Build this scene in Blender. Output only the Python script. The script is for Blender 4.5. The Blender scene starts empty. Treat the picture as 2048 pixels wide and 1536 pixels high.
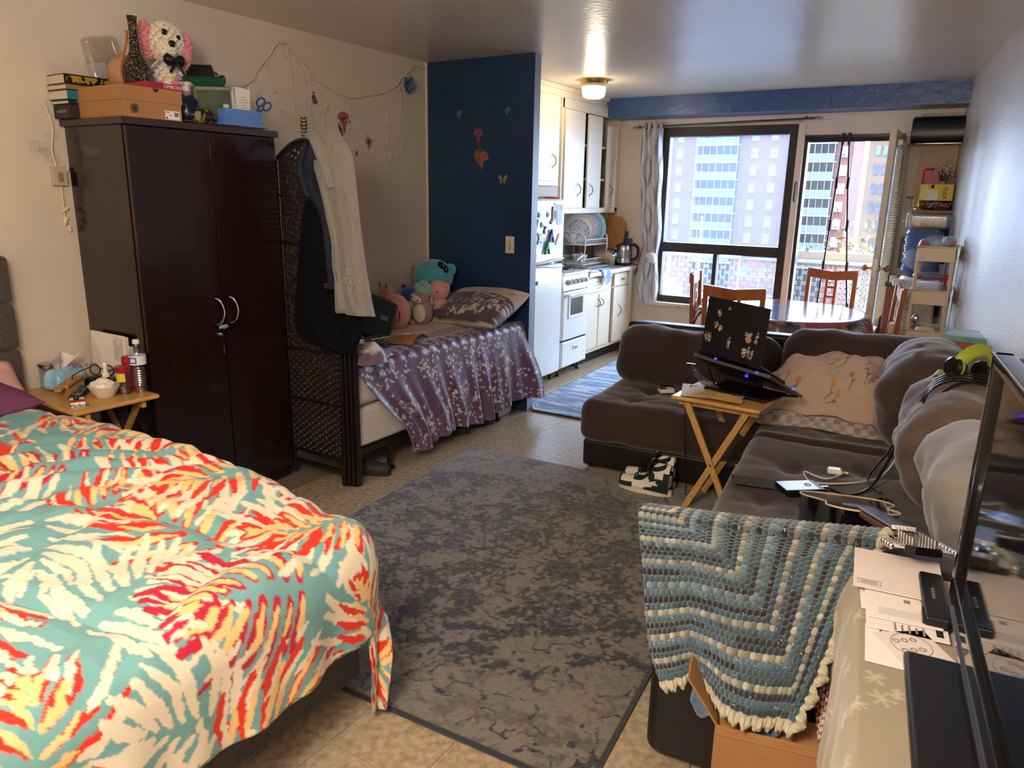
import bpy, math, random
import numpy as np
from mathutils import Vector, Matrix, Euler
random.seed(7); RNG = np.random.default_rng(7)
SC = bpy.context.scene; COL = SC.collection; PI = math.pi

# ------------------------------------------------ camera, sky, sun, exposure
cd = bpy.data.cameras.new('camera'); cam = bpy.data.objects.new('camera', cd); COL.objects.link(cam)
cd.sensor_width = 36; cd.lens = 36*1475.93/2048; cd.clip_start = .02; cd.clip_end = 600
RT_, DN_, FW_ = (.850304919, .525967787, .018423673), (.145972696, -.202064110, -.968432789), (-.505641688, .826152518, -.248593042)
cam.matrix_world = Matrix(((RT_[0], -DN_[0], -FW_[0], 3.5335), (RT_[1], -DN_[1], -FW_[1], 0), (RT_[2], -DN_[2], -FW_[2], 1.5452), (0, 0, 0, 1)))
SC.camera = cam
w = bpy.data.worlds.new('sky'); SC.world = w; w.use_nodes = True
bg = w.node_tree.nodes['Background']; bg.inputs[0].default_value = (.74, .87, 1, 1); bg.inputs[1].default_value = 20.0
def lamp(name, typ, loc, power, color=(1, 1, 1), rot=(0, 0, 0), **k):
    l = bpy.data.lights.new(name, typ); l.energy = power; l.color = color
    for a, v in k.items(): setattr(l, a, v)
    o = bpy.data.objects.new(name, l); o.location = loc; o.rotation_euler = rot; COL.objects.link(o); return o
lamp('sun', 'SUN', (0, -20, 30), 2.6, (1, .94, .86), (math.radians(52), 0, math.radians(38)), angle=.009)
# the ceiling lights of the room: kitchen fixture (in view) and the bedroom fixture above the camera
lamp('kitchen_bulb', 'POINT', (.74, 5.74, 2.335), 13, (1, .84, .66), shadow_soft_size=.06)
lamp('bedroom_bulb', 'POINT', (2.85, -.15, 2.10), 124, (1, .89, .78), shadow_soft_size=.30)
for nm, x0, x1, z0, z1 in (('window_portal', .82, 2.04, .55, 2.15), ('door_portal', 2.13, 2.92, 0, 2.08)):
    p = lamp(nm, 'AREA', ((x0+x1)/2, 7.34, (z0+z1)/2), 1, rot=(-PI/2, 0, 0), shape='RECTANGLE', size=x1-x0, size_y=z1-z0)
    p.data.cycles.is_portal = True
SC.view_settings.view_transform = 'Standard'; SC.view_settings.look = 'None'; SC.view_settings.gamma = 1
SC.view_settings.use_curve_mapping = False; SC.view_settings.exposure = 0.5
SC.cycles.max_bounces = 10; SC.cycles.transparent_max_bounces = 24; SC.cycles.caustics_reflective = False; SC.cycles.caustics_refractive = False
SC.cycles.sample_clamp_indirect = 6

# ------------------------------------------------ helpers
def lin(h):
    if not isinstance(h, str): return tuple(h)
    h = h.lstrip('#'); c = [int(h[i:i+2], 16)/255 for i in (0, 2, 4)]
    return tuple(x/12.92 if x <= .04045 else ((x+.055)/1.055)**2.4 for x in c)
MATS = {}
def mat(name, col='#888888', rough=.5, metal=0., spec=.5, col2=None, ns=6., nd=4., lo=.35, hi=.65, bump=0., bs=60., attr=False,
        trans=0., ior=1.45, emit=None, es=1., alpha=1., sheen=0., coat=0., wave=None, stretch=None, bd=3.):
    if name in MATS: return MATS[name]
    m = bpy.data.materials.new(name); m.use_nodes = True; nt = m.node_tree; b = nt.nodes['Principled BSDF']; L = nt.links
    I = b.inputs; I['Base Color'].default_value = (*lin(col), 1); I['Roughness'].default_value = rough; I['Metallic'].default_value = metal
    I['Specular IOR Level'].default_value = spec; I['Transmission Weight'].default_value = trans; I['IOR'].default_value = ior
    I['Alpha'].default_value = alpha; I['Sheen Weight'].default_value = sheen; I['Coat Weight'].default_value = coat
    if emit: I['Emission Color'].default_value = (*lin(emit), 1); I['Emission Strength'].default_value = es
    tc = nt.nodes.new('ShaderNodeTexCoord'); src = tc.outputs['Object']
    if stretch:
        mp = nt.nodes.new('ShaderNodeMapping'); mp.inputs['Scale'].default_value = stretch; L.new(src, mp.inputs[0]); src = mp.outputs[0]
    if attr:
        a = nt.nodes.new('ShaderNodeAttribute'); a.attribute_name = 'Col'; L.new(a.outputs[0], I['Base Color'])
    elif col2:
        if wave:
            n = nt.nodes.new('ShaderNodeTexWave'); n.inputs['Scale'].default_value = ns; n.inputs['Distortion'].default_value = wave; n.inputs['Detail'].default_value = nd
        else:
            n = nt.nodes.new('ShaderNodeTexNoise'); n.inputs['Scale'].default_value = ns; n.inputs['Detail'].default_value = nd
        L.new(src, n.inputs['Vector']); r = nt.nodes.new('ShaderNodeValToRGB'); e = r.color_ramp.elements
        e[0].position = lo; e[0].color = (*lin(col), 1); e[1].position = hi; e[1].color = (*lin(col2), 1)
        L.new(n.outputs[1 if wave else 0], r.inputs[0]); L.new(r.outputs[0], I['Base Color'])
    if bump:
        n2 = nt.nodes.new('ShaderNodeTexNoise'); n2.inputs['Scale'].default_value = bs; n2.inputs['Detail'].default_value = bd; L.new(src, n2.inputs['Vector'])
        bn = nt.nodes.new('ShaderNodeBump'); bn.inputs['Strength'].default_value = bump; bn.inputs['Distance'].default_value = .01
        L.new(n2.outputs[0], bn.inputs['Height']); L.new(bn.outputs[0], I['Normal'])
    MATS[name] = m; return m
def glassmat(name, tint=(1, 1, 1), gloss=.08, haze=0., hazecol=(1, 1, 1), rough=.02):
    """thin pane / film: clear transmission, a little mirror, some scattering haze"""
    if name in MATS: return MATS[name]
    m = bpy.data.materials.new(name); m.use_nodes = True; nt = m.node_tree; nt.nodes.clear(); L = nt.links
    out = nt.nodes.new('ShaderNodeOutputMaterial'); t = nt.nodes.new('ShaderNodeBsdfTransparent'); t.inputs[0].default_value = (*tint, 1)
    g = nt.nodes.new('ShaderNodeBsdfGlossy'); g.inputs['Roughness'].default_value = rough
    mx = nt.nodes.new('ShaderNodeMixShader'); mx.inputs[0].default_value = gloss; L.new(t.outputs[0], mx.inputs[1]); L.new(g.outputs[0], mx.inputs[2]); s = mx
    if haze:
        tr = nt.nodes.new('ShaderNodeBsdfTranslucent'); tr.inputs[0].default_value = (*hazecol, 1)
        m2 = nt.nodes.new('ShaderNodeMixShader'); m2.inputs[0].default_value = haze; L.new(mx.outputs[0], m2.inputs[1]); L.new(tr.outputs[0], m2.inputs[2]); s = m2
    L.new(s.outputs[0], out.inputs[0]); MATS[name] = m; return m

def TR(loc=(0, 0, 0), rot=(0, 0, 0), sc=(1, 1, 1)):
    if isinstance(sc, (int, float)): sc = (sc,)*3
    return Matrix.LocRotScale(Vector(loc), Euler(rot), Vector(sc))
class MB:
    """mesh builder: collects shapes, built as ONE mesh object"""
    def __init__(s): s.v = []; s.f = []; s.mi = []; s.c = []
    def add(s, v, f, mi=0, M=None, col=None):
        o = len(s.v)
        if M is not None: v = [tuple(M @ Vector(p)) for p in v]
        s.v += [tuple(p) for p in v]; s.f += [tuple(i+o for i in q) for q in f]; s.mi += [mi]*len(f)
        s.c += [lin(col) if col is not None else (1, 1, 1)]*len(v); return s
    def box(s, c, d, r=0., rot=None, mi=0, n=1, M=None, col=None, cut=None):
        """box centred at c, size d, edges rounded by r"""
        h = [x/2 for x in d]; r = min(r, *(x*.98 for x in h))
        if r <= 0:
            v = [(sx*h[0], sy*h[1], sz*h[2]) for sx in (-1, 1) for sy in (-1, 1) for sz in (-1, 1)]
            f = [(0, 1, 3, 2), (4, 6, 7, 5), (0, 4, 5, 1), (2, 3, 7, 6), (0, 2, 6, 4), (1, 5, 7, 3)]
        else:
            ax = []
            for a, x in enumerate(h):
                e = [-x+r*(1-math.tan(PI/4*(1-k/n))) for k in range(n+1)]
                m = cut[a] if cut else 0
                mid = [-(x-r)+2*(x-r)*k/(m+1) for k in range(1, m+1)]
                ax.append(e+mid+[-k for k in reversed(e)])
            v = []; f = []; idx = {}
            def vid(p):
                k = (round(p[0], 6), round(p[1], 6), round(p[2], 6))
                if k not in idx:
                    q = [max(-(hh-r), min(hh-r, pp)) for pp, hh in zip(p, h)]; dd = Vector(p)-Vector(q)
                    if dd.length > 1e-9: dd = dd.normalized()*r
                    idx[k] = len(v); v.append(tuple(Vector(q)+dd))
                return idx[k]
            for a in range(3):
                b_, c_ = (a+1) % 3, (a+2) % 3
                for sg in (-1, 1):
                    for i in range(len(ax[b_])-1):
                        for j in range(len(ax[c_])-1):
                            q = []
                            for ii, jj in ((i, j), (i+1, j), (i+1, j+1), (i, j+1)):
                                p = [0, 0, 0]; p[a] = sg*h[a]; p[b_] = ax[b_][ii]; p[c_] = ax[c_][jj]; q.append(vid(p))
                            f.append(tuple(q) if sg > 0 else tuple(reversed(q)))
        R = TR(c, rot or (0, 0, 0)); return s.add(v, f, mi, (M @ R) if M is not None else R, col)
    def lathe(s, prof, n=24, mi=0, M=None, col=None, a0=0, a1=2*PI, caps=True):
        v = []; f = []; full = abs(a1-a0-2*PI) < 1e-6; m = n if full else n+1; k = len(prof)
        for i in range(m):
            a = a0+(a1-a0)*i/n
            v += [(r*math.cos(a), r*math.sin(a), z) for r, z in prof]
        for i in range(n):
            j = (i+1) % m
            f += [(i*k+q, j*k+q, j*k+q+1, i*k+q+1) for q in range(k-1)]
        if caps and full:
            if prof[0][0] > 1e-5: f.append(tuple(i*k for i in reversed(range(m))))
            if prof[-1][0] > 1e-5: f.append(tuple(i*k+k-1 for i in range(m)))
        return s.add(v, f, mi, M, col)
    def cyl(s, p0, p1, r0, r1=None, n=12, mi=0, col=None, M=None):
        p0 = Vector(p0); p1 = Vector(p1); d = p1-p0; q = d.to_track_quat('Z', 'Y').to_matrix().to_4x4(); r1 = r0 if r1 is None else r1
        T_ = Matrix.Translation(p0) @ q
        return s.lathe([(r0, 0), (r1, d.length)], n, mi, (M @ T_) if M is not None else T_, col)
    def tube(s, pts, r, n=6, mi=0, closed=False, col=None, M=None, flat=1.):
        P = [Vector(p) for p in pts]; k = len(P); rr = r if isinstance(r, (list, tuple)) else [r]*k; v = []; f = []; up = None
        for i in range(k):
            t = (P[(i+1) % k]-P[i-1]) if closed else (P[min(i+1, k-1)]-P[max(i-1, 0)])
            t = t.normalized() if t.length > 1e-9 else Vector((0, 0, 1))
            if up is None: up = t.orthogonal().normalized()
            else:
                up = up-t*up.dot(t); up = up.normalized() if up.length > 1e-6 else t.orthogonal().normalized()
            b = t.cross(up)
            v += [tuple(P[i]+(up*math.cos(2*PI*j/n)+b*math.sin(2*PI*j/n)*flat)*rr[i]) for j in range(n)]
        for i in range(k if closed else k-1):
            a = i*n; b2 = ((i+1) % k)*n
            f += [(a+j, a+(j+1) % n, b2+(j+1) % n, b2+j) for j in range(n)]
        if not closed: f += [tuple(reversed(range(n))), tuple((k-1)*n+j for j in range(n))]
        return s.add(v, f, mi, M, col)
    def ell(s, c, d, rot=None, n=16, mi=0, col=None, M=None):
        prof = [(math.sin(PI*i/(n//2)) if 0 < i < n//2 else 0, -math.cos(PI*i/(n//2))) for i in range(n//2+1)]
        R = TR(c, rot or (0, 0, 0), (d[0]/2, d[1]/2, d[2]/2)); return s.lathe(prof, n, mi, (M @ R) if M is not None else R, col, caps=False)
    def prism(s, poly, z0, z1, mi=0, M=None, col=None):
        n = len(poly); v = [(x, y, z0) for x, y in poly]+[(x, y, z1) for x, y in poly]
        f = [tuple(reversed(range(n))), tuple(range(n, 2*n))]+[(i, (i+1) % n, n+(i+1) % n, n+i) for i in range(n)]
        return s.add(v, f, mi, M, col)
    def grid(s, fn, nu, nv, mi=0, M=None, col=None, cu=False):
        v = [fn(i/nu, j/nv) for i in range(nu+1) for j in range(nv+1)]; k = nv+1
        f = [(i*k+j, (i+1)*k+j, (i+1)*k+j+1, i*k+j+1) for i in range(nu) for j in range(nv)]
        return s.add(v, f, mi, M, col)
    def move(s, fn): s.v = [tuple(fn(Vector(p))) for p in s.v]; return s
PT = {}
def finish(o, label=None, cat=None, group=None, kind=None):
    for k, v in (('label', label), ('category', cat), ('group', group), ('kind', kind)):
        if v: o[k] = v
    return o
def obj(name, mb, mats, parent=None, smooth=True, M=None, label=None, cat=None, group=None, kind=None, ang=38, solid=0., sub=0):
    """link the builder's mesh as one object; a child of a thing is given in world space unless M is 'local'"""
    me = bpy.data.meshes.new(name); me.from_pydata(mb.v, [], mb.f); me.update()
    if not isinstance(mats, (list, tuple)): mats = [mats]
    for m in mats: me.materials.append(m)
    if len(mats) > 1: me.polygons.foreach_set('material_index', mb.mi)
    if any(m.node_tree.nodes.get('Attribute') for m in mats):
        a = me.color_attributes.new('Col', 'FLOAT_COLOR', 'POINT')
        a.data.foreach_set('color', np.c_[np.array(mb.c, dtype=np.float32), np.ones(len(mb.v), np.float32)].ravel())
    if smooth:
        me.polygons.foreach_set('use_smooth', [True]*len(me.polygons)); me.set_sharp_from_angle(angle=math.radians(ang))
    o = link(name, me, parent, M, label, cat, group, kind, solid, sub)
    if smooth and len(me.polygons) < 4000: o.modifiers.new('weighted', 'WEIGHTED_NORMAL').keep_sharp = True
    return o
def link(name, me, parent=None, M=None, label=None, cat=None, group=None, kind=None, solid=0., sub=0):
    o = bpy.data.objects.new(name, me); COL.objects.link(o)
    if solid: d = o.modifiers.new('solid', 'SOLIDIFY'); d.thickness = solid; d.offset = 0
    if sub: d = o.modifiers.new('sub', 'SUBSURF'); d.levels = sub; d.render_levels = sub
    if parent is not None:
        o.parent = parent
        if M is None and parent.name in PT:
            q = PT[parent.name]; me.transform(q); me.update(); PT[o.name] = q
    if isinstance(M, Matrix): o.matrix_basis = M
    return finish(o, label, cat, group, kind)
def thing(name, label, cat, loc=(0, 0, 0), rot=0., group=None, kind=None):
    """an Empty at the thing's base"""
    o = bpy.data.objects.new(name, None); COL.objects.link(o); o.empty_display_size = .05
    e = rot if isinstance(rot, (tuple, list)) else (0, 0, rot)
    o.location = loc; o.rotation_euler = e; PT[o.name] = TR(loc, e).inverted()
    return finish(o, label, cat, group, kind)
def copy_tree(o, parent=None):
    c = o.copy(); COL.objects.link(c); c.parent = parent
    for ch in o.children: copy_tree(ch, c)
    return c
def sheet(name, X, mats, parent=None, col=None, thick=0., closed_u=False, M=None, **k):
    """cloth: X is a (nu, nv, 3) array of points, col an optional (nu, nv, 3) linear colour array"""
    nu, nv = X.shape[:2]; me = bpy.data.meshes.new(name)
    i, j = np.meshgrid(np.arange(nu-(0 if closed_u else 1)), np.arange(nv-1), indexing='ij'); i2 = (i+1) % nu
    q = np.stack([i*nv+j, i2*nv+j, i2*nv+j+1, i*nv+j+1], -1).reshape(-1, 4); n = len(q)
    me.vertices.add(nu*nv); me.vertices.foreach_set('co', np.ascontiguousarray(X, np.float32).ravel())
    me.loops.add(n*4); me.loops.foreach_set('vertex_index', q.astype(np.int32).ravel())
    me.polygons.add(n); me.polygons.foreach_set('loop_start', np.arange(0, n*4, 4, dtype=np.int32)); me.polygons.foreach_set('loop_total', np.full(n, 4, np.int32))
    me.update(calc_edges=True); me.polygons.foreach_set('use_smooth', [True]*n)
    me.materials.append(mats if not isinstance(mats, (list, tuple)) else mats[0])
    if col is not None:
        a = me.color_attributes.new('Col', 'FLOAT_COLOR', 'POINT')
        a.data.foreach_set('color', np.concatenate([col, np.ones((nu, nv, 1))], -1).astype(np.float32).ravel())
    return link(name, me, parent, M=M, solid=thick, **k)
def text(name, s, size, m, parent, M, depth=.0004, align='CENTER', label=None, shear=0., sx=1.):
    """flat printed lettering; M places it in world space (text lies in M's xy plane)"""
    c = bpy.data.curves.new(name, 'FONT'); c.body = s; c.size = size; c.align_x = align; c.align_y = 'CENTER'; c.extrude = depth; c.shear = shear; c.resolution_u = 2
    t = bpy.data.objects.new('tmp', c); COL.objects.link(t); bpy.context.view_layer.update()
    me = bpy.data.meshes.new_from_object(t.evaluated_get(bpy.context.evaluated_depsgraph_get())); bpy.data.objects.remove(t)
    me.transform(M @ Matrix.Diagonal((sx, 1, 1, 1))); me.materials.clear(); me.materials.append(m); me.name = name
    return link(name, me, parent, label=label)
# numpy value noise
def vn(x, y, seed=0):
    x = np.asarray(x, float); y = np.asarray(y, float); xi = np.floor(x).astype(np.int64); yi = np.floor(y).astype(np.int64); fx = x-xi; fy = y-yi
    fx = fx*fx*(3-2*fx); fy = fy*fy*(3-2*fy)
    def h(a, b):
        k = (a*374761393+b*668265263+seed*1442695041) & 0x7fffffff; k = ((k ^ (k >> 13))*1274126177) & 0x7fffffff
        return ((k ^ (k >> 16)) & 0xffff)/65535.
    return (h(xi, yi)*(1-fx)+h(xi+1, yi)*fx)*(1-fy)+(h(xi, yi+1)*(1-fx)+h(xi+1, yi+1)*fx)*fy
def fbm(x, y, seed=0, o=4): return sum(vn(x*2**k, y*2**k, seed+k*17)*.5**k for k in range(o))/(2-.5**(o-1))
def UVg(nu, nv): return np.meshgrid(np.linspace(0, 1, nu), np.linspace(0, 1, nv), indexing='ij')
def sstep(a, b, x): t = np.clip((x-a)/(b-a), 0, 1); return t*t*(3-2*t)
class Canvas:
    """a print drawn in metres on a cloth (numpy raster), sampled by the cloth's own points"""
    def __init__(s, W, H, res, col): s.res = res; s.a = np.empty((int(W/res)+1, int(H/res)+1, 3)); s.a[:] = lin(col)
    def win(s, x0, x1, y0, y1):
        n, m = s.a.shape[:2]; i0, i1 = max(0, int(x0/s.res)), min(n, int(x1/s.res)+2); j0, j1 = max(0, int(y0/s.res)), min(m, int(y1/s.res)+2)
        if i0 >= i1 or j0 >= j1: return None
        X, Y = np.meshgrid(np.arange(i0, i1)*s.res, np.arange(j0, j1)*s.res, indexing='ij'); return (slice(i0, i1), slice(j0, j1)), X, Y
    def stroke(s, pts, widths, col, wob=0., seed=0):
        pts = np.array(pts, float); widths = np.array(widths, float); b = widths.max()*1.5+.01
        w_ = s.win(pts[:, 0].min()-b, pts[:, 0].max()+b, pts[:, 1].min()-b, pts[:, 1].max()+b)
        if w_ is None: return
        sl, X, Y = w_; best = np.full(X.shape, 9.)
        for k in range(len(pts)-1):
            a, c = pts[k], pts[k+1]; d = c-a; t = np.clip(((X-a[0])*d[0]+(Y-a[1])*d[1])/(d@d+1e-12), 0, 1)
            best = np.minimum(best, np.hypot(X-a[0]-t*d[0], Y-a[1]-t*d[1])-(widths[k]+(widths[k+1]-widths[k])*t))
        if wob: best = best+wob*(vn(X*90, Y*90, seed)-.5)*2
        s.a[sl][best < 0] = lin(col)
    def box_(s, x, y, w, h, col): s.a[int(max(0, x)/s.res):int((x+w)/s.res), int(max(0, y)/s.res):int((y+h)/s.res)] = lin(col)
    def disc(s, x, y, r, col): s.stroke([(x, y), (x+1e-4, y)], [r, r], col)
    def at(s, x, y):
        fx = np.clip(x/s.res, 0, s.a.shape[0]-1.001); fy = np.clip(y/s.res, 0, s.a.shape[1]-1.001); i = fx.astype(int); j = fy.astype(int); u = (fx-i)[..., None]; v = (fy-j)[..., None]
        return (s.a[i, j]*(1-u)+s.a[i+1, j]*u)*(1-v)+(s.a[i, j+1]*(1-u)+s.a[i+1, j+1]*u)*v
def cat_(pts, n=8):
    """smooth curve through points (Catmull-Rom)"""
    P = [Vector(p) for p in pts]; out = []
    for i in range(len(P)-1):
        p0, p1, p2, p3 = P[max(i-1, 0)], P[i], P[i+1], P[min(i+2, len(P)-1)]
        for k in range(n):
            t = k/n; out.append(.5*((2*p1)+(p2-p0)*t+(2*p0-5*p1+4*p2-p3)*t*t+(3*p1-p0-3*p2+p3)*t**3))
    return out+[P[-1]]
# ------------------------------------------------ common materials
white_paint = mat('cream_wall_paint', '#d3c6b5', .55, col2='#cabcaa', ns=1.2, bump=.06, bs=180)
right_paint = mat('pale_wall_paint', '#dad4cd', .38, col2='#cfc8c0', ns=1.5, bump=.25, bs=90)
blue_paint = mat('navy_wall_paint', '#1d3a5c', .42, col2='#18314f', ns=2, bump=.05, bs=120)
beam_paint = mat('blue_beam_paint', '#35588a', .33, col2='#2c4c7a', ns=5, bump=.35, bs=26)
ceil_paint = mat('glossy_ceiling_paint', '#e6dac8', .3, spec=.7, col2='#dccfbb', ns=1.5, bump=.16, bs=28)
cream_enamel = mat('cream_enamel', '#e2d6c0', .35, col2='#dccfb8', ns=3)
trim_white = mat('white_trim_paint', '#ddd0bf', .4)
white_enamel = mat('white_enamel', '#e6e6e4', .22, coat=.3)
bronze = mat('dark_bronze_aluminium', '#2b2524', .45, metal=.3, col2='#3a2f2b', ns=9)
black_pl = mat('black_plastic', '#101012', .35)
black_gl = mat('black_gloss', '#08080a', .08, coat=.6)
steel = mat('brushed_steel', '#b9b6b2', .28, metal=1)
chrome = mat('chrome', '#d5d5d5', .12, metal=1)
paper = mat('white_paper', '#e6dcd2', .7)
ink = mat('black_ink', '#1a1a1c', .6)
tile_m = mat('vinyl_tile', '#b09c80', .27, spec=.55, col2='#8d7a62', ns=34, nd=6, lo=.38, hi=.66, bump=.03, bs=40)
grout = mat('tile_joint', '#75654f', .7)
gold = mat('gold_metal', '#c89a3c', .3, metal=.9)

H = 2.45
def xr(y): return 3.581-.1145*(y-4.854)
# ------------------------------------------------ floor of vinyl tiles
fl = MB(); fl.add([(-.12, -1.6, -.02), (4.5, -1.6, -.02), (4.5, 7.3, -.02), (-.12, 7.3, -.02)], [(0, 1, 2, 3)])
floor = obj('floor', fl, grout, kind='structure', smooth=False)
tb = MB(); tb.box((0, 0, -.01), (.3032, .3032, .02), .0006); tme = None; S = .3048
for iy in range(-4, 24):
    for ix in range(0, 13):
        x, y = .02+ix*S+S/2, .06+iy*S+S/2
        if x > xr(y)+.05 or y > 7.25 or (y < .9 and x < 2.0) or (x < .75 and .4 < y < 4.5): continue
        if tme is None:
            t = obj('tile', tb, tile_m, floor, smooth=False); tme = t.data
        else:
            t = bpy.data.objects.new('tile', tme); COL.objects.link(t); t.parent = floor
        t.location = (x, y, 0); t.rotation_euler = (0, 0, PI/2*((ix+iy) % 2))
# ------------------------------------------------ walls and ceiling
def plane(name, pts, m, **k):
    b = MB(); n = len(pts); b.add(pts, [tuple(range(n))]); return obj(name, b, m, kind='structure', smooth=False, **k)
def slab(name, c, d, m, **k): return obj(name, MB().box(c, d), m, kind='structure', smooth=False, **k)
slab('ceiling', (2.1, 2.85, H+.05), (4.9, 9.1, .1), ceil_paint)
slab('wall_left', (-.06, 2.85, H/2), (.12, 9.1, H), white_paint)
slab('wall_near', (2.1, -1.66, H/2), (4.9, .12, H), white_paint)
b = MB(); b.prism([(xr(-1.7), -1.7), (xr(-1.7)+.14, -1.7), (xr(7.4)+.14, 7.4), (xr(7.4), 7.4)], 0, H)
obj('wall_right', b, right_paint, kind='structure', smooth=False)
# wall with window and balcony door
b = MB(); Y0, Y1 = 7.2, 7.36; X = [(-.12, .8), (.8, 2.06), (2.06, 2.12), (2.12, 2.93), (2.93, 3.45)]
def wb(x0, x1, z0, z1, y0=Y0, y1=Y1): b.box(((x0+x1)/2, (y0+y1)/2, (z0+z1)/2), (x1-x0, y1-y0, z1-z0))
wb(-.12, .8, 0, H); wb(.8, 2.06, 0, .52); wb(.8, 2.06, 2.2, H); wb(2.06, 2.12, 0, H); wb(2.12, 2.93, 2.1, H); wb(2.93, 3.45, 0, H)
obj('wall_far', b, mat('far_wall_paint', '#d6c3ab', .5, col2='#cdb89e', ns=2, bump=.08, bs=120), kind='structure', smooth=False)
# navy stub wall that screens the kitchen
b = MB(); b.box((.45, 4.552, H/2), (.9036, .08, H), mi=0); b.add([(.9040, 4.512, 0), (.9040, 4.592, 0), (.9040, 4.592, H), (.9040, 4.512, H)], [(0, 1, 2, 3)], 1)
obj('wall_partition', b, [blue_paint, mat('lilac_wall_edge', '#9aa0b6', .45)], kind='structure', smooth=False)
# soffit beam over the window wall
slab('trim_1', (1.94, 7.036, (2.281+H)/2), (3.2, .336, H-2.281), beam_paint)
# thin painted ledge under the beam, corner bead at the left wall
slab('trim_2', (1.95, 7.19, 2.262), (3.1, .02, .035), trim_white)
slab('trim_3', (.006, 4.505, 1.22), (.012, .012, 2.45), trim_white)
slab('baseboard_far', (1.0, 7.19, .05), (.7, .02, .1), trim_white)
# ------------------------------------------------ window_1: dark aluminium frame, three panes
win = thing('window_1', None, None, (.8, 7.2, .52), kind='structure')
b = MB()
def fb(x0, x1, z0, z1, y=7.25, d=.09): b.box(((x0+x1)/2, y, (z0+z1)/2), (x1-x0, d, z1-z0), .004)
fb(.8, .87, .52, 2.2); fb(1.985, 2.06, .52, 2.2); fb(.87, 1.985, 2.115, 2.2); fb(.87, 1.985, .52, .585); fb(.87, 1.985, 1.02, 1.115, 7.245, .1); fb(1.385, 1.425, .585, 1.02)
obj('window_frame', b, bronze, win)
hz = glassmat('hazy_pane', (.72, .80, .94), .04, .035, (.72, .78, 1.0)); hz2 = glassmat('clear_pane', (.90, .94, .98), .05, .02, (.8, .87, 1))
for nm, x0, x1, z0, z1, m in (('pane', .87, 1.985, 1.115, 2.115, hz), ('pane', .87, 1.385, .585, 1.02, hz2), ('pane', 1.425, 1.985, .585, 1.02, hz2)):
    obj(nm, MB().box(((x0+x1)/2, 7.255, (z0+z1)/2), (x1-x0, .004, z1-z0)), m, win, smooth=False)
obj('window_sill', MB().box((1.43, 7.165, .50), (1.36, .075, .035), .006), mat('worn_sill', '#cbbba6', .5, col2='#8d8072', ns=14, lo=.5, hi=.75), win)
obj('handle', MB().tube([(2.09, 7.19, 1.72), (2.085, 7.165, 1.68), (2.085, 7.16, 1.55), (2.09, 7.19, 1.52)], .007), black_pl, win)
# casing between window and door
slab('trim_4', (2.09, 7.19, 1.1), (.055, .03, 2.2), trim_white)
slab('trim_5', (2.55, 7.195, 2.19), (.92, .02, .17), trim_white)
slab('trim_6', (2.935, 7.192, 1.05), (.035, .025, 2.1), trim_white)
# ------------------------------------------------ door_1: frame, and the leaf swung into the room
dr = thing('door_1', None, None, (2.93, 7.2, 0), kind='structure')
b = MB(); b.box((2.135, 7.25, 1.04), (.03, .1, 2.08)).box((2.915, 7.25, 1.04), (.03, .1, 2.08)).box((2.525, 7.25, 2.085), (.81, .1, .03)); obj('door_frame', b, black_pl, dr)
cream_leaf = mat('worn_door_paint', '#d9c7ae', .45, col2='#5d5046', ns=30, nd=5, lo=.66, hi=.72)
leaf = MB(); 
for (y0, y1, z0, z1) in ((6.40, 6.52, .03, 2.075), (7.06, 7.18, .03, 2.075), (6.52, 7.06, 1.95, 2.075), (6.52, 7.06, .03, .5)):
    leaf.box((2.9, (y0+y1)/2, (z0+z1)/2), (.045, y1-y0, z1-z0), .003)
lf = obj('door_leaf', leaf, cream_leaf, dr)
obj('pane', MB().box((2.9, 6.79, 1.225), (.006, .54, 1.45)), hz2, lf, smooth=False, M=None)
rose = mat('rose_gold', '#b98a6a', .25, metal=.9)
for sx in (-1, 1):
    M = TR((2.9+sx*.0225, 6.455, 1.04), (0, sx*PI/2, 0)); obj('door_knob', MB().lathe([(.03, 0), (.03, .006), (.011, .012), (.011, .035), (.026, .045), (.03, .06), (.022, .072), (0, .075)], 16, M=M), rose, lf)
obj('latch_plate', MB().box((2.9, 6.3985, 1.04), (.026, .003, .14)), steel, lf)
bl = mat('ivory_blind_slat', '#dcc7a0', .4)
sl = MB()
bd = obj('blind_headrail', MB().box((2.945, 6.79, 1.98), (.035, .6, .04), .004), cream_enamel, dr)
slm = None
for k in range(62):
    z = 1.945-k*.0215
    if slm is None:
        s_ = obj('slat', MB().box((0, 0, 0), (.024, .58, .0012), rot=(0, .5, 0)), bl, bd, M='local'); slm = s_.data
    else:
        s_ = bpy.data.objects.new('slat', slm); COL.objects.link(s_); s_.parent = bd
    s_.location = Vector((2.945, 6.79, z))-Vector((2.93, 7.2, 0)); 
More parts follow.
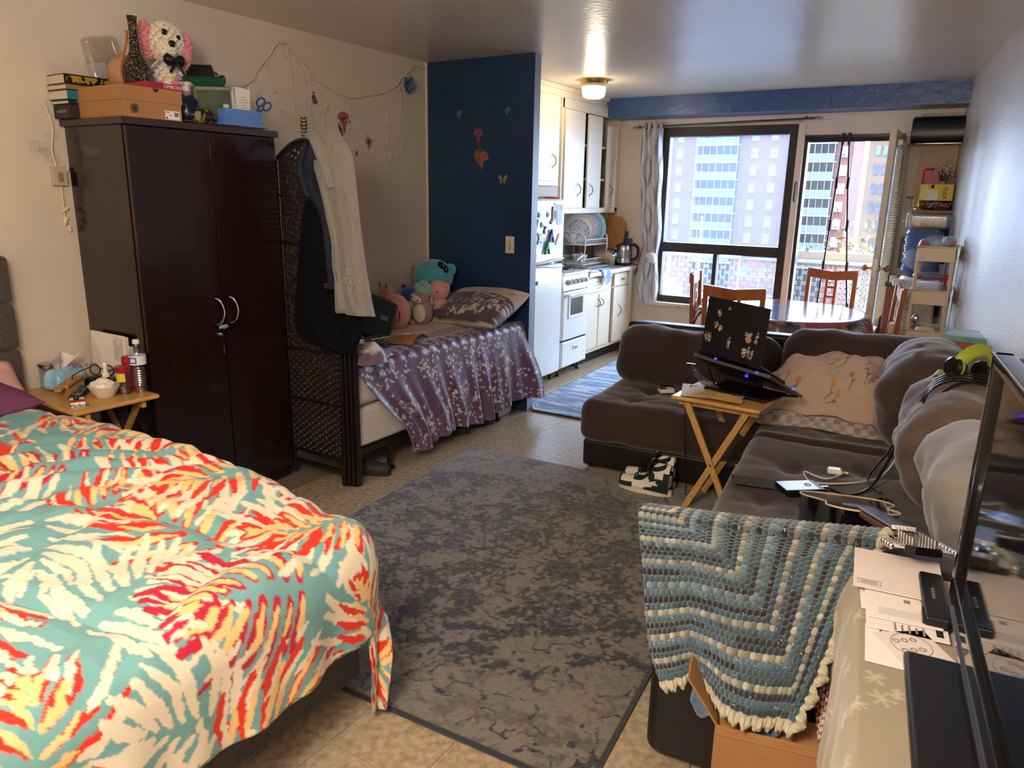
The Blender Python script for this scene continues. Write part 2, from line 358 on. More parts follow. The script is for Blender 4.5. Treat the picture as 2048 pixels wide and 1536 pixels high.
# magnetic mesh screen that hangs in the doorway, parted in the middle
mesh_m = glassmat('screen_mesh', (.66, .68, .74), .0, .02, (.85, .85, .9))
edge_m = mat('black_tape', '#0c0c0e', .6)
def screen(xa, xt, xbs, nm, lab):
    sc = thing(nm, lab, 'screen', (xa, 7.17, 0), group='magnetic screen halves in the balcony doorway')
    n = 40; zz = np.linspace(0.04, 2.06, n); t = (2.06-zz)/2.02
    xe = xt+(xbs-xt)*np.clip(t*1.25, 0, 1)**1.15; A = np.zeros((24, n, 3))
    for i in range(24):
        u = i/23; A[i, :, 0] = xa+(xe-xa)*u; A[i, :, 1] = 7.17+.012*np.sin(u*26+t*1.5)*(1-u*.4); A[i, :, 2] = zz
    sheet('mesh_panel', A, mesh_m, sc)
    obj('edge_tape', MB().tube([A[23, k]+np.array([0, -.004, 0]) for k in range(n)], .009, 4), edge_m, sc)
    for k in range(4, n, 7): obj('magnet', MB().box(A[23, k]+np.array([0, -.012, 0]), (.024, .012, .1), .004), edge_m, sc)
screen(2.15, 2.44, 2.38, 'door_screen', 'left half of the black edged mesh screen parted in the balcony doorway')
screen(2.90, 2.49, 2.66, 'door_screen', 'right half of the black edged mesh screen hanging by the open door')
obj('screen_valance', MB().box((2.53, 7.168, 2.055), (.76, .012, .035), .003), edge_m, dr)
# ------------------------------------------------ outside: balcony, railing, towers
bal = slab('balcony_floor', (1.7, 8.05, .0), (5.6, 1.38, .12), mat('balcony_concrete', '#4c4946', .8))
rl = thing('balcony_railing', 'white expanded metal railing of the balcony outside the window', 'railing', (0, 8.6, .06))
rail_m = mat('white_rail_paint', '#9c9ca2', .4)
obj('top_rail', MB().box((1.7, 8.6, .90), (5.6, .05, .035), .005), rail_m, rl); obj('bottom_rail', MB().box((1.7, 8.6, .13), (5.6, .04, .03), .005), rail_m, rl)
for x in (-.9, .45, 1.8, 3.15, 4.4): obj('post', MB().box((x, 8.6, .5), (.04, .04, .84), .004), rail_m, rl)
b = MB(); cw, ch = .05, .115
for k in range(int(3.6/cw)):
    x = -.15+k*cw
    for j in range(7):
        z = .145+j*ch; o = (k % 2)*ch/2; s = .5*cw
        if z+o+ch > .9: continue
        for sx in (-1, 1):
            p = [(x+sx*s*.95, z+o), (x+sx*s*.25, z+o+ch*.2), (x+sx*s*.25, z+o+ch*.8)] if False else [(x, z+o), (x+sx*s, z+o+ch*.22), (x+sx*s, z+o+ch*.5), ]
            q = [(x+sx*s, z+o+ch*.5), (x, z+o+ch*.72), (x, z+o+ch)] if False else [(x+sx*s, z+o+ch*.5), (x+sx*s, z+o+ch*.28+ch*.5-ch*.0), (x, z+o+ch)]
            pp = p+q[1:]
            for a_, c_ in zip(pp, pp[1:]):
                d = Vector((c_[0]-a_[0], 0, c_[1]-a_[1])); n_ = Vector((-d.z, 0, d.x)).normalized()*.0045
                b.add([(a_[0]-n_.x, 8.6, a_[1]-n_.z), (c_[0]-n_.x, 8.6, c_[1]-n_.z), (c_[0]+n_.x, 8.6, c_[1]+n_.z), (a_[0]+n_.x, 8.6, a_[1]+n_.z)], [(0, 1, 2, 3)])
obj('mesh_panel', b, rail_m, rl, smooth=False, kind='stuff')
# planter along the rail
pl = thing('planter_box', 'pale planter trough of leafy plants on the balcony railing', 'planter', (2.3, 8.68, .9))
obj('trough', MB().box((2.35, 8.72, .93), (1.5, .16, .16), .015), mat('planter_plastic', '#8a7a66', .6), pl)
b = MB()
for k in range(150):
    x = random.uniform(1.65, 3.05); cl = .5+.5*math.sin(x*9); z = 1.0+abs(random.gauss(0, .09))*(.4+cl); y = 8.72+random.gauss(0, .06); a = random.uniform(0, 6.3); r = random.uniform(.025, .05)
    M = TR((x, y, z), (random.uniform(-1, 1), random.uniform(-1, 1), a))
    b.add([(0, 0, 0), (r*.5, r*.4, .004), (r*1.3, 0, 0), (r*.5, -r*.4, .004)], [(0, 1, 2, 3)], M=M)
obj('leaf', b, mat('sunlit_leaf', '#465c24', .6, col2='#66723a', ns=20), pl, smooth=False, kind='stuff')
for k in range(9):
    x = 1.7+k*.16; obj('stem', MB().tube([(x, 8.72, .98), (x+.02, 8.71, 1.06), (x-.01, 8.7, 1.15)], .004, 4), MATS['sunlit_leaf'], pl)
# folded cart frame, round table and chair on the balcony
cf = thing('cart_frame', 'white tube frame with rounded top standing on the balcony', 'cart', (1.66, 8.0, .06))
obj('frame', MB().tube(cat_([(1.44, 8.0, .07), (1.44, 8.0, .6), (1.44, 8.0, .9), (1.5, 8.0, .96), (1.85, 8.0, .96), (1.91, 8.0, .9), (1.91, 8.0, .6), (1.91, 8.0, .07)], 5), .012, 8), rail_m, cf)
obj('shelf_wire', MB().tube([(1.44, 8.0, .42), (1.91, 8.0, .42)], .008).tube([(1.44, 8, .75), (1.91, 8, .75)], .006).tube([(1.65, 8.0, .42), (1.65, 8, .75)], .006), rail_m, cf)
rt = thing('balcony_table', 'round white table tipped against the balcony railing', 'table', (.5, 8.3, .06))
obj('tabletop', MB().lathe([(0, 0), (.3, 0), (.31, .012), (.3, .025), (0, .025)], 28, M=TR((.47, 8.25, .37), (PI/2-.25, 0, 0))), rail_m, rt)
obj('pole', MB().cyl((.9, 8.3, .06), (.9, 8.3, 1.35), .012), rail_m, rt)
bc = thing('balcony_chair', 'blue folding seat with white frame outside the window', 'chair', (1.1, 8.05, .06))
obj('seat', MB().ell((1.1, 8.05, .45), (.42, .4, .18)), mat('blue_sling', '#54699a', .6), bc)
obj('frame', MB().tube(cat_([(.9, 8.2, .07), (.92, 8.2, .5), (1.1, 8.22, .56), (1.28, 8.2, .5), (1.3, 8.2, .07)], 5), .01), rail_m, bc)
obj('frame', MB().tube(cat_([(1.5, 7.9, .07), (1.5, 7.9, .5), (1.6, 7.9, .56), (1.9, 7.9, .56), (1.96, 7.9, .5), (1.96, 7.9, .07)], 5), .009), rail_m, bc)
# brick tower across the street
brick = mat('red_brick', '#5f3536', .85, col2='#683e3f', ns=.6, bump=.1, bs=3)
brick2 = mat('tan_brick', '#6e5646', .85, col2='#75604e', ns=.5)
wnd_frame = mat('tower_window_frame', '#70767e', .5); wnd_glass = mat('tower_window_glass', '#40506a', .15, col2='#5f6e82', ns=.8)
slab_m = mat('white_concrete', '#878d96', .7); bal_in = mat('balcony_recess', '#262e3a', .8, col2='#3d4452', ns=1.5); bal_gl = mat('blue_balcony_panel', '#43597a', .3, alpha=.92)
tw = thing('brick_tower', 'red brick apartment tower with white balconies seen through the window', 'building', (-22, 100, -12))
FZ = 8.22; FH = 2.13; ST = [(-29.3, -23.9), (-16.9, -12.3)]
b = MB(); x0 = -40
for (xa, xb) in [(-40, -29.3), (-23.9, -16.9), (-12.3, -10.4)]:
    b.box(((xa+xb)/2, 104, 0), (xb-xa, 8, 24))
b.box((-25, 107, 0), (29, 6, 24)); obj('wall', b, brick, tw, smooth=False)
for (xa, xb) in ST:
    obj('recess', MB().box(((xa+xb)/2, 103.0, 0), (xb-xa, .2, 24)), bal_in, tw, smooth=False)
wm = {}
def shared(name, key, mk, m, parent, loc):
    if key not in wm:
        o = obj(name, mk(), m, parent, M='local', smooth=False); wm[key] = o.data
    else:
        o = bpy.data.objects.new(name, wm[key]); COL.objects.link(o); o.parent = parent
    o.location = Vector(loc)-(Vector((-22, 100, -12)) if parent is tw else Vector()); return o
ac_m = mat('window_ac_white', '#a4a6aa', .5)
for k in range(-2, 8):
    z = FZ-k*FH
    if z < -10.5: continue
    for si, (xa, xb) in enumerate(ST):
        wd = xb-xa
        shared('balcony_slab', ('s', si), lambda: MB().box((0, -.35, 0), (wd+.25, 1.7, .17)), slab_m, tw, ((xa+xb)/2, 100, z))
        shared('balcony_panel', ('p', si), lambda: MB().box((0, -1.1, .5), (wd, .06, .78)), bal_gl, tw, ((xa+xb)/2, 100, z))
        def posts():
            q = MB()
            for j in range(7): q.box((-wd/2+wd*j/6, -1.1, 1.0), (.09 if j % 3 == 0 else .05, .09, 2.0))
            q.box((0, -1.1, .92), (wd, .09, .06)); return q
        shared('balcony_post', ('q', si), posts, slab_m, tw, ((xa+xb)/2, 100, z))
    for ci, x in enumerate((-34.3, -31.85, -22.0, -19.6, -11.35)):
        f = shared('window', 'w', lambda: MB().box((-.43, 0, 0), (.07, .14, 1.25)).box((.43, 0, 0), (.07, .14, 1.25)).box((0, 0, .6), (.9, .14, .07)).box((0, 0, -.6), (.95, .2, .09)).box((0, 0, .02), (.9, .14, .06)), wnd_frame, tw, (x, 99.98, z-1.0))
        shared('pane', 'g', lambda: MB().box((0, .02, 0), (.84, .1, 1.18)), wnd_glass, f, (0, 0, 0))
        if (k*3+ci*5) % 4 < 2: shared('air_conditioner', 'a', lambda: MB().box((0, -.14, -.33), (.6, .34, .42), .03).lathe([(.14, 0), (.14, .02), (.1, .02), (.1, 0)], 12, M=TR((0, -.31, -.33), (PI/2, 0, 0))), ac_m, f, (0, 0, 0))
tw2 = thing('tan_tower', 'tan sunlit apartment tower farther off, seen through the doorway', 'building', (-8, 150, -12))
b = MB(); b.box((-8.5, 156, 2), (13, 10, 42)); obj('wall', b, brick2, tw2, smooth=False)
for k in range(9):
    for j in range(9):
        o = shared('window', 'w2', lambda: MB().box((0, 0, 0), (.8, .2, 1.7)), wnd_glass, tw2, (0, 0, 0)); o.location = Vector((-13.6+j*1.25+.15, 150.95, -14+k*3.3+1.2))-Vector((-8, 150, -12))
tw3 = thing('grey_tower', 'grey tower block at the right edge of the doorway view', 'building', (3, 130, -12))
b = MB(); b.box((3, 136, -1), (11, 10, 36)); obj('wall', b, mat('grey_concrete', '#5e5a60', .85), tw3, smooth=False)
for k in range(10):
    for j in range(4):
        o = shared('window', 'w3', lambda: MB().box((0, 0, 0), (1.3, .2, 1.3)), wnd_glass, tw3, (0, 0, 0)); o.location = Vector((-1.2+j*2.4, 130.95, -14+k*3.0))-Vector((3, 130, -12))
slab('ground', (-15, 70, -12.1), (140, 130, .2), mat('street_ground', '#464644', .9))
# autumn street tree
tr = thing('street_tree', 'autumn tree with orange leaves in front of the tan tower', 'tree', (-6.5, 92, -12))
obj('trunk', MB().cyl((-6.5, 92, -12), (-6.5, 92, -5), .3, .15), mat('bark', '#5a4638', .9), tr)
b = MB()
for k in range(260):
    a = random.uniform(0, 6.28); r = 3.2*random.random()**.5; x = -6.5+r*math.cos(a); y = 92+r*math.sin(a); z = -4.5+random.gauss(0, 2.0)
    M = TR((x, y, z), (random.uniform(-1.4, 1.4), random.uniform(-1.4, 1.4), a)); s = random.uniform(.3, .6)
    b.add([(-s, 0, 0), (0, s*.6, .05), (s, 0, 0), (0, -s*.6, .05)], [(0, 1, 2, 3)], M=M)
obj('foliage', b, mat('autumn_leaf', '#7e552c', .8, col2='#86683a', ns=.5), tr, smooth=False, kind='stuff')

def dim(k, names):
    for nm in names:
        nt = MATS[nm].node_tree; i = nt.nodes['Principled BSDF'].inputs['Base Color']; c = i.default_value; i.default_value = (c[0]*k, c[1]*k, c[2]*k, 1)
        for n in nt.nodes:
            if n.type == 'VALTORGB':
                for e in n.color_ramp.elements: c = e.color; e.color = (c[0]*k, c[1]*k, c[2]*k, 1)
dim(.38, ['red_brick', 'tan_brick', 'white_concrete', 'balcony_recess', 'blue_balcony_panel', 'tower_window_frame', 'tower_window_glass', 'grey_concrete'])
dim(.55, ['white_rail_paint', 'balcony_concrete', 'window_ac_white', 'street_ground', 'planter_plastic', 'sunlit_leaf', 'autumn_leaf'])
def face(p, right, up):
    """matrix whose x runs along right, y along up, z out of the surface"""
    r = Vector(right).normalized(); u = Vector(up); u = (u-r*u.dot(r)).normalized(); n = r.cross(u)
    return Matrix(((r.x, u.x, n.x, p[0]), (r.y, u.y, n.y, p[1]), (r.z, u.z, n.z, p[2]), (0, 0, 0, 1)))
# ------------------------------------------------ double bed in the foreground
grey_up = mat('charcoal_upholstery', '#4a4440', .85, col2='#3d3835', ns=60, bump=.1, bs=300, sheen=.2)
bed = thing('double_bed', 'double bed with charcoal upholstered frame and channelled headboard', 'bed', (1, .7, 0))
for k in range(5):
    z = 1.16-k*.2; obj('headboard_panel', MB().box((.055, .66, z), (.09, 1.78, .197), .02, n=3), grey_up, bed)
obj('frame_rail', MB().box((2.02, .66, .17), (.05, 1.76, .30), .02, n=2), grey_up, bed)
for y in (1.515, -.2): obj('frame_rail', MB().box((1.05, y, .17), (1.90, .05, .30), .02, n=2), grey_up, bed)
for x, y in ((1.9, 1.48), (1.9, -.15), (.2, 1.48), (1.0, .66)): obj('leg', MB().cyl((x, y, 0), (x, y, .11), .03, .036), black_pl, bed)
obj('mattress', MB().box((1.03, .66, .46), (1.9, 1.72, .26), .07, n=3, cut=(3, 3, 0)), mat('mattress_white', '#dcd6cc', .8), bed)
# comforter: a printed quilt, folded over the far side and the foot
cv = Canvas(2.7, 2.3, .002, '#6c9c9c')
def leaf_cluster(cx, cy, ang, R, cols, n=15, seed=0, spread=2.5):
    rg = random.Random(seed); ca, sa = math.cos(ang), math.sin(ang)
    for layer, (c, f0, f1, wd) in enumerate(cols):
        for k in range(n):
            side = 1 if k % 2 else -1; t = (k//2)/(n/2-1 if n > 3 else 1)
            bx = (-.45+.95*t)*R; a = side*(1.75-1.25*t)+rg.uniform(-.12, .12); ln = R*(.35+.55*math.sin(PI*(.2+.75*t)))*f1*rg.uniform(.8, 1.1)
            p0 = (bx+math.cos(a)*ln*f0, math.sin(a)*ln*f0); curve = rg.uniform(-.05, .05)*R-side*.05*R
            pm = (bx+math.cos(a)*ln*.6-math.sin(a)*curve, math.sin(a)*ln*.6+math.cos(a)*curve); p1 = (bx+math.cos(a-side*.25)*ln, math.sin(a-side*.25)*ln)
            pts = [(cx+x*ca-y*sa, cy+x*sa+y*ca) for x, y in (p0, ((p0[0]+pm[0])/2, (p0[1]+pm[1])/2), pm, p1)]
            w0 = wd*R*rg.uniform(.75, 1.2)
            cv.stroke(pts, [w0*.55, w0, w0*1.1, w0*.55], c, .004, seed*31+k+layer*7)
rg = random.Random(11); cents = []
for gx in range(8):
    for gy in range(8):
        cents.append((.0+gx*.335+rg.uniform(-.05, .05)+(gy % 2)*.18, .0+gy*.285+rg.uniform(-.05, .05)))
CR, YE, RD, RD2 = '#d9ceb6', '#e2bb7c', '#cf3220', '#b0223a'
for i, (x, y) in enumerate(cents):
    a = rg.uniform(0, 6.28); R = rg.uniform(.22, .285); kk = i % 4
    if kk == 0: cols = [(CR, .12, 1.05, .058)]
    elif kk == 1: cols = [(RD if i % 3 else RD2, .1, 1.0, .066), (YE, .2, .72, .040), (CR, .5, .98, .026)]
    elif kk == 2: cols = [(CR, .1, 1.1, .060), (RD, .15, .66, .052), (YE, .12, .45, .036)]
    else: cols = [(RD, .12, .95, .060), (CR, .45, 1.1, .044), (YE, .1, .5, .038)]
    leaf_cluster(x, y, a, R, cols, rg.choice((14, 16, 18)), i)
NS, NT = 600, 500; S_, T_ = UVg(NS, NT); S_ *= 2.52; T_ *= 2.0     # metres along the bed / across it
x0, xe, ye, r = .36, 2.215, 1.50, .11
ox = np.maximum(S_+x0-(xe-r), 0); oy = np.maximum(T_-.35-(ye-r), 0); d = np.hypot(ox, oy)
cut = .37+.02*np.sin(T_*6)+.42*sstep(.02, .24, oy)*sstep(.0, .18, ox)+.1*sstep(.1, .3, oy)*(ox < .05); d = np.minimum(d, cut+.0*d)
ang = np.arctan2(oy, ox); q = r*PI/2
h_ = np.where(d < q, r*np.sin(np.minimum(d, q)/r), r+.0*(d-q)); dz = np.where(d < q, r*(1-np.cos(np.minimum(d, q)/r)), r+(d-q))
X = np.where(ox > 0, xe-r, S_+x0)+h_*np.cos(ang)*(d > 0); Y = np.where(oy > 0, ye-r, T_-.35)+h_*np.sin(ang)*(d > 0)
hang = sstep(.05, .4, dz)
top = 1-sstep(0, .12, dz)
Z = .645+.03*np.sin(np.clip((X-.35)/1.7, 0, 1)*PI)-.045*sstep(1.6, 2.1, X)-dz
# quilting dimples, soft wrinkles, folds in the hanging side
qs = np.minimum(np.abs(((S_+.1) % .42)-.21), 1)*0; g1 = np.abs(np.sin((S_*.9+T_*.35)*PI/.40)); g2 = np.abs(np.sin((T_*.9-S_*.35)*PI/.40))
puff = np.minimum(g1, .35)/.35*np.minimum(g2, .35)/.35
Z += top*(.020*puff+.038*(fbm(S_*4.2, T_*4.2, 3)-.5)+.016*1.5*(np.abs(fbm(S_*7+T_*2, T_*5-S_*3, 9, 3)-.5)*-2+.5))
wr = sstep(.35, 1.2, T_)*np.exp(-((S_-.75-.35*(T_-.9))/.28)**2); Z += top*.018*wr*np.sin((S_*1.0-T_*.8)*42)
along = np.where(ox > oy, T_, S_); rip = np.sin(along*19+1.2*np.sin(along*7))*.6+.5*np.sin(along*37+2)
amp = hang*(.018+.035*sstep(.1, .5, np.minimum(ox, oy))); X += amp*rip*np.cos(ang)+.012*(fbm(S_*6, T_*6, 21)-.5)*hang; Y += amp*rip*np.sin(ang)
cor = sstep(.12, .5, np.minimum(ox, oy)); X += cor*.06*np.cos(ang*11)*hang; Y += cor*.05*np.sin(ang*9)*hang+cor*.03
Z = np.maximum(Z, .035)
print_m = mat('printed_cotton', rough=.75, attr=True, bump=.08, bs=420, sheen=.1, spec=.25)
cmf = sheet('comforter', np.stack([X, Y, Z], -1), print_m, None, cv.at(S_, T_), .012,
            label='teal quilted comforter printed with cream, red and yellow leaf strokes on the double bed', cat='comforter')
# pillows at the head of the bed
def cushion(W, D, Hh, n=26, e=2.6, dent=0., seed=0):
    b = MB(); v = []; 
    def f(side):
        def fn(u, w):
            x, y = 2*u-1, 2*w-1; k = max(0, (1-abs(x)**e))**.45*max(0, (1-abs(y)**e))**.45
            pin = 1-.07*(1-abs(y)**2)*abs(x)**3-.0; px = x*W/2*(1-.06*(1-y*y)*abs(x)**4); py = y*D/2*(1-.06*(1-x*x)*abs(y)**4)
            return (px, py, side*Hh/2*k+dent*float(fbm(u*4+seed, w*4, seed)-.5)*k)
        return fn
    b.grid(f(1), n, n); m = len(b.v); b.grid(f(-1), n, n); b.f = [q if q[0] < m else tuple(reversed(q)) for q in b.f]; return b
def pillow(name, label, loc, rot, size, m, cat='pillow', seed=1, group=None):
    t = thing(name, label, cat, loc, rot, group); obj('cover', cushion(*size, dent=.03, seed=seed), m, t, M='local', ang=80); return t
pillow('pillow', 'plum purple pillow against the headboard at the left edge', (.28, 1.12, .70), (.05, .12, .1), (.36, .66, .17), mat('plum_cotton', '#6d3a5e', .8, bump=.1, bs=200))
pillow('pillow', 'pale pink crumpled pillow behind the plum pillow', (.14, 1.33, .735), (.1, .5, -.2), (.28, .34, .12), mat('pink_cotton', '#d3a9a2', .8, col2='#c4938f', ns=9))
tb_ = thing('towel_button', 'small round white puff lying on the comforter at the left edge', 'puff', (1.31, .89, .672)); obj('puff', MB().ell((0, 0, .012), (.07, .07, .024)), mat('white_puff', '#ece6da', .7), tb_, M='local')

# ------------------------------------------------ folding tray table used as night stand
pine = mat('pale_pine', '#c89a5c', .4, col2='#b98848', ns=3, nd=6, stretch=(1, 14, 14), coat=.2)
def tray_table(name, label, top_c, sx, sy, zt, rot, leg_axis='y', th=.02, spl=.2):
    """slatless folding tray table: top, two aprons, two crossed leg pairs, stretchers, rivets"""
    t = thing(name, label, 'table', (top_c[0], top_c[1], 0), rot)
    obj('tabletop', MB().box((0, 0, zt-th/2), (sx, sy, th), .008, n=3), pine, t, M='local')
    for s in (-1, 1): obj('apron', MB().box((s*(sx/2-.065), 0, zt-th-.016), (.02, sy-.04, .032), .003), pine, t, M='local')
    for s in (-1, 1):
        for k in (-1, 1):
            a, b_ = Vector((s*(sx/2-.04-.018*(k > 0)), k*(sy/2-.07), zt-th-.008)), Vector((s*(sx/2-.04-.018*(k > 0)), -k*(sy/2+spl*.25), .0))
            d = b_-a; L = d.length; m = (a+b_)/2; ang_ = math.atan2(d.y, -d.z)
            obj('leg', MB().box((0, 0, 0), (.016, .032, L), .004, M=TR(m, (ang_, 0, 0))), pine, t, M='local')
        obj('rivet', MB().lathe([(.007, 0), (.006, .004), (0, .005)], 10, M=TR((s*(sx/2-.03), 0, (zt-th)*.47+.0), (0, s*PI/2, 0))), steel, t, M='local')
    return t
tray_table('tray_table', 'pale wood folding tray table wedged between double bed and wardrobe', (.285, 1.70), .37, .53, .66, -PI/2-.04)

# things on the night stand (top at z = .66)
ZT = .66
# tissue packet
t = thing('tissue_packet', 'pale blue soft packet of tissues on the tray table', 'tissues', (.115, 1.70, ZT), .5)
pk = MB().box((0, 0, .045), (.12, .2, .09), .035, n=4, cut=(4, 6, 2)); pk.move(lambda p: p*(1+.10*(noise_(p*18)-.5)))if False else None
pk.move(lambda p: Vector((p.x*(1-.25*(p.z/.09)), p.y*(1-.12*(p.z/.09)), p.z+.012*float(vn(p.x*30+5, p.y*30+3)-.5))))
obj('packet', pk, mat('pale_blue_film', '#a9cbd8', .3, col2='#6fa3c6', ns=14, coat=.3), t, M='local')
tis = MB()
def tfn(u, w):
    a = (u-.5)*1.5; rr = .03+.06*w; return (.02*math.sin(u*9)*w-.0+.03*(w-.5), math.sin(a)*rr*1.5, .085+.075*w*(1-.6*abs(u-.4))+.01*math.sin(u*14))
tis.grid(tfn, 14, 8); obj('tissue', tis, paper, t, M='local', solid=.0015)
text('lettering', 'Sparkle', .034, mat('navy_ink', '#27467a', .5), t, face((.155, 1.775, .745), (.35, .9, .0), (-.6, .3, .8)) @ TR((0, 0, .012), (0, 0, PI)))
# jar / tumbler behind
t = thing('glass_jar', 'small glass jar behind the blue tissue packet', 'jar', (.06, 1.66, ZT)); clear_g = glassmat('clear_glass', (.93, .95, .94), .12)
obj('glass', MB().lathe([(0, .003), (.034, .003), (.036, .01), (.036, .09), (.033, .1)], 18), clear_g, t, M='local'); obj('lid', MB().lathe([(0, .1), (.037, .1), (.037, .112), (0, .113)], 18), steel, t, M='local')
# hair brush
t = thing('hair_brush', 'wooden bristle brush lying in front of the tissue packet', 'brush', (.245, 1.66, ZT), .75)
br = mat('brush_wood', '#a9743c', .45); obj('back', MB().box((0, 0, .052), (.05, .20, .02), .009, n=2).box((0, -.12, .05), (.03, .06, .016), .007), br, t, M='local')
bb = MB()
for i in range(7):
    for j in range(26): bb.cyl((-.02+i*.0066, -.094+j*.0075, .043), (-.02+i*.0066, -.094+j*.0075, 0), .0016, .0012, n=4)
obj('bristles', bb, mat('tan_bristle', '#b98a55', .8), t, M='local', smooth=False, kind='stuff')
# remote
t = thing('remote_control', 'black remote control leaning on the wooden brush', 'remote', (.32, 1.65, ZT+.004), (.0, .25, .85))
obj('body', MB().box((0, 0, .012), (.045, .2, .022), .008, n=2), black_pl, t, M='local')
for i in range(3):
    for j in range(7): obj('button', MB().box((-.012+i*.012, -.075+j*.021, .0245), (.007, .009, .004), .0015), mat('grey_button', '#5a5a5c', .5), t, M='local')
# cigarettes, lighter
def cig(name, label, loc, rot):
    t = thing(name, label, 'cigarettes', loc, rot)
    obj('carton', MB().box((0, 0, .0115), (.055, .086, .023), .0015), mat('carton_white', '#e9e2d6', .45), t, M='local')
    obj('red_panel', MB().box((0, -.022, .0232), (.0552, .0425, .0006)).box((-.0277, -.022, .0115), (.0006, .042, .022)), mat('carton_red', '#a82320', .4), t, M='local')
    return t
cg = cig('cigarette_pack', 'white and red cigarette pack lying at the tray table front corner', (.445, 1.575, ZT), 1.13)
text('lettering', 'Marlboro', .021, ink, cg, face((.5, 1.555, ZT+.0115), (.427, .904, 0), (0, 0, 1)) @ TR((.0, 0, -.004)), sx=.85)
t = thing('lighter', 'chrome and black lighter lying on the cigarette pack', 'lighter', (.425, 1.585, ZT+.0235), .95)
obj('body', MB().box((0, 0, .006), (.02, .055, .012), .005, n=2), black_pl, t, M='local'); obj('cap', MB().box((0, .034, .006), (.02, .016, .012), .004), chrome, t, M='local')
# bowl with crumpled tissue
t = thing('ceramic_bowl', 'small white ceramic bowl at the front of the tray table', 'bowl', (.405, 1.715, ZT))
obj('bowl', MB().lathe([(0, .004), (.03, .004), (.035, 0), (.045, .012), (.062, .045), (.064, .052), (.060, .052), (.044, .018), (0, .014)], 26), mat('ivory_ceramic', '#d9cbb8', .3), t, M='local')
t = thing('crumpled_tissue', 'crumpled white tissue stuffed in the ceramic bowl', 'tissue', (.40, 1.71, ZT+.02))
b = MB().ell((0, 0, .025), (.095, .095, .06), n=20); b.move(lambda p: p*(1+.35*float(vn(p.x*60+9, p.y*60+p.z*40, 2)-.5))); obj('tissue', b, paper, t, M='local', ang=20)
# glasses, case, dropper, red bottle, tumbler, water bottle
t = thing('glasses_case', 'black hard case under the eyeglasses', 'case', (.26, 1.80, ZT), .35); obj('shell', MB().box((0, 0, .025), (.17, .075, .05), .02, n=3), black_pl, t, M='local')
t = thing('eyeglasses', 'black framed eyeglasses resting on the dark case', 'glasses', (.25, 1.80, ZT+.055), .4)
for s in (-1, 1):
    obj('rim', MB().tube([(s*.034+.026*math.cos(a), 0, .025+.024*math.sin(a)) for a in np.linspace(0, 2*PI, 18, False)], .003, 6, closed=True), black_gl, t, M='local')
    obj('lens', MB().lathe([(0, 0), (.024, 0), (.024, .001), (0, .001)], 18, M=TR((s*.034, 0, .025), (PI/2, 0, 0))), clear_g, t, M='local')
    obj('temple', MB().tube([(s*.06, 0, .035), (s*.062, -.06, .03), (s*.06, -.11, .022), (s*.055, -.125, .0)], .0028), black_gl, t, M='local')
obj('bridge', MB().tube([(-.009, 0, .03), (0, 0, .034), (.009, 0, .03)], .0025), black_gl, t, M='local')
t = thing('dropper_bottle', 'dark dropper bottle with white pump by the bowl', 'bottle', (.34, 1.765, ZT))
obj('bottle', MB().lathe([(0, 0), (.024, 0), (.026, .005), (.026, .055), (.014, .068), (.012, .072)], 18), mat('dark_glass', '#1b1714', .12, coat=.5), t, M='local')
obj('pump', MB().lathe([(0, .07), (.016, .07), (.016, .085), (.009, .09), (.008, .115), (.011, .12), (.009, .135), (0, .137)], 14), paper, t, M='local')
t = thing('red_bottle', 'red plastic bottle standing behind the drinking glass', 'bottle', (.385, 1.845, ZT))
redp = mat('red_plastic', '#9b1826', .3); obj('bottle', MB().lathe([(0, 0), (.03, 0), (.032, .01), (.032, .105), (.026, .115)], 20), redp, t, M='local'); obj('cap', MB().lathe([(.026, .116), (.026, .15), (.022, .155), (0, .156)], 20), redp, t, M='local')
t = thing('drinking_glass', 'straight drinking glass with a lid holding red remains', 'glass', (.432, 1.79, ZT))
obj('glass', MB().lathe([(0, .004), (.026, .004), (.028, .0), (.031, .1), (.029, .1), (.026, .012)], 22), clear_g, t, M='local')
obj('dregs', MB().lathe([(0, .006), (.024, .006), (.026, .028), (0, .028)], 18), mat('red_dregs', '#5a1520', .3), t, M='local'); obj('lid', MB().lathe([(0, .101), (.032, .101), (.032, .125), (0, .127)], 20), redp, t, M='local')
obj('sticker', MB().lathe([(.0316, .06), (.0322, .098)], 10, a0=-1.6, a1=-.3, caps=False), mat('yellow_label', '#d8b84a', .5), t, M='local')
t = thing('water_bottle', 'clear ribbed plastic water bottle with white cap and blue label', 'bottle', (.455, 1.85, ZT))
pr = [(0, .004), (.027, .004), (.031, .002), (.033, .02)]
for k in range(9): pr += [(.0325, .03+k*.011), (.0345, .0355+k*.011)]
pr += [(.034, .135), (.034, .17), (.03, .185), (.016, .21), (.013, .214), (.013, .222)]
obj('bottle', MB().lathe(pr, 24), glassmat('pet_plastic', (.90, .93, .95), .16, rough=.05), t, M='local')
obj('cap', MB().lathe([(.014, .219), (.0148, .221), (.0148, .235), (.013, .237), (0, .237)], 20), paper, t, M='local')
obj('label', MB().lathe([(.0352, .128), (.0352, .168)], 24, caps=False), mat('bottle_label_white', '#d9dde2', .4), t, M='local')
obj('label_print', MB().lathe([(.0356, .134), (.0356, .162)], 12, a0=-2.3, a1=-.7, caps=False), mat('bottle_label_blue', '#1f4fa0', .4), t, M='local')
obj('label_patch', MB().lathe([(.0359, .140), (.0359, .156)], 8, a0=-1.5, a1=-.85, caps=False), paper, t, M='local')
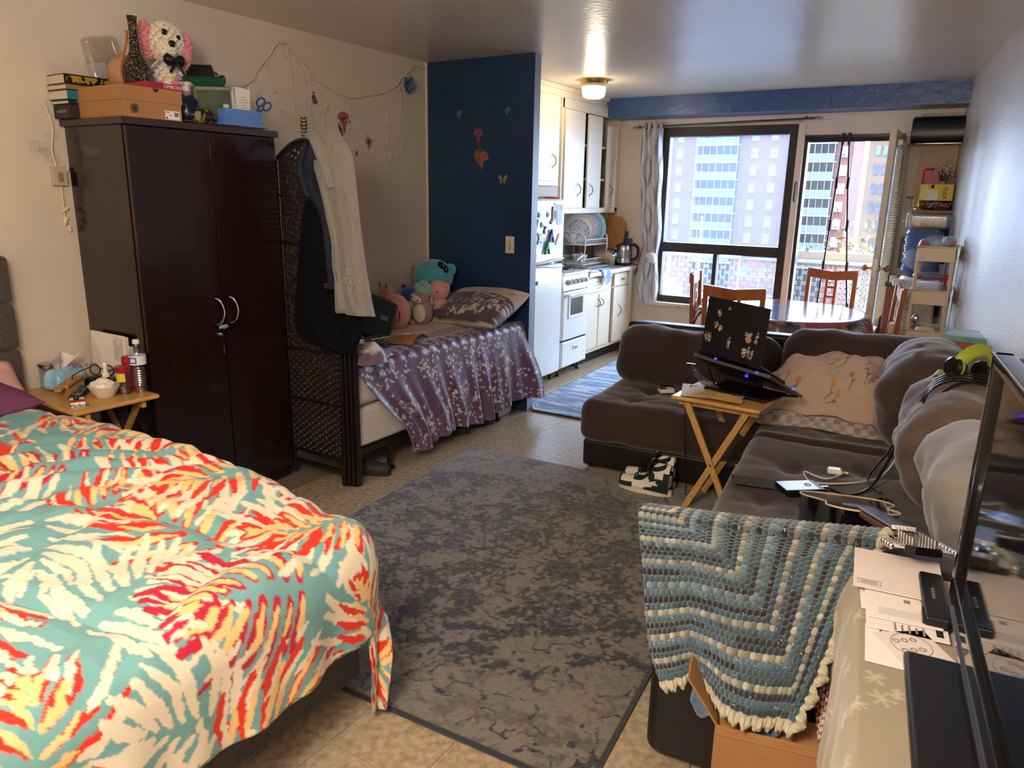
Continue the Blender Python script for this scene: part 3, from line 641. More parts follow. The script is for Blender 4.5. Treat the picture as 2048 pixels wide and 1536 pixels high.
# envelopes against the wardrobe side
for k, (dx, m_, lab, zz, ww) in enumerate(((0, paper, 'large white envelope in front, standing against the wardrobe side', .235, .27), (.018, mat('grey_paper', '#c9c2b8', .7), 'greyish envelope right behind the front white envelope', .232, .27), (.05, mat('cream_paper', '#d8cfc0', .7), 'lower cream envelope peeking out behind the water bottle', .19, .25))):
    t = thing('envelope', lab, 'envelope', (.205+dx, 1.862+.008*k, ZT), (-.03, 0, -.02*k)); obj('sheet', MB().box((0, 0, zz/2), (ww, .004, zz), .0015), m_, t, M='local')
    if k == 0:
        obj('flap', MB().add([(-ww/2, -.0025, .005), (-ww/2, -.0025, zz-.005), (-ww/2+.075, -.0032, zz*.48)], [(0, 2, 1)]), mat('flap_paper', '#d9cfc4', .7), t, M='local', smooth=False)
        pb = MB()
        for i in range(4): pb.box((.06+i*.016, -.0026, .165-.008*(i % 2)), (.004, .0006, .09-.02*(i % 3)))
        obj('print', pb, mat('grey_ink', '#8a827c', .7), t, M='local', smooth=False, kind='stuff')
        obj('address_window', MB().box((.085, -.0023, .17), (.085, .0006, .115)), mat('address_grey', '#d2cac2', .6), t, M='local', smooth=False)
# ------------------------------------------------ mahogany wardrobe
mah = mat('dark_mahogany', '#220e10', .22, spec=.6, col2='#170909', ns=2.2, nd=5, stretch=(3, 3, .35), coat=.15)
wd = thing('wardrobe', 'dark mahogany two door wardrobe against the left wall', 'wardrobe', (.24, 2.29, 0))
obj('carcass', MB().box((.225, 1.906, .92), (.43, .018, 1.76), .002).box((.225, 2.676, .92), (.43, .018, 1.76), .002).box((.02, 2.29, .92), (.012, .75, 1.76)).box((.225, 2.29, .06), (.42, .75, .04)), mah, wd)
obj('plinth', MB().box((.23, 2.29, .03), (.43, .78, .06), .002), mah, wd)
obj('top_board', MB().box((.24, 2.29, 1.815), (.478, .82, .03), .004), mat('wardrobe_top', '#39292a', .35), wd)
dl = obj('door', MB().box((.456, 2.102, .93), (.02, .402, 1.735), .003), mah, wd); d2 = obj('door', MB().box((.456, 2.496, .93), (.02, .376, 1.735), .003), mah, wd)
for d_, y in ((dl, 2.265), (d2, 2.345)):
    s = 1 if d_ is dl else 1
    obj('handle', MB().tube(cat_([(.466, y, 1.035), (.488, y+.012, 1.02), (.498, y+.022, .97), (.488, y+.012, .92), (.466, y, .905)], 5), .0045, 8), chrome, d_)
obj('lock', MB().lathe([(.011, 0), (.011, .006), (0, .007)], 14, M=TR((.466, 2.27, .86), (0, PI/2, 0))), chrome, dl)
t = thing('key', 'small key with black bow hanging from the wardrobe lock', 'key', (.475, 2.272, .86))
obj('bow', MB().box((.48, 2.272, .86), (.02, .003, .01), .001), steel, t); obj('fob', MB().box((.482, 2.276, .825), (.004, .016, .04), .002), black_pl, t); obj('blade', MB().box((.483, 2.28, .785), (.002, .006, .045), .0008), steel, t)
t = thing('bow_charm', 'little teal bow tied to the left wardrobe door handle', 'bow', (.492, 2.277, .90))
obj('bow', MB().ell((.495, 2.265, .90), (.012, .03, .018), (.3, 0, 0)).ell((.495, 2.29, .90), (.012, .03, .018), (-.3, 0, 0)).ell((.498, 2.277, .895), (.012, .012, .014)), mat('teal_bow', '#7fa79b', .6), t)
# ------------------------------------------------ things on the wardrobe (top at z = 1.83)
ZW = 1.83
kraft = mat('kraft_card', '#a8784a', .6, col2='#9c6e42', ns=4)
sb = thing('shoe_box', 'brown cardboard shoe box with a black sun emblem on the wardrobe corner', 'box', (.31, 2.03, ZW))
obj('box', MB().box((.31, 2.03, ZW+.034), (.33, .268, .068), .001), kraft, sb)
obj('lid', MB().box((.311, 2.03, ZW+.096), (.338, .276, .058), .0015), kraft, sb)
em = MB(); em.lathe([(0, 0), (.008, 0), (.008, .0006), (0, .0006)], 12)
for k in range(18):
    a = k*2*PI/18; em.box((.0145*math.cos(a), .0145*math.sin(a), .0003), (.011, .0028, .0006), rot=(0, 0, a))
em2 = MB(); em2.add(em.v, em.f, M=face((.4752, 1.945, ZW+.035), (0, 1, 0), (0, 0, 1))); obj('emblem', em2, ink, sb, smooth=False)
obj('thumb_hole', MB().lathe([(0, 0), (.014, 0), (.014, .0008), (0, .0008)], 14, M=face((.4802, 2.045, ZW+.122), (0, 1, 0), (0, 0, 1)), a0=PI, a1=2*PI, caps=False), mat('dark_card', '#3a2018', .8), sb, smooth=False)
lb = obj('size_label', MB().box((.4755, 2.118, ZW+.022), (.001, .07, .036)), paper, sb, smooth=False)
bars = MB()
for k in range(7): bars.box((.4763, 2.128+k*.003, ZW+.026), (.0006, .0016, .018))
bars.box((.4763, 2.095, ZW+.034), (.0006, .018, .003)).box((.4763, 2.107, ZW+.022), (.0006, .004, .006)).box((.4763, 2.09, ZW+.01), (.0006, .008, .006))
obj('barcode', bars, ink, lb, smooth=False, kind='stuff')
rb = thing('red_box', 'flat red instrument box lying on the shoe box', 'box', (.36, 2.12, 1.955)); obj('box', MB().box((.36, 2.10, 1.969), (.2, .17, .026), .002), mat('crimson_card', '#9c1f30', .45), rb)
text('lettering', 'OMRON', .022, paper, rb, face((.4605, 2.14, 1.969), (0, 1, 0), (0, 0, 1)))
# stack of books at the corner
def book(label, c, d, rot, cover, group=None, spine=None, name='book'):
    t = thing(name, label, 'book', (c[0], c[1], c[2]), rot, group)
    L_, W_, T = d[1], d[0], d[2]
    obj('cover', MB().box((0, 0, T/2-.0015+T/2-.0), (W_, L_, .003), .001).box((0, 0, .0015), (W_, L_, .003), .001).box((W_/2-.0015, 0, T/2), (.003, L_, T), .001), cover, t, M='local')
    obj('pages', MB().box((-.003, 0, T/2), (W_-.008, L_-.008, T-.006)), mat('page_block', '#d8c8ac', .8, col2='#c4b090', ns=160, stretch=(.1, .1, 2)), t, M='local', smooth=False)
    if spine: obj('spine_print', MB().box((W_/2+.0006, 0, T/2), (.0008, L_*.92, T*.72)), spine, t, M='local', smooth=False)
    return t
bk = mat('black_leatherette', '#17140f', .4); gs = mat('gilt_ornament', '#1a140c', .35, col2='#b98f3a', ns=60, nd=3, lo=.48, hi=.52, metal=.3)
book('ornate black book with gilt spine on top of the wardrobe stack', (.085, 1.965, 1.968), (.15, .235, .040), -.05, bk, spine=gs)
book('tan paperback under the gilt black book', (.09, 1.955, 1.945), (.155, .225, .021), -.02, mat('tan_cover', '#8a6a40', .6))
book('teal spined book in the middle of the wardrobe stack', (.085, 1.95, 1.905), (.145, .21, .038), .02, mat('teal_cover', '#1d6f7c', .5))
book('thin navy book above the black box', (.08, 1.955, 1.887), (.13, .2, .017), .0, mat('navy_cover', '#1f2238', .5))
t = thing('black_box', 'black lettered box at the bottom of the wardrobe book stack', 'box', (.085, 1.94, ZW)); obj('box', MB().box((.085, 1.945, ZW+.028), (.13, .18, .055), .002), mat('soft_black', '#26221f', .55), t)
text('lettering', 'ANDREAS', .017, mat('grey_print', '#8f8a84', .6), t, face((.083, 1.8545, ZW+.028), (1, 0, 0), (0, 0, 1)))
# glitter vase
t = thing('glitter_vase', 'tall brown glitter covered bottle vase beside the rose puppy', 'vase', (.33, 2.065, 1.983))
gl = mat('brown_glitter', '#2a1a12', .35, metal=.6, col2='#b09a78', ns=150, nd=2, lo=.55, hi=.66, bump=.8, bs=160)
obj('vase', MB().lathe([(0, 0), (.052, 0), (.056, .015), (.054, .06), (.040, .095), (.022, .13), (.017, .2), (.018, .25), (.021, .27), (.017, .27), (.013, .2)], 26), gl, t, M='local')
# puppy covered in foam roses
t = thing('rose_puppy', 'white and pink foam rose puppy with a black ribbon bow', 'plush toy', (.27, 2.25, 1.958))
wr_ = mat('cream_foam', '#e6dcc4', .8); pk_ = mat('pink_foam', '#dd8f96', .8); lil = mat('lilac_foam', '#b48fb4', .8)
rose_me = {}
def rosy(name, c, d, rot, m, n, parent, m2=None, r=.013):
    b = MB().ell((0, 0, 0), (d[0]*.94, d[1]*.94, d[2]*.94), n=14)
    ga = PI*(3-5**.5)
    for k in range(n):
        z = 1-2*(k+.5)/n; rr = math.sqrt(1-z*z); p = Vector((rr*math.cos(ga*k)*d[0]/2, rr*math.sin(ga*k)*d[1]/2, z*d[2]/2)); nn = p.normalized()
        q = nn.to_track_quat('Z', 'Y').to_matrix().to_4x4(); mi = 1 if (m2 and random.random() < .35) else 0
        b.lathe([(r*1.0, -.004), (r, .004), (r*.6, .0065), (r*.55, .003), (r*.3, .006), (0, .004)], 7, mi, M=Matrix.Translation(p) @ q)
    return obj(name, MB_xf(b, TR(c, rot)), [m, m2] if m2 else m, parent)
def MB_xf(b, M): b.v = [tuple(M @ Vector(p)) for p in b.v]; return b
F = Vector((.84, -.54, 0))   # the puppy looks at the bed
rosy('body', (.27, 2.255, 2.035), (.15, .15, .15), (0, 0, 0), wr_, 110, t, lil)
rosy('head', (.275, 2.25, 2.185), (.155, .155, .165), (0, 0, 0), wr_, 130, t)
rosy('muzzle', (.335, 2.215, 2.15), (.075, .08, .07), (0, 0, 0), wr_, 40, t)
rosy('ear', (.25, 2.175, 2.185), (.06, .05, .15), (.15, .1, 0), pk_, 60, t); rosy('ear', (.305, 2.325, 2.15), (.06, .05, .15), (-.15, .1, 0), pk_, 60, t)
rosy('paw', (.345, 2.21, 1.99), (.07, .07, .06), (0, 0, 0), wr_, 36, t, pk_); rosy('paw', (.35, 2.29, 1.985), (.07, .07, .055), (0, 0, 0), wr_, 36, t, lil)
for nm, p, s in (('eye', (.345, 2.205, 2.215), .026), ('eye', (.353, 2.265, 2.2), .022), ('nose', (.378, 2.215, 2.165), .03)): obj(nm, MB().ell(p, (s*.6, s*1.2, s)), black_gl, t)
bw = MB()
for s in (-1, 1):
    bw.tube(cat_([(.36, 2.235, 2.095), (.365, 2.235+s*.03, 2.118), (.36, 2.235+s*.045, 2.10), (.36, 2.235+s*.03, 2.085), (.36, 2.235, 2.095)], 5), .006, 6, flat=2.2)
    bw.tube([(.362, 2.235, 2.093), (.368, 2.235+s*.022, 2.065), (.37, 2.235+s*.035+.015*(s > 0), 2.045-.02*(s > 0))], .006, 6, flat=.5)
obj('ribbon_bow', bw, mat('black_ribbon', '#14141a', .35), t)
# leather pouch and plastic bag behind
t = thing('leather_pouch', 'open tan leather pouch with orange piping behind the glitter vase', 'pouch', (.2, 2.09, 1.957))
b = MB().ell((.2, 2.09, 2.03), (.14, .15, .17), n=18); obj('pouch', b, mat('tan_leather', '#b38b68', .5, col2='#a17a58', ns=12, bump=.2, bs=60), t)
obj('piping', MB().tube(cat_([(.275, 2.035, 1.965), (.27, 2.03, 2.03), (.25, 2.06, 2.10), (.24, 2.09, 2.17), (.23, 2.10, 2.21)], 6), .005), mat('orange_piping', '#b5602a', .5), t)
t = thing('clear_bag', 'clear plastic bag of papers against the wall above the wardrobe', 'bag', (.05, 2.1, 1.945))
film = glassmat('clear_film', (.93, .92, .9), .10, .12, (.9, .88, .85), rough=.12)
b = MB().box((.06, 2.09, 2.09), (.05, .17, .22), .024, n=3, cut=(0, 6, 8), rot=(.22, 0, 0)); b.move(lambda p: p+Vector((.02*float(fbm(p.y*20, p.z*20, 5)-.5), 0, 0))); obj('bag', b, film, t)
obj('papers', MB().box((.055, 2.06, 2.03), (.02, .08, .11), .003, rot=(.22, 0, 0)), mat('pale_lilac_paper', '#c8bfca', .7), t); obj('green_card', MB().box((.07, 2.13, 2.05), (.008, .06, .09), .002, rot=(.22, 0, 0)), mat('teal_card', '#4c9a7c', .6, col2='#b9c4a4', ns=16), t)
# green containers, box lid, navy bag
t = thing('box_lid', 'black open box lid leaning on the wall behind green containers', 'box lid', (.1, 2.5, ZW)); obj('lid', MB().box((.12, 2.50, 2.095), (.03, .23, .085), .004, rot=(.12, -.25, 0)), mat('matte_black', '#1d1b19', .6), t)
obj('inner_tray', MB().box((.15, 2.46, 2.035), (.02, .2, .05), .003, rot=(.1, -.2, 0)), mat('mauve_print', '#6a5058', .6, col2='#e0d8d4', ns=22, nd=1, lo=.5, hi=.52), t)
obj('support', MB().box((.12, 2.5, 1.935), (.1, .2, .2), .004), mat('matte_black', '#1d1b19'), t)
t = thing('green_lid_box', 'dark green plastic box behind the clear container on the wardrobe', 'container', (.26, 2.40, ZW)); obj('box', MB().box((.27, 2.395, 1.945), (.16, .24, .22), .012, n=2, rot=(.12, 0, 0)), mat('bottle_green', '#0f4a28', .4), t)
t = thing('clear_container', 'clear olive tinted tub with label beside the blue basket', 'container', (.34, 2.395, ZW))
obj('tub', MB().box((.375, 2.385, 1.935), (.08, .2, .15), .012, n=2, rot=(.1, .08, 0)), mat('olive_tub', '#5f6a4c', .2, trans=.35, col2='#737a5c', ns=8), t); obj('rim', MB().box((.385, 2.385, 2.0), (.075, .2, .016), .006, rot=(.1, .08, 0)), mat('olive_rim', '#8b8f76', .35), t)
obj('label', MB().box((.418, 2.445, 1.915), (.002, .03, .04), rot=(.1, .08, 0)), mat('cream_paper', '#d8cfc0'), t, smooth=False)
t = thing('navy_bag', 'crumpled navy plastic bag between shoe box and tape roll', 'bag', (.36, 2.24, ZW))
b = MB().box((.375, 2.245, 1.89), (.12, .12, .12), .05, n=5, cut=(2, 2, 2)); b.move(lambda p: p+Vector((.03*float(fbm(p.y*25, p.z*25, 5)-.5), .02*float(fbm(p.x*25, p.z*25, 8)-.5), .035*float(fbm(p.x*22, p.y*22, 3)-.5)))); obj('bag', b, mat('navy_film', '#141a30', .3), t)
text('lettering', 'LITHUAN', .015, mat('grey_print', '#8f8a84'), t, face((.44, 2.235, 1.87), (.05, 1, -.1), (0, .1, 1)))
t = thing('tape_roll', 'thick roll of dark gold patterned ribbon on edge of wardrobe', 'ribbon roll', (.455, 2.285, ZW))
M_ = TR((.455, 2.285, ZW+.035), (PI/2, 0, .12)); obj('ribbon', MB().lathe([(.021, -.028), (.034, -.028), (.034, .028), (.021, .028), (.021, -.028)], 28, M=M_, caps=False), mat('gold_black_ribbon', '#1e1a12', .35, metal=.4, col2='#94762f', ns=45, nd=2, lo=.5, hi=.56), t)
obj('core', MB().lathe([(.0, -.0285), (.0205, -.0285), (.0205, .0285), (0, .0285)], 24, M=M_), mat('grey_card', '#8f8a78', .7), t)
# wrapping paper under the basket
g = MB().grid(lambda u, v: (.2+.265*u, 2.19+.46*v, ZW+.003+.010*float(fbm(u*6, v*9, 4))*(.3+u*.7)), 14, 22); obj('wrapping_sheet', g, paper, None, solid=.001, label='crumpled white wrapping paper under the blue basket', cat='paper')
# blue basket, perforated
t = thing('blue_basket', 'light blue perforated plastic basket on the wardrobe', 'basket', (.36, 2.51, ZW+.012)); bp = mat('periwinkle_plastic', '#5f86cc', .4)
def perf(c, right, up, W, Hh, nx, ny, th=.003, b=None):
    """a panel with a grid of square holes"""
    b = b or MB(); M = face(c, right, up); px, py = W/(nx*2+1), Hh/(ny*2+5)
    for i in range(nx+1): b.box((-W/2+(i*2+.5)*px, 0, 0), (px, Hh, th), M=M)
    for j in range(ny+1): b.box((0, -Hh/2+(j*2+(1 if j == 0 else 1.5))*py, 0), (W, py*(2 if j in (0,) else 1), th*.9), M=M)
    b.box((0, Hh/2-py, 0), (W, py*2.4, th*1.2), M=M); return b
zb = ZW+.012+.034
obj('side_panel', perf((.452, 2.515, zb), (0, 1, 0), (0, 0, 1), .225, .068, 26, 6), bp, t, smooth=False, kind='stuff'); obj('side_panel', perf((.272, 2.515, zb), (0, 1, 0), (0, 0, 1), .225, .068, 26, 6), bp, t, smooth=False, kind='stuff')
obj('end_panel', perf((.362, 2.403, zb), (1, 0, 0), (0, 0, 1), .18, .068, 20, 6), bp, t, smooth=False, kind='stuff'); obj('end_panel', perf((.362, 2.627, zb), (1, 0, 0), (0, 0, 1), .18, .068, 20, 6), bp, t, smooth=False, kind='stuff')
obj('bottom', MB().box((.362, 2.515, ZW+.0145), (.18, .225, .004)), bp, t, smooth=False)
obj('rim', MB().tube([(.272, 2.403, zb+.034), (.452, 2.403, zb+.034), (.452, 2.627, zb+.034), (.272, 2.627, zb+.034)], .005, 6, closed=True), bp, t)
for k, (y, lab, hh) in enumerate(((2.475, 'left printed white carton standing in the blue basket', .145), (2.565, 'right printed white carton standing in the blue basket', .15))):
    t = thing('white_carton', lab, 'carton', (.37, y, ZW+.02)); obj('carton', MB().box((.37, y, ZW+.02+hh/2+.012), (.05, .08, hh+.02), .002, rot=(.06*(1-2*k), 0, 0)), paper, t)
    pb = MB()
    for i in range(6): pb.box((.3956, y-.0+.004*k, ZW+.09+.012*i), (.0006, .05-.012*(i % 3), .0022))
    obj('print', pb, mat('grey_ink', '#8a827c'), t, smooth=False, kind='stuff')
def scissors(name, label, loc, rot, m, s=1.):
    t = thing(name, label, 'scissors', loc, rot)
    for k in (-1, 1):
        h = obj('handle', MB().tube([(k*.018*s+.016*s*math.cos(a), 0, .06*s+.023*s*math.sin(a)) for a in np.linspace(0, 2*PI, 16, False)], .0048*s, 6, closed=True).tube([(k*.012*s, 0, .04*s), (0, 0, .0)], .005*s), m, t, M='local')
        obj('blade', MB().box((-k*.006*s, 0, -.045*s), (.01*s, .0015, .09*s), rot=(0, k*.08, 0)), steel, t, M='local')
    return t
scissors('scissors', 'black handled scissors sticking up behind the white cartons', (.33, 2.46, 2.0), (0, .3, 1.2), black_pl, .95)
scissors('scissors', 'blue handled scissors hooked over the basket right corner', (.42, 2.62, 1.91), (.6, .55, 1.25), mat('blue_grip', '#2a4a86', .35), 1.0)
# ------------------------------------------------ fairy light garland and stickers on the left wall
cord = mat('ivory_cord', '#d8c4a4', .5); tapef = glassmat('tape_film', (1, 1, 1), .10, 0, rough=.12)
ga = thing('light_garland', 'unlit fairy light garland with dangling twig strands on the left wall', 'garland', (.01, 3.6, 2.2))
path = [(.25, 2.60, 2.02), (.06, 2.80, 2.06), (.014, 2.91, 2.11), (.014, 3.02, 2.22), (.014, 3.13, 2.34), (.014, 3.24, 2.35), (.014, 3.35, 2.23), (.014, 3.47, 2.18), (.014, 3.66, 2.13), (.014, 3.91, 2.16), (.014, 4.14, 2.24), (.014, 4.22, 2.31), (.014, 4.36, 2.40), (.014, 4.48, 2.40)]
mp = cat_(path, 6); obj('main_cord', MB().tube([p+Vector((0, .003*math.sin(k), .003*math.cos(k*1.3))) for k, p in enumerate(mp)], .0055, 6), cord, ga)
obj('main_cord', MB().tube([p+Vector((.004, .006*math.sin(k*.9+2), .006*math.cos(k*.7))) for k, p in enumerate(mp)], .004, 5), cord, ga)
strands = [[(3.06, 2.26), (3.10, 2.14), (3.14, 2.05), (3.17, 1.98)], [(2.97, 2.16), (2.98, 2.08), (3.0, 2.04)], [(3.21, 2.34), (3.23, 2.2), (3.23, 2.05), (3.25, 1.92), (3.28, 1.83)], [(3.36, 2.22), (3.38, 2.1), (3.36, 2.0), (3.4, 1.93)], [(3.48, 2.17), (3.50, 2.05), (3.47, 1.98), (3.49, 1.88)], [(3.67, 2.13), (3.70, 2.02), (3.68, 1.95), (3.71, 1.85), (3.74, 1.80)], [(3.92, 2.16), (3.94, 2.07), (3.92, 1.99)], [(4.05, 2.19), (4.07, 2.05), (4.05, 1.92), (4.09, 1.82), (4.08, 1.74)], [(4.20, 2.26), (4.21, 2.1), (4.18, 1.98), (4.21, 1.88), (4.20, 1.78)], [(4.29, 2.37), (4.33, 2.31)], [(3.30, 2.28), (3.38, 2.26), (3.40, 2.2)]]
bulb = mat('clear_bulb', '#d9cdb4', .25)
for st in strands:
    pts = cat_([(.012, a, b_) for a, b_ in st], 7); s_ = obj('strand', MB().tube([p+Vector((0, .004*math.sin(i*2.1), 0)) for i, p in enumerate(pts)], .003, 5), cord, ga)
    b = MB()
    for i in range(3, len(pts), 4):
        p = pts[i]; d = (1 if (i//4) % 2 else -1); b.tube([p, p+Vector((.006, d*.02, .012)), p+Vector((.008, d*.032, -.002))], .0022, 5).ell(p+Vector((.008, d*.036, -.004)), (.008, .012, .008), n=8)
    obj('bulbs', b, bulb, s_, kind='stuff')
def film_tape(y, z, w_, h_): return MB().box((.003, y, z), (.002, w_, h_))
# blue artificial rose caught in the garland
t = thing('blue_rose', 'blue artificial rose wrapped in wire at the garland end', 'flower', (.03, 4.22, 2.26)); bm_ = mat('blue_petal', '#41628c', .6, col2='#2c4468', ns=30)
for k in range(9):
    a = k*2.4; r = .012+.005*k; b = MB().grid(lambda u, v: (.02+.03*v*(1-.3*u*(1-u)), r*math.cos(a+(u-.5)*1.6)*(.6+.6*v), r*math.sin(a+(u-.5)*1.6)*(.6+.6*v)+.004*math.sin(u*8)), 6, 4)
    obj('petal', b, bm_, t, M=None if False else 'local', solid=.0015)
obj('wire', MB().tube([(.03+.02*math.cos(a*1.7), .05*math.cos(a)*(1+.3*math.sin(a*2.3)), .06*math.sin(a*1.1)) for a in np.linspace(0, 12, 60)], .0018, 5), bulb, t, M='local')
# wall decals: calla lilies, butterflies, leaf
def decal(name, label, cat, parts_, M):
    t = thing(name, label, cat, M.translation)
    for nm, poly, m, z in parts_:
        b = MB(); b.prism([(p[0]*.01, p[1]*.01) for p in poly], .0004+z*.0004, .0009+z*.0004); obj(nm, MB_xf(b, M), m, t, smooth=False)
    return t
def LW(y, z, s=1.): return face((.0005, y, z), (0, 1, 0), (0, 0, 1)) @ Matrix.Scale(s, 4)
def BW(x, z, s=1.): return face((x, 4.5118, z), (1, 0, 0), (0, 0, 1)) @ Matrix.Scale(s, 4)
coral = mat('coral_print', '#b0645e', .6, col2='#8e4046', ns=30); pinkp = mat('pink_print', '#c98a96', .6, col2='#a75a70', ns=40); deep = mat('wine_print', '#7a3440', .6); leafp = mat('leaf_print', '#3f5a44', .6, col2='#2b4032', ns=30); ochre = mat('ochre_print', '#86602f', .6, col2='#6e4a38', ns=25)
lily = [(-6, 1), (-4, 4.5), (0, 5.5), (3.5, 4.5), (5.5, 1.5), (6.5, -1.5), (3.5, -1), (2, -3), (1.2, -7), (0, -10), (-1, -7), (-2.2, -3), (-4, -.5)]
lthr = [(-2.4, 1.2), (0, 2.4), (2.4, 1.4), (1.4, -1), (0, -2.5), (-1.2, -1)]
decal('lily_sticker', 'large coral calla lily decal above the grey hoodie', 'sticker', [('petal', lily, coral, 0), ('throat', lthr, deep, 1), ('leaf', [(-5.5, -2), (-4, -3), (-2, -6), (-1, -11), (-3, -9.5), (-5, -6)], leafp, 0)], LW(3.66, 1.985, .95))
decal('lily_sticker', 'small pink calla lily decal right of the coral lily', 'sticker', [('petal', [(-4, 0), (-2.5, 4), (-1, 6), (1.5, 3.5), (4, 2), (4.5, -1), (2, -3), (.5, -5), (-.5, -8), (-1.2, -5), (-3, -2.5)], pinkp, 0), ('throat', lthr, deep, 1)], LW(3.885, 1.865, .85))
bfl = [(0, 3), (1.5, 5), (2.6, 4.5), (2.4, 1), (2.6, -2), (1.5, -4), (0, -1.5), (-1.2, -3.2), (-2, -1.5), (-1.6, 1.2), (-2, 3)]
decal('butterfly_sticker', 'dark butterfly decal under the garland on the cream wall', 'sticker', [('wings', bfl, mat('brown_print', '#4a3a36', .6, col2='#8a7a70', ns=40), 0), ('body', [(-.3, -3), (.3, -3), (.3, 3.5), (-.3, 3.5)], ink, 1)], LW(3.41, 2.08, .9) @ TR((0, 0, 0), (0, 0, .4)))
decal('butterfly_sticker', 'tiny faint butterfly decal beside the grey hoodie', 'sticker', [('wings', bfl, mat('sepia_print', '#6a5a4c', .6), 0)], LW(3.765, 1.785, .5))
lf_ = MB(); t = thing('leaf_sticker', 'dark green cut monstera leaf decal above the denim jacket', 'sticker', (.001, 3.32, 1.9))
for k in range(6):
    for s in (-1, 1): obj('leaf_lobe', MB_xf(MB().prism([(0, 0), (s*.022, .012), (s*.03, .004), (s*.02, -.006), (0, -.006)], .0004, .001), face((.0005, 3.32, 1.965-k*.02), (0, 1, 0), (0, 0, 1)) @ TR((0, 0, 0), (0, 0, .1), 1.1-.1*abs(k-2))), leafp, t, smooth=False)
decal('lily_sticker', 'upper rose coloured calla lily decal on the navy wall', 'sticker', [('petal', lily, mat('rose_print', '#8a4e4c', .6, col2='#6e3a40', ns=30), 0), ('throat', lthr, deep, 1)], BW(.455, 1.95, .72))
decal('lily_sticker', 'pair of ochre and coral calla lilies decal low on the navy wall', 'sticker', [('leaf', [(-2, 8), (3, 7), (6, 5), (3, 2), (0, 3), (-4, 6)], leafp, 0), ('petal', [(-5, 5), (-1, 6), (2, 2), (3, -4), (1, -8), (-3, -5), (-5.5, 0)], ochre, 1), ('petal', [(1, 3), (5, 5), (9, 3), (10.5, -2), (8, -3), (5, -4), (3.5, -9), (1.5, -9), (2, -3)], coral, 2), ('stem', [(1, -8), (3.5, -8), (3, -13), (.5, -13)], leafp, 0)], BW(.465, 1.80, .78))
gb = mat('grey_wing', '#76869a', .5, col2='#3d4d66', ns=40); tanw = mat('olive_wing', '#7f8068', .6)
decal('butterfly_sticker', 'silver butterfly at upper left of the navy wall', 'butterfly', [('wings', bfl, gb, 0), ('body', [(-.3, -3), (.3, -3), (.3, 3.5), (-.3, 3.5)], ink, 1)], BW(.285, 2.09, .75) @ TR((0, 0, 0), (0, 0, -.5)))
decal('butterfly_sticker', 'silver butterfly at upper right of the navy wall', 'butterfly', [('wings', bfl, gb, 0), ('body', [(-.3, -3), (.3, -3), (.3, 3.5), (-.3, 3.5)], ink, 1)], BW(.69, 2.10, .7) @ TR((0, 0, 0), (0, 0, -.7)))
wing = [(0, .6), (2, 3.2), (4.5, 4), (4.2, .5), (2.6, -.5), (2.8, -2.8), (1.2, -3.4), (0, -.8)]
decal('butterfly_sticker', 'olive butterfly with spread wings on the navy wall', 'butterfly', [('wing', wing, tanw, 0), ('wing', [(-x, y) for x, y in reversed(wing)], tanw, 0), ('body', [(-.3, -2.5), (.3, -2.5), (.3, 3), (-.3, 3)], ink, 1)], BW(.665, 1.645, .85))
# light switch on the navy wall
t = thing('light_switch', 'ivory light switch plate on the navy wall', 'switch', (.73, 4.512, 1.2)); obj('plate', MB().box((.735, 4.508, 1.2), (.072, .007, .118), .003, n=2), cream_enamel, t)
obj('rocker', MB().box((.735, 4.503, 1.2), (.034, .006, .068), .002, rot=(.08, 0, 0)), trim_white, t)
obj('sticker', MB().tube(cat_([(.728, 4.499, 1.17), (.74, 4.499, 1.172), (.742, 4.499, 1.2), (.735, 4.499, 1.225), (.742, 4.499, 1.232)], 4), .002, 4), ink, t)
for p in ((.735, 4.5, 1.248), (.735, 4.5, 1.152)): obj('screw', MB().lathe([(.003, 0), (0, .001)], 8, M=TR((p[0], 4.5045, p[2]), (PI/2, 0, 0))), steel, t)
# battery pack, cord and clips left of the wardrobe
t = thing('battery_pack', 'ivory battery box of the fairy lights taped left of the wardrobe', 'battery box', (.012, 1.84, 1.54))
obj('box', MB().box((.013, 1.845, 1.587), (.026, .062, .082), .004), mat('ivory_box', '#b8a488', .5), t); obj('switch', MB().box((.02, 1.88, 1.617), (.012, .008, .02), .002), trim_white, t)
[obj('print_line', MB().box((.0262, 1.838+.006*k, 1.582), (.0006, .0025, .045-.008*(k % 2))), ink, t, smooth=False) for k in range(4)]
t = thing('garland_cord', 'lower ivory cord and clips hanging left of the wardrobe', 'cord', (.01, 1.85, 1.35)); obj('cord', MB().tube(cat_([(.012, 1.82, 1.9), (.012, 1.845, 1.8), (.012, 1.83, 1.7), (.012, 1.84, 1.63)], 6), .004), cord, t); obj('cord', MB().tube(cat_([(.012, 1.85, 1.545), (.012, 1.85, 1.45), (.012, 1.845, 1.37)], 5), .0035), cord, t)
for k, (y, z) in enumerate(((1.855, 1.45), (1.85, 1.44), (1.85, 1.395), (1.862, 1.36))): obj('clip', MB().box((.014, y, z), (.012, .03, .012), .003, rot=(.6*k, 0, 0)), bulb, t)
t = thing('clear_tape', 'shiny crumpled clear tape holding the cord left of the wardrobe', 'tape', (.004, 1.8, 1.68))
for k, (y, z, s_) in enumerate(((1.79, 1.71, .07), (1.81, 1.69, .05), (1.83, 1.66, .05), (1.84, 1.76, .04))):
    g = MB().grid(lambda u, v: (.004+.012*float(fbm(u*5+k, v*5, k)), y+s_*(u-.5)*1.4, z+s_*(v-.5)*.7), 8, 6); obj('film', g, tapef, t, smooth=False)
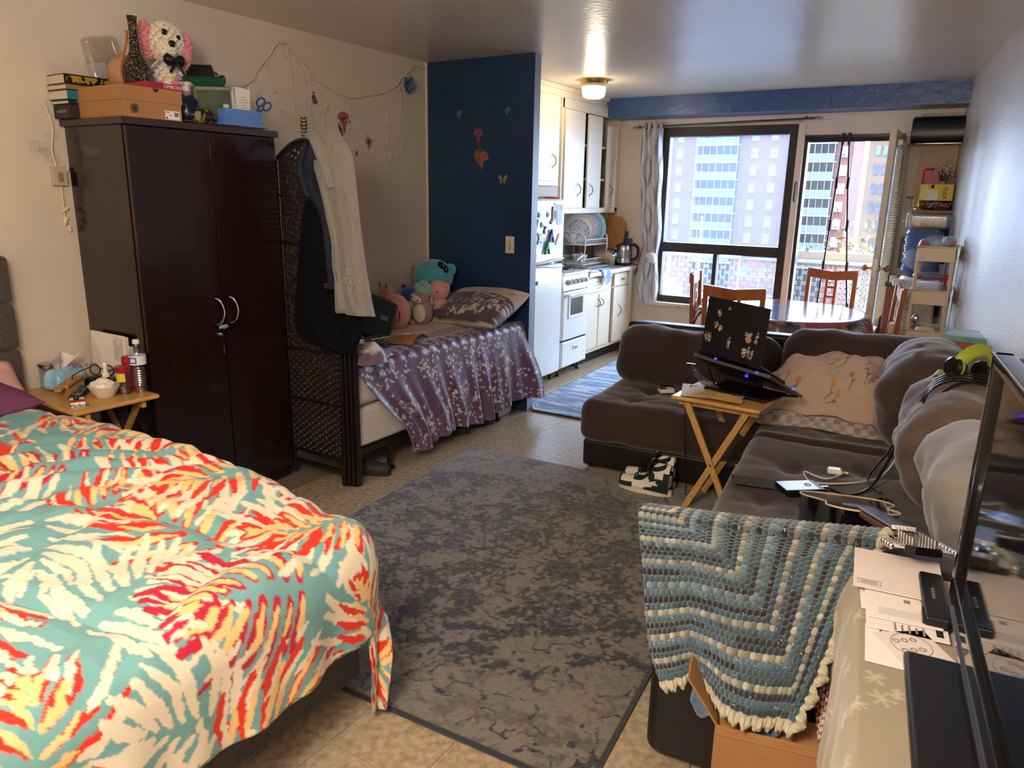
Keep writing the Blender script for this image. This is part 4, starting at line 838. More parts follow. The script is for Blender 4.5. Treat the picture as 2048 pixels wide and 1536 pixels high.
# ------------------------------------------------ single bed along the left wall behind the divider
sbed = thing('single_bed', 'single bed on black metal legs along the cream wall', 'bed', (.45, 3.6, 0))
wht = mat('mattress_cloth', '#d5cdc4', .8, bump=.1, bs=40)
obj('mattress', MB().box((.44, 3.63, .53), (.84, 1.70, .22), .05, n=3), wht, sbed); obj('box_spring', MB().box((.44, 3.63, .30), (.84, 1.70, .22), .03, n=2), wht, sbed)
obj('bed_frame', MB().box((.44, 3.63, .175), (.86, 1.72, .03), .004), black_pl, sbed)
for x in (.06, .84):
    for y in (3.06, 4.2):
        obj('leg', MB().cyl((x, y, .012), (x, y, .165), .016).lathe([(0, 0), (.032, 0), (.034, .01), (.02, .018), (0, .018)], 18, M=TR((x, y, 0))), black_pl, sbed)
# purple floral bedspread: cream centre, striped border, floral edge and drop
NV, NU = 470, 400; V_, U_ = UVg(NV, NU); U_ = U_*1.50; V_ = V_*1.83       # V along the bed, U from the wall over the edge and down
cs = Canvas(1.84, 1.52, .0035, '#604862'); pur = '#604862'
def band(u0, u1, c): cs.a[:, int(u0/cs.res):int(u1/cs.res)] = lin(c)
band(0, .60, '#b89d8c'); band(.60, .607, '#3a2c38'); band(.607, .70, '#a58f8a'); band(.70, .707, '#3a2c38'); band(.707, .745, '#bda79a'); band(.745, .75, '#4a3844')
rg = random.Random(5)
for k in range(60):
    a = k*.036; cs.stroke([(a, .61), (a+.05, .697)], [.007, .007], '#6e5a68'); 
    cs.disc(a*.85, .726, .006, '#7a6570'); cs.disc(a*.85+.015, .735, .004, '#7a6570')
for k in range(26):
    x, y = rg.uniform(0, 1.8), rg.uniform(.05, .57); c = rg.choice(['#4a5068', '#8f6a58', '#a8674e', '#5a5f5a']); cs.stroke([(x, y), (x+rg.uniform(-.05, .05), y+rg.uniform(-.04, .04))], [.003, .005], c); cs.disc(x, y, .008, rg.choice(['#a8674e', '#5c5a78', '#b48a70']))
for k in range(330):
    x, y = rg.uniform(0, 1.83), rg.uniform(.78, 1.5); n = rg.choice((1, 3, 4, 5, 6)); fl_ = rg.uniform(.7, 1.0)
    for q in range(n):
        fx, fy = x+rg.gauss(0, .022), y+rg.gauss(0, .022); r_ = rg.uniform(.0045, .0075)*fl_
        if rg.random() < .12: cs.disc(fx, fy, .008, '#35243a'); continue
        for p in range(5): cs.disc(fx+r_*math.cos(p*1.257+q), fy+r_*math.sin(p*1.257+q), r_*.58, '#d8cdc6')
        cs.disc(fx, fy, r_*.3, '#6a4a58')
for k in range(700): cs.disc(rg.uniform(0, 1.83), rg.uniform(.76, 1.5), rg.uniform(.0015, .003), '#c8bcb8')
edge, r = .875, .05; ov = np.maximum(U_-(edge-r), 0); q = r*PI/2; cutz = .60-.02*V_/1.83+.02*np.sin(V_*7)
ov = np.minimum(ov, cutz); fold = sstep(.02, .5, ov)
X = np.where(ov > 0, edge-r, U_)+np.where(ov < q, r*np.sin(np.minimum(ov, q)/r), r+.10*(ov-q)); dz = np.where(ov < q, r*(1-np.cos(np.minimum(ov, q)/r)), r+(ov-q))
Y = 2.79+V_*.95+.36*sstep(.0, .6, ov)*(1-V_/1.83)**2*1.0+.09*sstep(.05, .6, ov)*sstep(.75, 1, V_/1.83)
Z = .662+.012*(fbm(U_*5, V_*5, 31)-.5)*(ov <= 0)-dz+.004*np.sin(U_*30+V_*8)*(ov <= 0)*.5
fl2 = np.sin(V_*26+2.0*np.sin(V_*5+1)+.8*ov)+.55*np.sin(V_*47+1.5)
X += .05*fold*sstep(.86, 1, V_/1.83); Y = np.where(X < .91, np.minimum(Y, 4.503), Y); X += fold*(.020*fl2*(.4+ov)+.012); X = np.maximum(X, .012)
rip2 = sstep(.6, .9, U_)*(ov < .12); Z += .006*rip2*np.sin(V_*60+U_*20)
sheet('bedspread', np.stack([X, Y, np.maximum(Z, .03)], -1)[:, ::-1].copy(), mat('printed_sateen', rough=.42, attr=True, sheen=.2, spec=.45, bump=.05, bs=300), None, cs.at(V_, U_)[:, ::-1].copy(), .004,
      label='purple floral bedspread with cream centre draped to the floor', cat='bedspread')
# pillow leaning on the navy wall
pw, pd, ph = .64, .46, .20; pb = cushion(pw, pd, ph, n=64, dent=.02, seed=4)
cf = Canvas(pw+.1, pd+.1, .003, '#5b4554')
cf.a[:, :int(.068/.003)] = lin('#c4b0a0'); cf.a[:, int(.066/.003):int(.072/.003)] = lin('#241a24'); cf.a[:, int(.33/.003):int(.337/.003)] = lin('#241a24'); cf.a[:, int(.337/.003):] = lin('#c2a793')
for k in range(80):
    x, y = rg.uniform(0, pw+.1), rg.uniform(.09, .315)
    for q in range(rg.choice((2, 4, 6))):
        fx, fy = x+rg.gauss(0, .018), min(.322, max(.085, y+rg.gauss(0, .016))); r_ = rg.uniform(.004, .006)
        for p in range(5): cf.disc(fx+r_*math.cos(p*1.257), fy+r_*math.sin(p*1.257), r_*.58, '#d8cdc6')
for k in range(9):
    x, y = rg.uniform(.05, pw), rg.uniform(.37, .5); cf.stroke([(x, y), (x+.03, y+.02)], [.004, .005], '#6a5a60'); cf.disc(x, y, .007, '#9a6450')
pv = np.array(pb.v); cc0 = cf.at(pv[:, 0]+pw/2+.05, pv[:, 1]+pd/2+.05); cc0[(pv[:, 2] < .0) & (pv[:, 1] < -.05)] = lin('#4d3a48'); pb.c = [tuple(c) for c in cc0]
t = thing('pillow', 'purple and cream floral pillow leaning against the navy wall', 'pillow', (.62, 4.26, .77), (.40, -.05, -.12)); obj('cover', pb, MATS['printed_sateen'], t, M='local', ang=80)
# soft toys in the corner
aqua = mat('aqua_plush', '#4f9fa6', .95, col2='#458f97', ns=40, bump=.5, bs=160, sheen=.5); aqua2 = mat('pale_aqua_plush', '#84b3ac', .95, bump=.4, bs=180, sheen=.5)
pinkf = mat('pink_plush', '#c98d86', .95, bump=.3, bs=200, sheen=.5); creamf = mat('cream_plush', '#c9bba4', .95, bump=.3, bs=200, sheen=.4); bluef = mat('blue_plush', '#27407e', .95, bump=.3, bs=200, sheen=.4); mauve = mat('mauve_plush', '#8f7378', .95, bump=.3, bs=200, sheen=.4)
def toy(name, label, parts_, loc=(0, 0, 0)):
    t = thing(name, label, 'plush toy', loc)
    for nm, c, d, m, *ro in parts_: obj(nm, MB().ell(c, d, ro[0] if ro else None, n=20), m, t)
    return t
ey = mat('bead_black', '#0c0c0e', .15)
toy('teal_bear', 'big teal plush bear sitting in the corner by the navy wall', [('body', (.20, 4.34, .77), (.30, .22, .28), aqua), ('head', (.185, 4.33, .955), (.33, .26, .25), aqua), ('ear', (.06, 4.34, 1.0), (.09, .06, .09), aqua), ('ear', (.325, 4.36, 1.01), (.09, .06, .09), aqua), ('muzzle', (.20, 4.21, .89), (.12, .09, .09), aqua2), ('eye', (.155, 4.215, .915), (.018, .014, .018), ey), ('eye', (.245, 4.212, .915), (.018, .014, .018), ey), ('hair_clip', (.065, 4.27, 1.0), (.045, .02, .03), mat('bronze_clip', '#6e5a44', .3, metal=.6)), ('ribbon_bow', (.30, 4.28, 1.045), (.07, .03, .05), MATS['black_ribbon'], (0, .5, 0)), ('ribbon_bow', (.33, 4.29, 1.02), (.04, .03, .06), MATS['black_ribbon'], (0, -.4, 0))])
toy('small_bear', 'small pale aqua bear in front of the big teal bear', [('body', (0.255, 4.13, .75), (.13, .11, .15), aqua2), ('head', (0.255, 4.10, .855), (.13, .11, .11), aqua2), ('ear', (0.205, 4.115, .905), (.045, .03, .045), aqua2), ('ear', (0.300, 4.125, .905), (.045, .03, .045), aqua2), ('muzzle', (0.260, 4.05, .845), (.05, .03, .035), creamf), ('eye', (0.235, 4.047, .87), (.012, .01, .014), ey), ('eye', (0.285, 4.05, .87), (.012, .01, .014), ey)])
toy('pink_elephant', 'pink plush elephant beside the leaning pillow', [('head', (.36, 4.17, .88), (.16, .13, .14), pinkf), ('body', (.35, 4.19, .77), (.13, .12, .16), pinkf), ('ear', (.27, 4.17, .875), (.07, .04, .09), creamf, (0, .4, 0)), ('ear', (.425, 4.17, .905), (.06, .04, .07), pinkf), ('trunk', (.335, 4.09, .77), (.05, .05, .15), pinkf, (0, .25, 0)), ('trunk_band', (.34, 4.085, .80), (.075, .06, .015), creamf), ('eye', (.395, 4.105, .875), (.012, .01, .014), ey)])
toy('blue_penguin', 'blue and cream plush penguin between pink moon and aqua bear', [('body', (0.210, 4.02, .74), (.13, .12, .17), creamf), ('head', (0.210, 4.02, .855), (.13, .12, .11), bluef), ('back', (0.205, 4.05, .77), (.14, .10, .19), bluef), ('foot', (0.245, 3.97, .672), (.06, .06, .03), creamf), ('tuft', (0.170, 4.02, .905), (.05, .04, .04), bluef)])
toy('owl_toy', 'mauve plush owl with cream belly next to the pillow', [('body', (0.345, 4.0, .745), (.16, .13, .17), mauve), ('belly', (0.365, 3.945, .745), (.10, .05, .13), creamf), ('head', (0.335, 3.985, .84), (.14, .12, .10), mauve), ('face', (0.345, 3.93, .845), (.10, .03, .05), creamf, (0, .35, 0)), ('eye', (0.320, 3.915, .857), (.014, .01, .014), ey), ('eye', (0.370, 3.92, .835), (.014, .01, .014), ey), ('beak', (0.345, 3.912, .838), (.012, .02, .014), MATS['yellow_label'], ), ('foot', (0.305, 3.93, .685), (.07, .05, .03), mat('mustard_plush', '#b88a34', .9), (0, .5, 0))])
t = thing('pink_moon', 'pink plush with sleepy eyes and antenna, left of the penguin', 'plush toy', (.15, 3.78, .66)); obj('body', MB().ell((.17, 3.78, .765), (.23, .17, .25), (0, .18, 0), n=24).ell((.09, 3.80, .88), (.12, .10, .11), (0, .5, 0), n=18), pinkf, t, ang=180)
for p in ((.075, 3.745, .93), (.125, 3.755, .925)): obj('antenna', MB().cyl(p, (p[0]-.012, p[1], p[2]+.035), .007, .004), mat('wine_plush', '#8e4a4a', .9), t)
for x in (.10, .155): obj('eye', MB().tube([(x-.014, 3.714, .862), (x-.007, 3.712, .852), (x+.007, 3.711, .852), (x+.014, 3.713, .862)], .0018, 5), ey, t)
obj('mouth', MB().ell((.125, 3.708, .815), (.01, .006, .012)), ey, t); obj('stripe', MB().tube([(.262, 3.715, .79), (.268, 3.71, .75), (.262, 3.715, .715)], .003, 5), ey, t); obj('stripe', MB().tube([(.248, 3.70, .74), (.252, 3.70, .715)], .003, 5), ey, t)
t.location.x += .12
# laptop bag, notebook, envelope, crumpled sheet
t = thing('laptop_bag', 'black laptop bag with a small tag leaning beside the pink plush', 'bag', (.44, 3.42, .665)); b = MB().box((.43, 3.42, .79), (.06, .26, .27), .025, n=3, rot=(-.45, -.25, -.35)); obj('bag', b, mat('black_nylon', '#16171a', .75, bump=.1, bs=120), t); obj('tag', MB().box((.492, 3.44, .79), (.004, .055, .03), .002, rot=(-.45, -.25, -.35)), mat('slate_tag', '#59616a', .5), t)
t = thing('notebook', 'dark striped notebook lying on the bed below the laptop bag', 'notebook', (.56, 3.3, .667), .35); obj('cover', MB().box((0, 0, .012), (.19, .26, .02), .003), mat('charcoal_cover', '#2e2d30', .6), t, M='local')
for k in range(5): obj('stripe', MB().box((-.07+k*.035, 0, .0225), (.006, .255, .0012)), mat('grey_stripe', '#8d8a88', .6), t, M='local', smooth=False)
obj('ruler', MB().box((.06, .06, .03), (.02, .3, .004), .001, rot=(0, 0, -.5)), mat('ivory_ruler', '#d8ccb4', .4), t, M='local')
t = thing('paper_bag', 'flattened brown paper envelope with black print on the bed', 'envelope', (.68, 3.40, .672), .25); b = MB().grid(lambda u, v: (-.11+.22*u, -.13+.26*v, .006+.03*math.sin(v*PI)*(.4+u)+.006*float(vn(u*5, v*5))), 10, 12); obj('envelope', b, kraft, t, M='local', solid=.002)
pbm = MB()
for i in range(6): pbm.box((.085, -.05+i*.017, .026), (.03, .008+.004*(i % 2), .001), rot=(0, -.1, 0))
obj('print', pbm, ink, t, M='local', smooth=False, kind='stuff')
t = thing('crumpled_sheet', 'crumpled white and purple sheet at the near end of single bed', 'sheet', (.8, 2.85, .67)); g = MB().grid(lambda u, v: (.62+.32*u+.05*math.sin(v*5), 2.76+.30*v, .675+.09*max(0, math.sin(u*PI))**.5*max(0, math.sin(v*PI))**.4*(.55+.9*float(fbm(u*4, v*4, 8)))), 26, 26); obj('sheet', g, mat('crumpled_cotton', '#cfc6bd', .8, col2='#6a5563', ns=7, lo=.5, hi=.56), t, solid=.004)
# ------------------------------------------------ woven room divider, folded, with clothes hung on it
scm = mat('dark_woven_fibre', '#1a1412', .5, col2='#2a201b', ns=40); scf = mat('dark_bamboo', '#191311', .35)
dv = thing('room_divider', 'dark woven folding room divider beside the wardrobe', 'divider', (.63, 2.73, 0))
def panel(y, x0, x1, rot=0):
    pn = thing_child('panel_frame', dv)
    return pn
fr = MB(); y = 2.735
for x in (.42, .805): fr.cyl((x, y, 0), (x, y, 1.70), .017)
for z in (.07, .14): fr.box((.6125, y, z), (.385, .02, .025), .005)
fr.tube([(.42+.385*k/12, y, 1.70+.085*math.sin(PI*k/12)) for k in range(13)], .016)
pf = obj('panel_frame', fr, scf, dv)
nx, nz = 15, 128; wv = MB(); wh = MB()
for i in range(nx):   # woven vertical splints pass over and under the horizontal strands
    x = .44+.345*i/(nx-1)
    zt = 1.69+.08*math.sin(PI*(x-.42)/.385)
    wv.tube([(x, y-.008*(1 if (k+i) % 2 else -1), .15+(zt-.15)*k/90) for k in range(91)], .0085, 4, flat=.3)
for k in range(60):
    z = .16+k*.0258; wh.box((.6125, y, z), (.37, .008, .022), .002)
obj('woven_panel', wh, scm, pf, kind='stuff'); obj('woven_splints', wv, scm, pf, kind='stuff')
gl_ = MB()
for i in range(170):
    x = .45+.33*random.random(); z = random.uniform(.2, 1.72); gl_.box((x, y-.0125, z), (.0022, .0016, random.uniform(.012, .035)))
obj('splint_edges', gl_, mat('bare_splint', '#5b4c3f', .5), pf, kind='stuff', smooth=False)
for z in (.72, 1.0, 1.28, 1.52, .44): obj('cross_rail', MB().box((.6125, y-.011, z), (.365, .008, .014), .002), scf, pf)
for k, (px, py) in enumerate(((.828, 2.725), (.85, 2.735), (.872, 2.745), (.892, 2.755))): obj('folded_panel', MB().box((px, py, .86), (.018, .034, 1.72), .006, n=2), scf, dv)
st = MB()
for k in range(46): st.tube([(.795, y-.02, .2+k*.032), (.812, y-.028, .206+k*.032), (.826, y-.018, .214+k*.032)], .0022, 4)
obj('edge_lacing', st, MATS['bare_splint'], dv, kind='stuff')
def garment(name, label, cat, L, R, m, depth=.02, nf=3, amp=.35, seed=0, extra=None, n=60, nr=44, cuff=None):
    """a hanging garment: a soft tube between a left and a right outline (top to bottom), pleated lengthwise"""
    t = thing(name, label, cat, (L[0][0], L[0][1], L[-1][2])); l = cat_(L, 8); r_ = cat_(R, 8)
    def samp(P, s): f = s*(len(P)-1); i = min(int(f), len(P)-2); return P[i].lerp(P[i+1], f-i)
    A = np.zeros((nr, n, 3))
    for j in range(n):
        s = j/(n-1); a, b = samp(l, s), samp(r_, s); c = (a+b)/2; h = (b-a)/2; cap = min(1, (s*12)**.5 if s < .08 else 1)*min(1, ((1-s)*30+.25))
        for i in range(nr):
            th = 2*PI*i/nr; u = math.cos(th); sn = math.sin(th)
            f = 1+amp*math.sin(u*nf*2.2+seed+1.5*s*math.sin(seed))*(.3+.7*s)+amp*.5*math.sin(u*nf*4.7+seed*2+s*3)
            wob = .4*(float(vn(s*9+seed, u*3+seed, 3))-.5)
            A[i, j] = tuple(c+h*u+Vector((0, -sn*depth*cap*(f+wob if sn > 0 else .5), 0)))
    sheet('cloth', A, m, t, closed_u=True); return t
hood = mat('grey_marl_jersey', '#8a857f', .9, col2='#807b75', ns=90, bump=.12, bs=400, sheen=.3); den = mat('indigo_denim', '#131c2b', .85, col2='#1a2536', ns=14, bump=.12, bs=500); drk = mat('black_jersey', '#07080b', .9, spec=.2)
garment('dark_clothes', 'black dress and trousers hanging under the denim jacket on divider', 'clothes', [(.66, 2.685, 1.5), (.61, 2.685, 1.3), (.57, 2.685, 1.1), (.54, 2.685, .88), (.57, 2.685, .8), (.71, 2.685, .76)], [(.8, 2.685, 1.5), (.86, 2.685, 1.31), (.95, 2.685, 1.12), (1.01, 2.685, .98), (1.02, 2.685, .88), (.95, 2.685, .74)], drk, .022, 3, .3, 2)
dj = garment('denim_jacket', 'dark blue denim jacket hanging between hoodie and black clothes', 'jacket', [(.74, 2.66, 1.79), (.66, 2.655, 1.63), (.7, 2.655, 1.54), (.79, 2.655, 1.43), (.81, 2.655, 1.26), (.82, 2.66, 1.08)], [(.84, 2.66, 1.79), (.87, 2.655, 1.63), (.9, 2.655, 1.5), (.92, 2.655, 1.41), (.93, 2.655, 1.27), (.95, 2.66, 1.08)], den, .022, 2, .3, 5)
obj('collar', MB().tube(cat_([(.745, 2.63, 1.77), (.70, 2.625, 1.66), (.725, 2.627, 1.56), (.75, 2.63, 1.52)], 5), .012, 6, flat=.4), den, dj); obj('waistband', MB().box((.888, 2.635, 1.09), (.13, .018, .03), .006), den, dj)
obj('button', MB().lathe([(.008, 0), (.008, .003), (0, .004)], 12, M=face((.845, 2.622, 1.095), (1, 0, 0), (0, 0, 1))), steel, dj)
hd_ = garment('grey_hoodie', 'light grey marl hooded sweatshirt draped over the divider top', 'hoodie', [(.78, 2.64, 1.84), (.80, 2.63, 1.73), (.86, 2.625, 1.62), (.89, 2.625, 1.5), (.93, 2.625, 1.32), (.93, 2.625, 1.13), (.97, 2.625, .99), (.97, 2.625, .96)], [(.93, 2.65, 1.83), (1.03, 2.63, 1.73), (1.06, 2.625, 1.62), (1.07, 2.625, 1.51), (1.09, 2.625, 1.33), (1.12, 2.625, 1.14), (1.15, 2.625, 1.0), (1.16, 2.625, .97)], hood, .026, 2, .22, 1)
garment_sleeve = garment('hoodie_sleeve', '', '', [(.97, 2.62, 1.5), (1.01, 2.61, 1.40), (1.04, 2.61, 1.3), (1.07, 2.61, 1.18), (1.09, 2.61, 1.04), (1.09, 2.61, .89), (1.085, 2.61, .77)], [(1.04, 2.62, 1.5), (1.07, 2.61, 1.40), (1.09, 2.61, 1.3), (1.13, 2.61, 1.18), (1.155, 2.61, 1.05), (1.18, 2.61, .9), (1.20, 2.61, .78)], hood, .026, 1, .2, 3)
sl_ = garment_sleeve.children[0]; sl_.parent = None; bpy.data.objects.remove(garment_sleeve); sl_.name = 'sleeve'; sl_.parent = hd_
obj('hood', MB().tube(cat_([(.79, 2.60, 1.80), (.84, 2.60, 1.78), (.90, 2.60, 1.66), (.93, 2.60, 1.56)], 6), [.02+.012*math.sin(k*PI/18) for k in range(19)], 8, flat=.6), hood, hd_)
obj('drawstring', MB().tube(cat_([(.925, 2.597, 1.30), (.93, 2.59, 1.2), (.945, 2.59, 1.13)], 5), .005), hood, hd_)
text('lettering', 'U\nT O\nB', .045, mat('blush_print', '#c3a39b', .7), hd_, face((1.03, 2.592, 1.13), (1, 0, 0), (-.05, 0, 1)))
# shoes under the single bed
def clog(name, label, loc, rot, m, L=.27):
    t = thing(name, label, 'shoe', loc, rot)
    obj('sole', MB().prism([(L*(.5*math.cos(a)), (.042+.008*math.cos(a))*math.sin(a)) for a in np.linspace(0, 2*PI, 24, False)], 0, .025), m, t, M='local')
    b = MB(); b.grid(lambda u, v: ((-.02+u*.145)*L/.27, (.044-.02*max(0, u-.6))*math.cos(PI*v)*(1 if u < .8 else (1-(u-.8)*2)), .025+(.055*(1-u*.35)*(1 if u < .85 else 1-(u-.85)*3))*math.sin(PI*v)), 12, 12); obj('upper', b, m, t, M='local', solid=.004)
    obj('heel_strap', MB().tube([(-.02, .042, .05), (-.09, .035, .06), (-.115, 0, .065), (-.09, -.035, .06), (-.02, -.042, .05)], .008, 6, flat=.5), m, t, M='local')
    for k in range(4): obj('vent', MB().lathe([(.005, 0), (.004, .002), (0, .002)], 8, M=TR((.07+.012*k, -.035+.02*(k % 2), .07-.006*k))), black_pl, t, M='local')
    return t
blk = mat('charcoal_rubber', '#2b2a2b', .6)
clog('clog', 'charcoal rubber clog at the near end of single bed', (.80, 2.93, 0), .35, blk); clog('clog', 'dark slip-on shoe under the middle of the single bed', (.75, 3.78, 0), .55, blk, .26); clog('clog', 'dark slip-on shoe furthest from the divider under single bed', (.76, 4.05, 0), .5, blk, .27); clog('clog', 'black shoe half hidden deepest under the bedspread', (.64, 3.62, 0), .6, black_pl, .25)
t = thing('storage_box', 'low pale storage box under the far end of single bed', 'box', (.6, 4.3, 0)); obj('box', MB().box((.68, 4.27, .06), (.3, .3, .12), .01), mat('pale_grey_plastic', '#b7b2ae', .4), t); obj('lid', MB().box((.68, 4.27, .128), (.32, .32, .016), .006), mat('pale_grey_plastic', '#b7b2ae'), t)
# ------------------------------------------------ rugs
def bil(a, b, c, d, S, T): return [(a[i]*(1-S)+b[i]*S)*(1-T)+(d[i]*(1-S)+c[i]*S)*T for i in (0, 1)]
NS, NT = 330, 440; S_, T_ = UVg(NS, NT); rx, ry = bil((1.185, 1.425), (2.87, 1.50), (2.70, 3.70), (1.044, 3.608), S_, T_); sx, sy = S_*1.65, T_*2.2
f1 = fbm(sx*12, sy*12, 41, 5); f2 = fbm(sx*48, sy*48, 43, 3); f3 = fbm(sx*3.2, sy*3.2, 47, 3); hf = vn(sx*110, sy*110, 5)
cx, cy = sx-.825, sy-1.1; ax, ay = np.abs(cx), np.abs(cy)
light = sstep(.47, .54, f1*.62+f2*.38+.16*(f3-.5))*.8
endz = sstep(-.02, .02, ay-(.86-.22*np.abs(ax/.8)**1.6+.02*np.sign(np.sin(sx*40))*.5)); light = np.maximum(light, endz*(.55+.45*sstep(.40, .52, f1*.5+f2*.5)))
hexd = lambda s: np.maximum(ax*1.05+ay*.62, ay)*1.0-s
ring = sum((np.abs(np.abs((ax*1.1+ay*.55))-s) < .010).astype(float) for s in (.22, .36, .50, .66)); ring2 = (np.abs((sx*9) % 1-.5)*.04+.0 > np.abs(ay-.66)).astype(float)*.8+(np.abs(ay-.90) < .012)*.6
g6 = lambda x0, y0, s: np.abs(np.maximum(np.abs(cx-x0)*1.0+np.abs(cy-y0)*.5, np.abs(cy-y0)*1.05)-s) < .0095
med = sum(g6(x, y, s).astype(float) for x, y in ((-.42, .1), (.42, .1), (0, .1), (-.42, -.32), (.42, -.32), (0, -.32), (0, .5)) for s in (.10, .16))
core = np.exp(-((ax/.62)**4+((cy-.05)/.55)**4)); light = np.clip(light+core*.28*(f2 > .42), 0, 1)
dk = np.clip(med*core+ring*(1-core)*.8, 0, 1)*(f2 > .40); lt = np.clip(ring2+np.roll(dk, 3, 1)*.6, 0, 1)*(f2 > .38)
light = np.clip(light*(1-.85*dk)+.6*lt*(1-light), 0, 1); vein = np.abs(fbm(sx*15+3, sy*15, 91, 3)-.5) < .028; light = np.where(vein & (f2 > .4), .75, light); vein2 = np.abs(fbm(sx*11+8, sy*11, 93, 3)-.5) < .026; light = np.where(vein2 & (f2 > .42), .08, light); light = np.clip(light+(hf-.5)*.40+(vn(sx*60, sy*60, 15)-.5)*.25, 0, 1)
bord = np.minimum(np.minimum(sx, 1.65-sx), np.minimum(sy, 2.2-sy)); light = np.where(bord < .012, .1, light)
cd_, cl_, cm_ = np.array(lin('#15171d')), np.array(lin('#746c62')), np.array(lin('#242a35'))
base = cd_*(1-f3[..., None]*.8)+cm_*f3[..., None]*.8; colr = base*(1-light[..., None])+cl_*light[..., None]
Z = .010+.0015*hf+.003*(fbm(sx*2, sy*2, 3)-.5)-.008*(bord < .004)
sheet('area_rug', np.stack([rx, ry, Z], -1), mat('rug_pile', rough=.95, attr=True, sheen=.35, spec=.15, bump=.25, bs=350), None, colr, .006, label='large distressed charcoal and beige medallion rug on tiled floor', cat='rug')
S_, T_ = UVg(150, 330); rx, ry = bil((.84, 4.53), (1.75, 4.56), (1.66, 6.70), (.73, 6.66), S_, T_); cr = sstep(.12, 0, S_)*sstep(.12, 0, T_); ry = ry+cr*.10; rx = rx+cr*.02
st_ = fbm(S_*5, T_*75, 61, 3); sp = vn(S_*60, T_*190, 5); lv = np.clip(sstep(.42, .60, st_)*.8+(sp-.5)*.7, 0, 1)
colb = np.array(lin('#4a6c9a'))*(1-lv[..., None])+np.array(lin('#b9c4cc'))*lv[..., None]; eb = np.minimum(np.minimum(S_, 1-S_)*.9, np.minimum(T_, 1-T_)*2.1); colb[eb < .008] = lin('#23304a')
sheet('kitchen_runner', np.stack([rx, ry, .010+.02*cr+.002*sp], -1), MATS['rug_pile'], None, colb, .006, label='blue and white flecked runner rug on the kitchen floor', cat='rug')
# ------------------------------------------------ refrigerator
fr_ = thing('refrigerator', 'narrow white two door refrigerator covered with magnets', 'refrigerator', (.33, 5.23, 0))
obj('body', MB().box((.29, 5.23, .79), (.52, .59, 1.46), .012, n=2), white_enamel, fr_)
fz = obj('freezer_door', MB().box((.595, 5.23, 1.265), (.07, .595, .505), .022, n=4), white_enamel, fr_); fd = obj('door', MB().box((.595, 5.23, .535), (.07, .595, .93), .022, n=4), white_enamel, fr_)
for nm, z, s, par in (('handle', 1.03, 1, fz), ('handle', .985, -1, fd)): obj(nm, MB().tube(cat_([(.632, 5.04, z-.012*s), (.645, 5.15, z-.010*s), (.655, 5.35, z+.006*s), (.64, 5.50, z+.010*s)], 5), .009, 8, flat=.7), mat('ivory_plastic', '#cfc9bf', .35), par)
for y in (5.0, 5.48): obj('foot', MB().lathe([(.018, 0), (.018, .012), (.01, .014), (.01, .06)], 12, M=TR((.56, y, 0))), black_pl, fr_)
def mag(name, label, y, z, mb, m, more=()):
    t = thing(name, label, 'magnet', (.631, y, z)); o = obj(name.split('_')[-1]+'_face', mb, m, t)
    for nm, b2, m2 in more: obj(nm, b2, m2, t)
def disc(y, z, r, d=.006, x=.631): return MB().lathe([(r, 0), (r*.95, d), (0, d*1.1)], 18, M=TR((x, y, z), (0, PI/2, 0)))
teal_p = mat('teal_plastic', '#2c8fa0', .35); blue_p = mat('royal_blue_plastic', '#1f3fae', .3); green_p = mat('green_plastic', '#1f9a56', .3); red_p = mat('red_plastic', '#9b1826')
for lab, y, z, r, m in (('teal round magnet at the top left of the freezer door', 5.10, 1.395, .024, teal_p), ('blue and white round magnet at the top middle of freezer', 5.24, 1.397, .023, mat('pale_blue_plastic', '#6fa0cc', .35)), ('teal ring magnet below the first round magnet', 5.145, 1.32, .023, teal_p)):
    mag('round_magnet', lab, y, z, disc(y, z, r), m, [('inner_disc', disc(y, z, r*.62, .008), paper), ('centre_dot', disc(y, z, r*.3, .0095), m)])
mag('eye_magnet', 'dark blue eye shaped round magnet low on the freezer door', 5.04, 1.08, disc(5.04, 1.08, .026), mat('navy_glass', '#1c3f66', .15), [('white_ring', disc(5.04, 1.08, .017, .008), paper), ('pupil', disc(5.04, 1.08, .008, .0095), mat('cyan_glass', '#4fa6c4', .15))])
mag('apple_magnet', 'red apple magnet in the middle of the freezer door', 5.29, 1.337, MB().ell((.634, 5.285, 1.335), (.014, .026, .03)).ell((.634, 5.298, 1.337), (.014, .024, .03)), mat('apple_red', '#c43a2a', .3), [('stem', MB().cyl((.636, 5.292, 1.35), (.636, 5.297, 1.366), .0018), green_p)])
mag('ornament_magnet', 'small red and brown ornament magnet left of the blue clip', 5.195, 1.28, MB().box((.635, 5.19, 1.265), (.01, .03, .034), .004), red_p, [('hat', MB().box((.635, 5.197, 1.297), (.01, .026, .024), .006), mat('brown_ornament', '#5e4630', .6)), ('trim', MB().box((.637, 5.193, 1.281), (.01, .028, .007), .003), paper)])
mag('picture_magnet', 'brown and white picture magnet beside the paper calendar', 5.33, 1.40, MB().box((.633, 5.345, 1.40), (.004, .06, .12), .001), paper, [('brown_strip', MB().box((.635, 5.31, 1.40), (.006, .016, .12), .001), mat('cocoa_card', '#7a5348', .6)), ('sketch', MB().box((.6355, 5.35, 1.395), (.001, .03, .06)), mat('grey_ink', '#8a827c')), ('pointer', MB().box((.635, 5.347, 1.475), (.004, .006, .03), rot=(.5, 0, 0)), ink)])
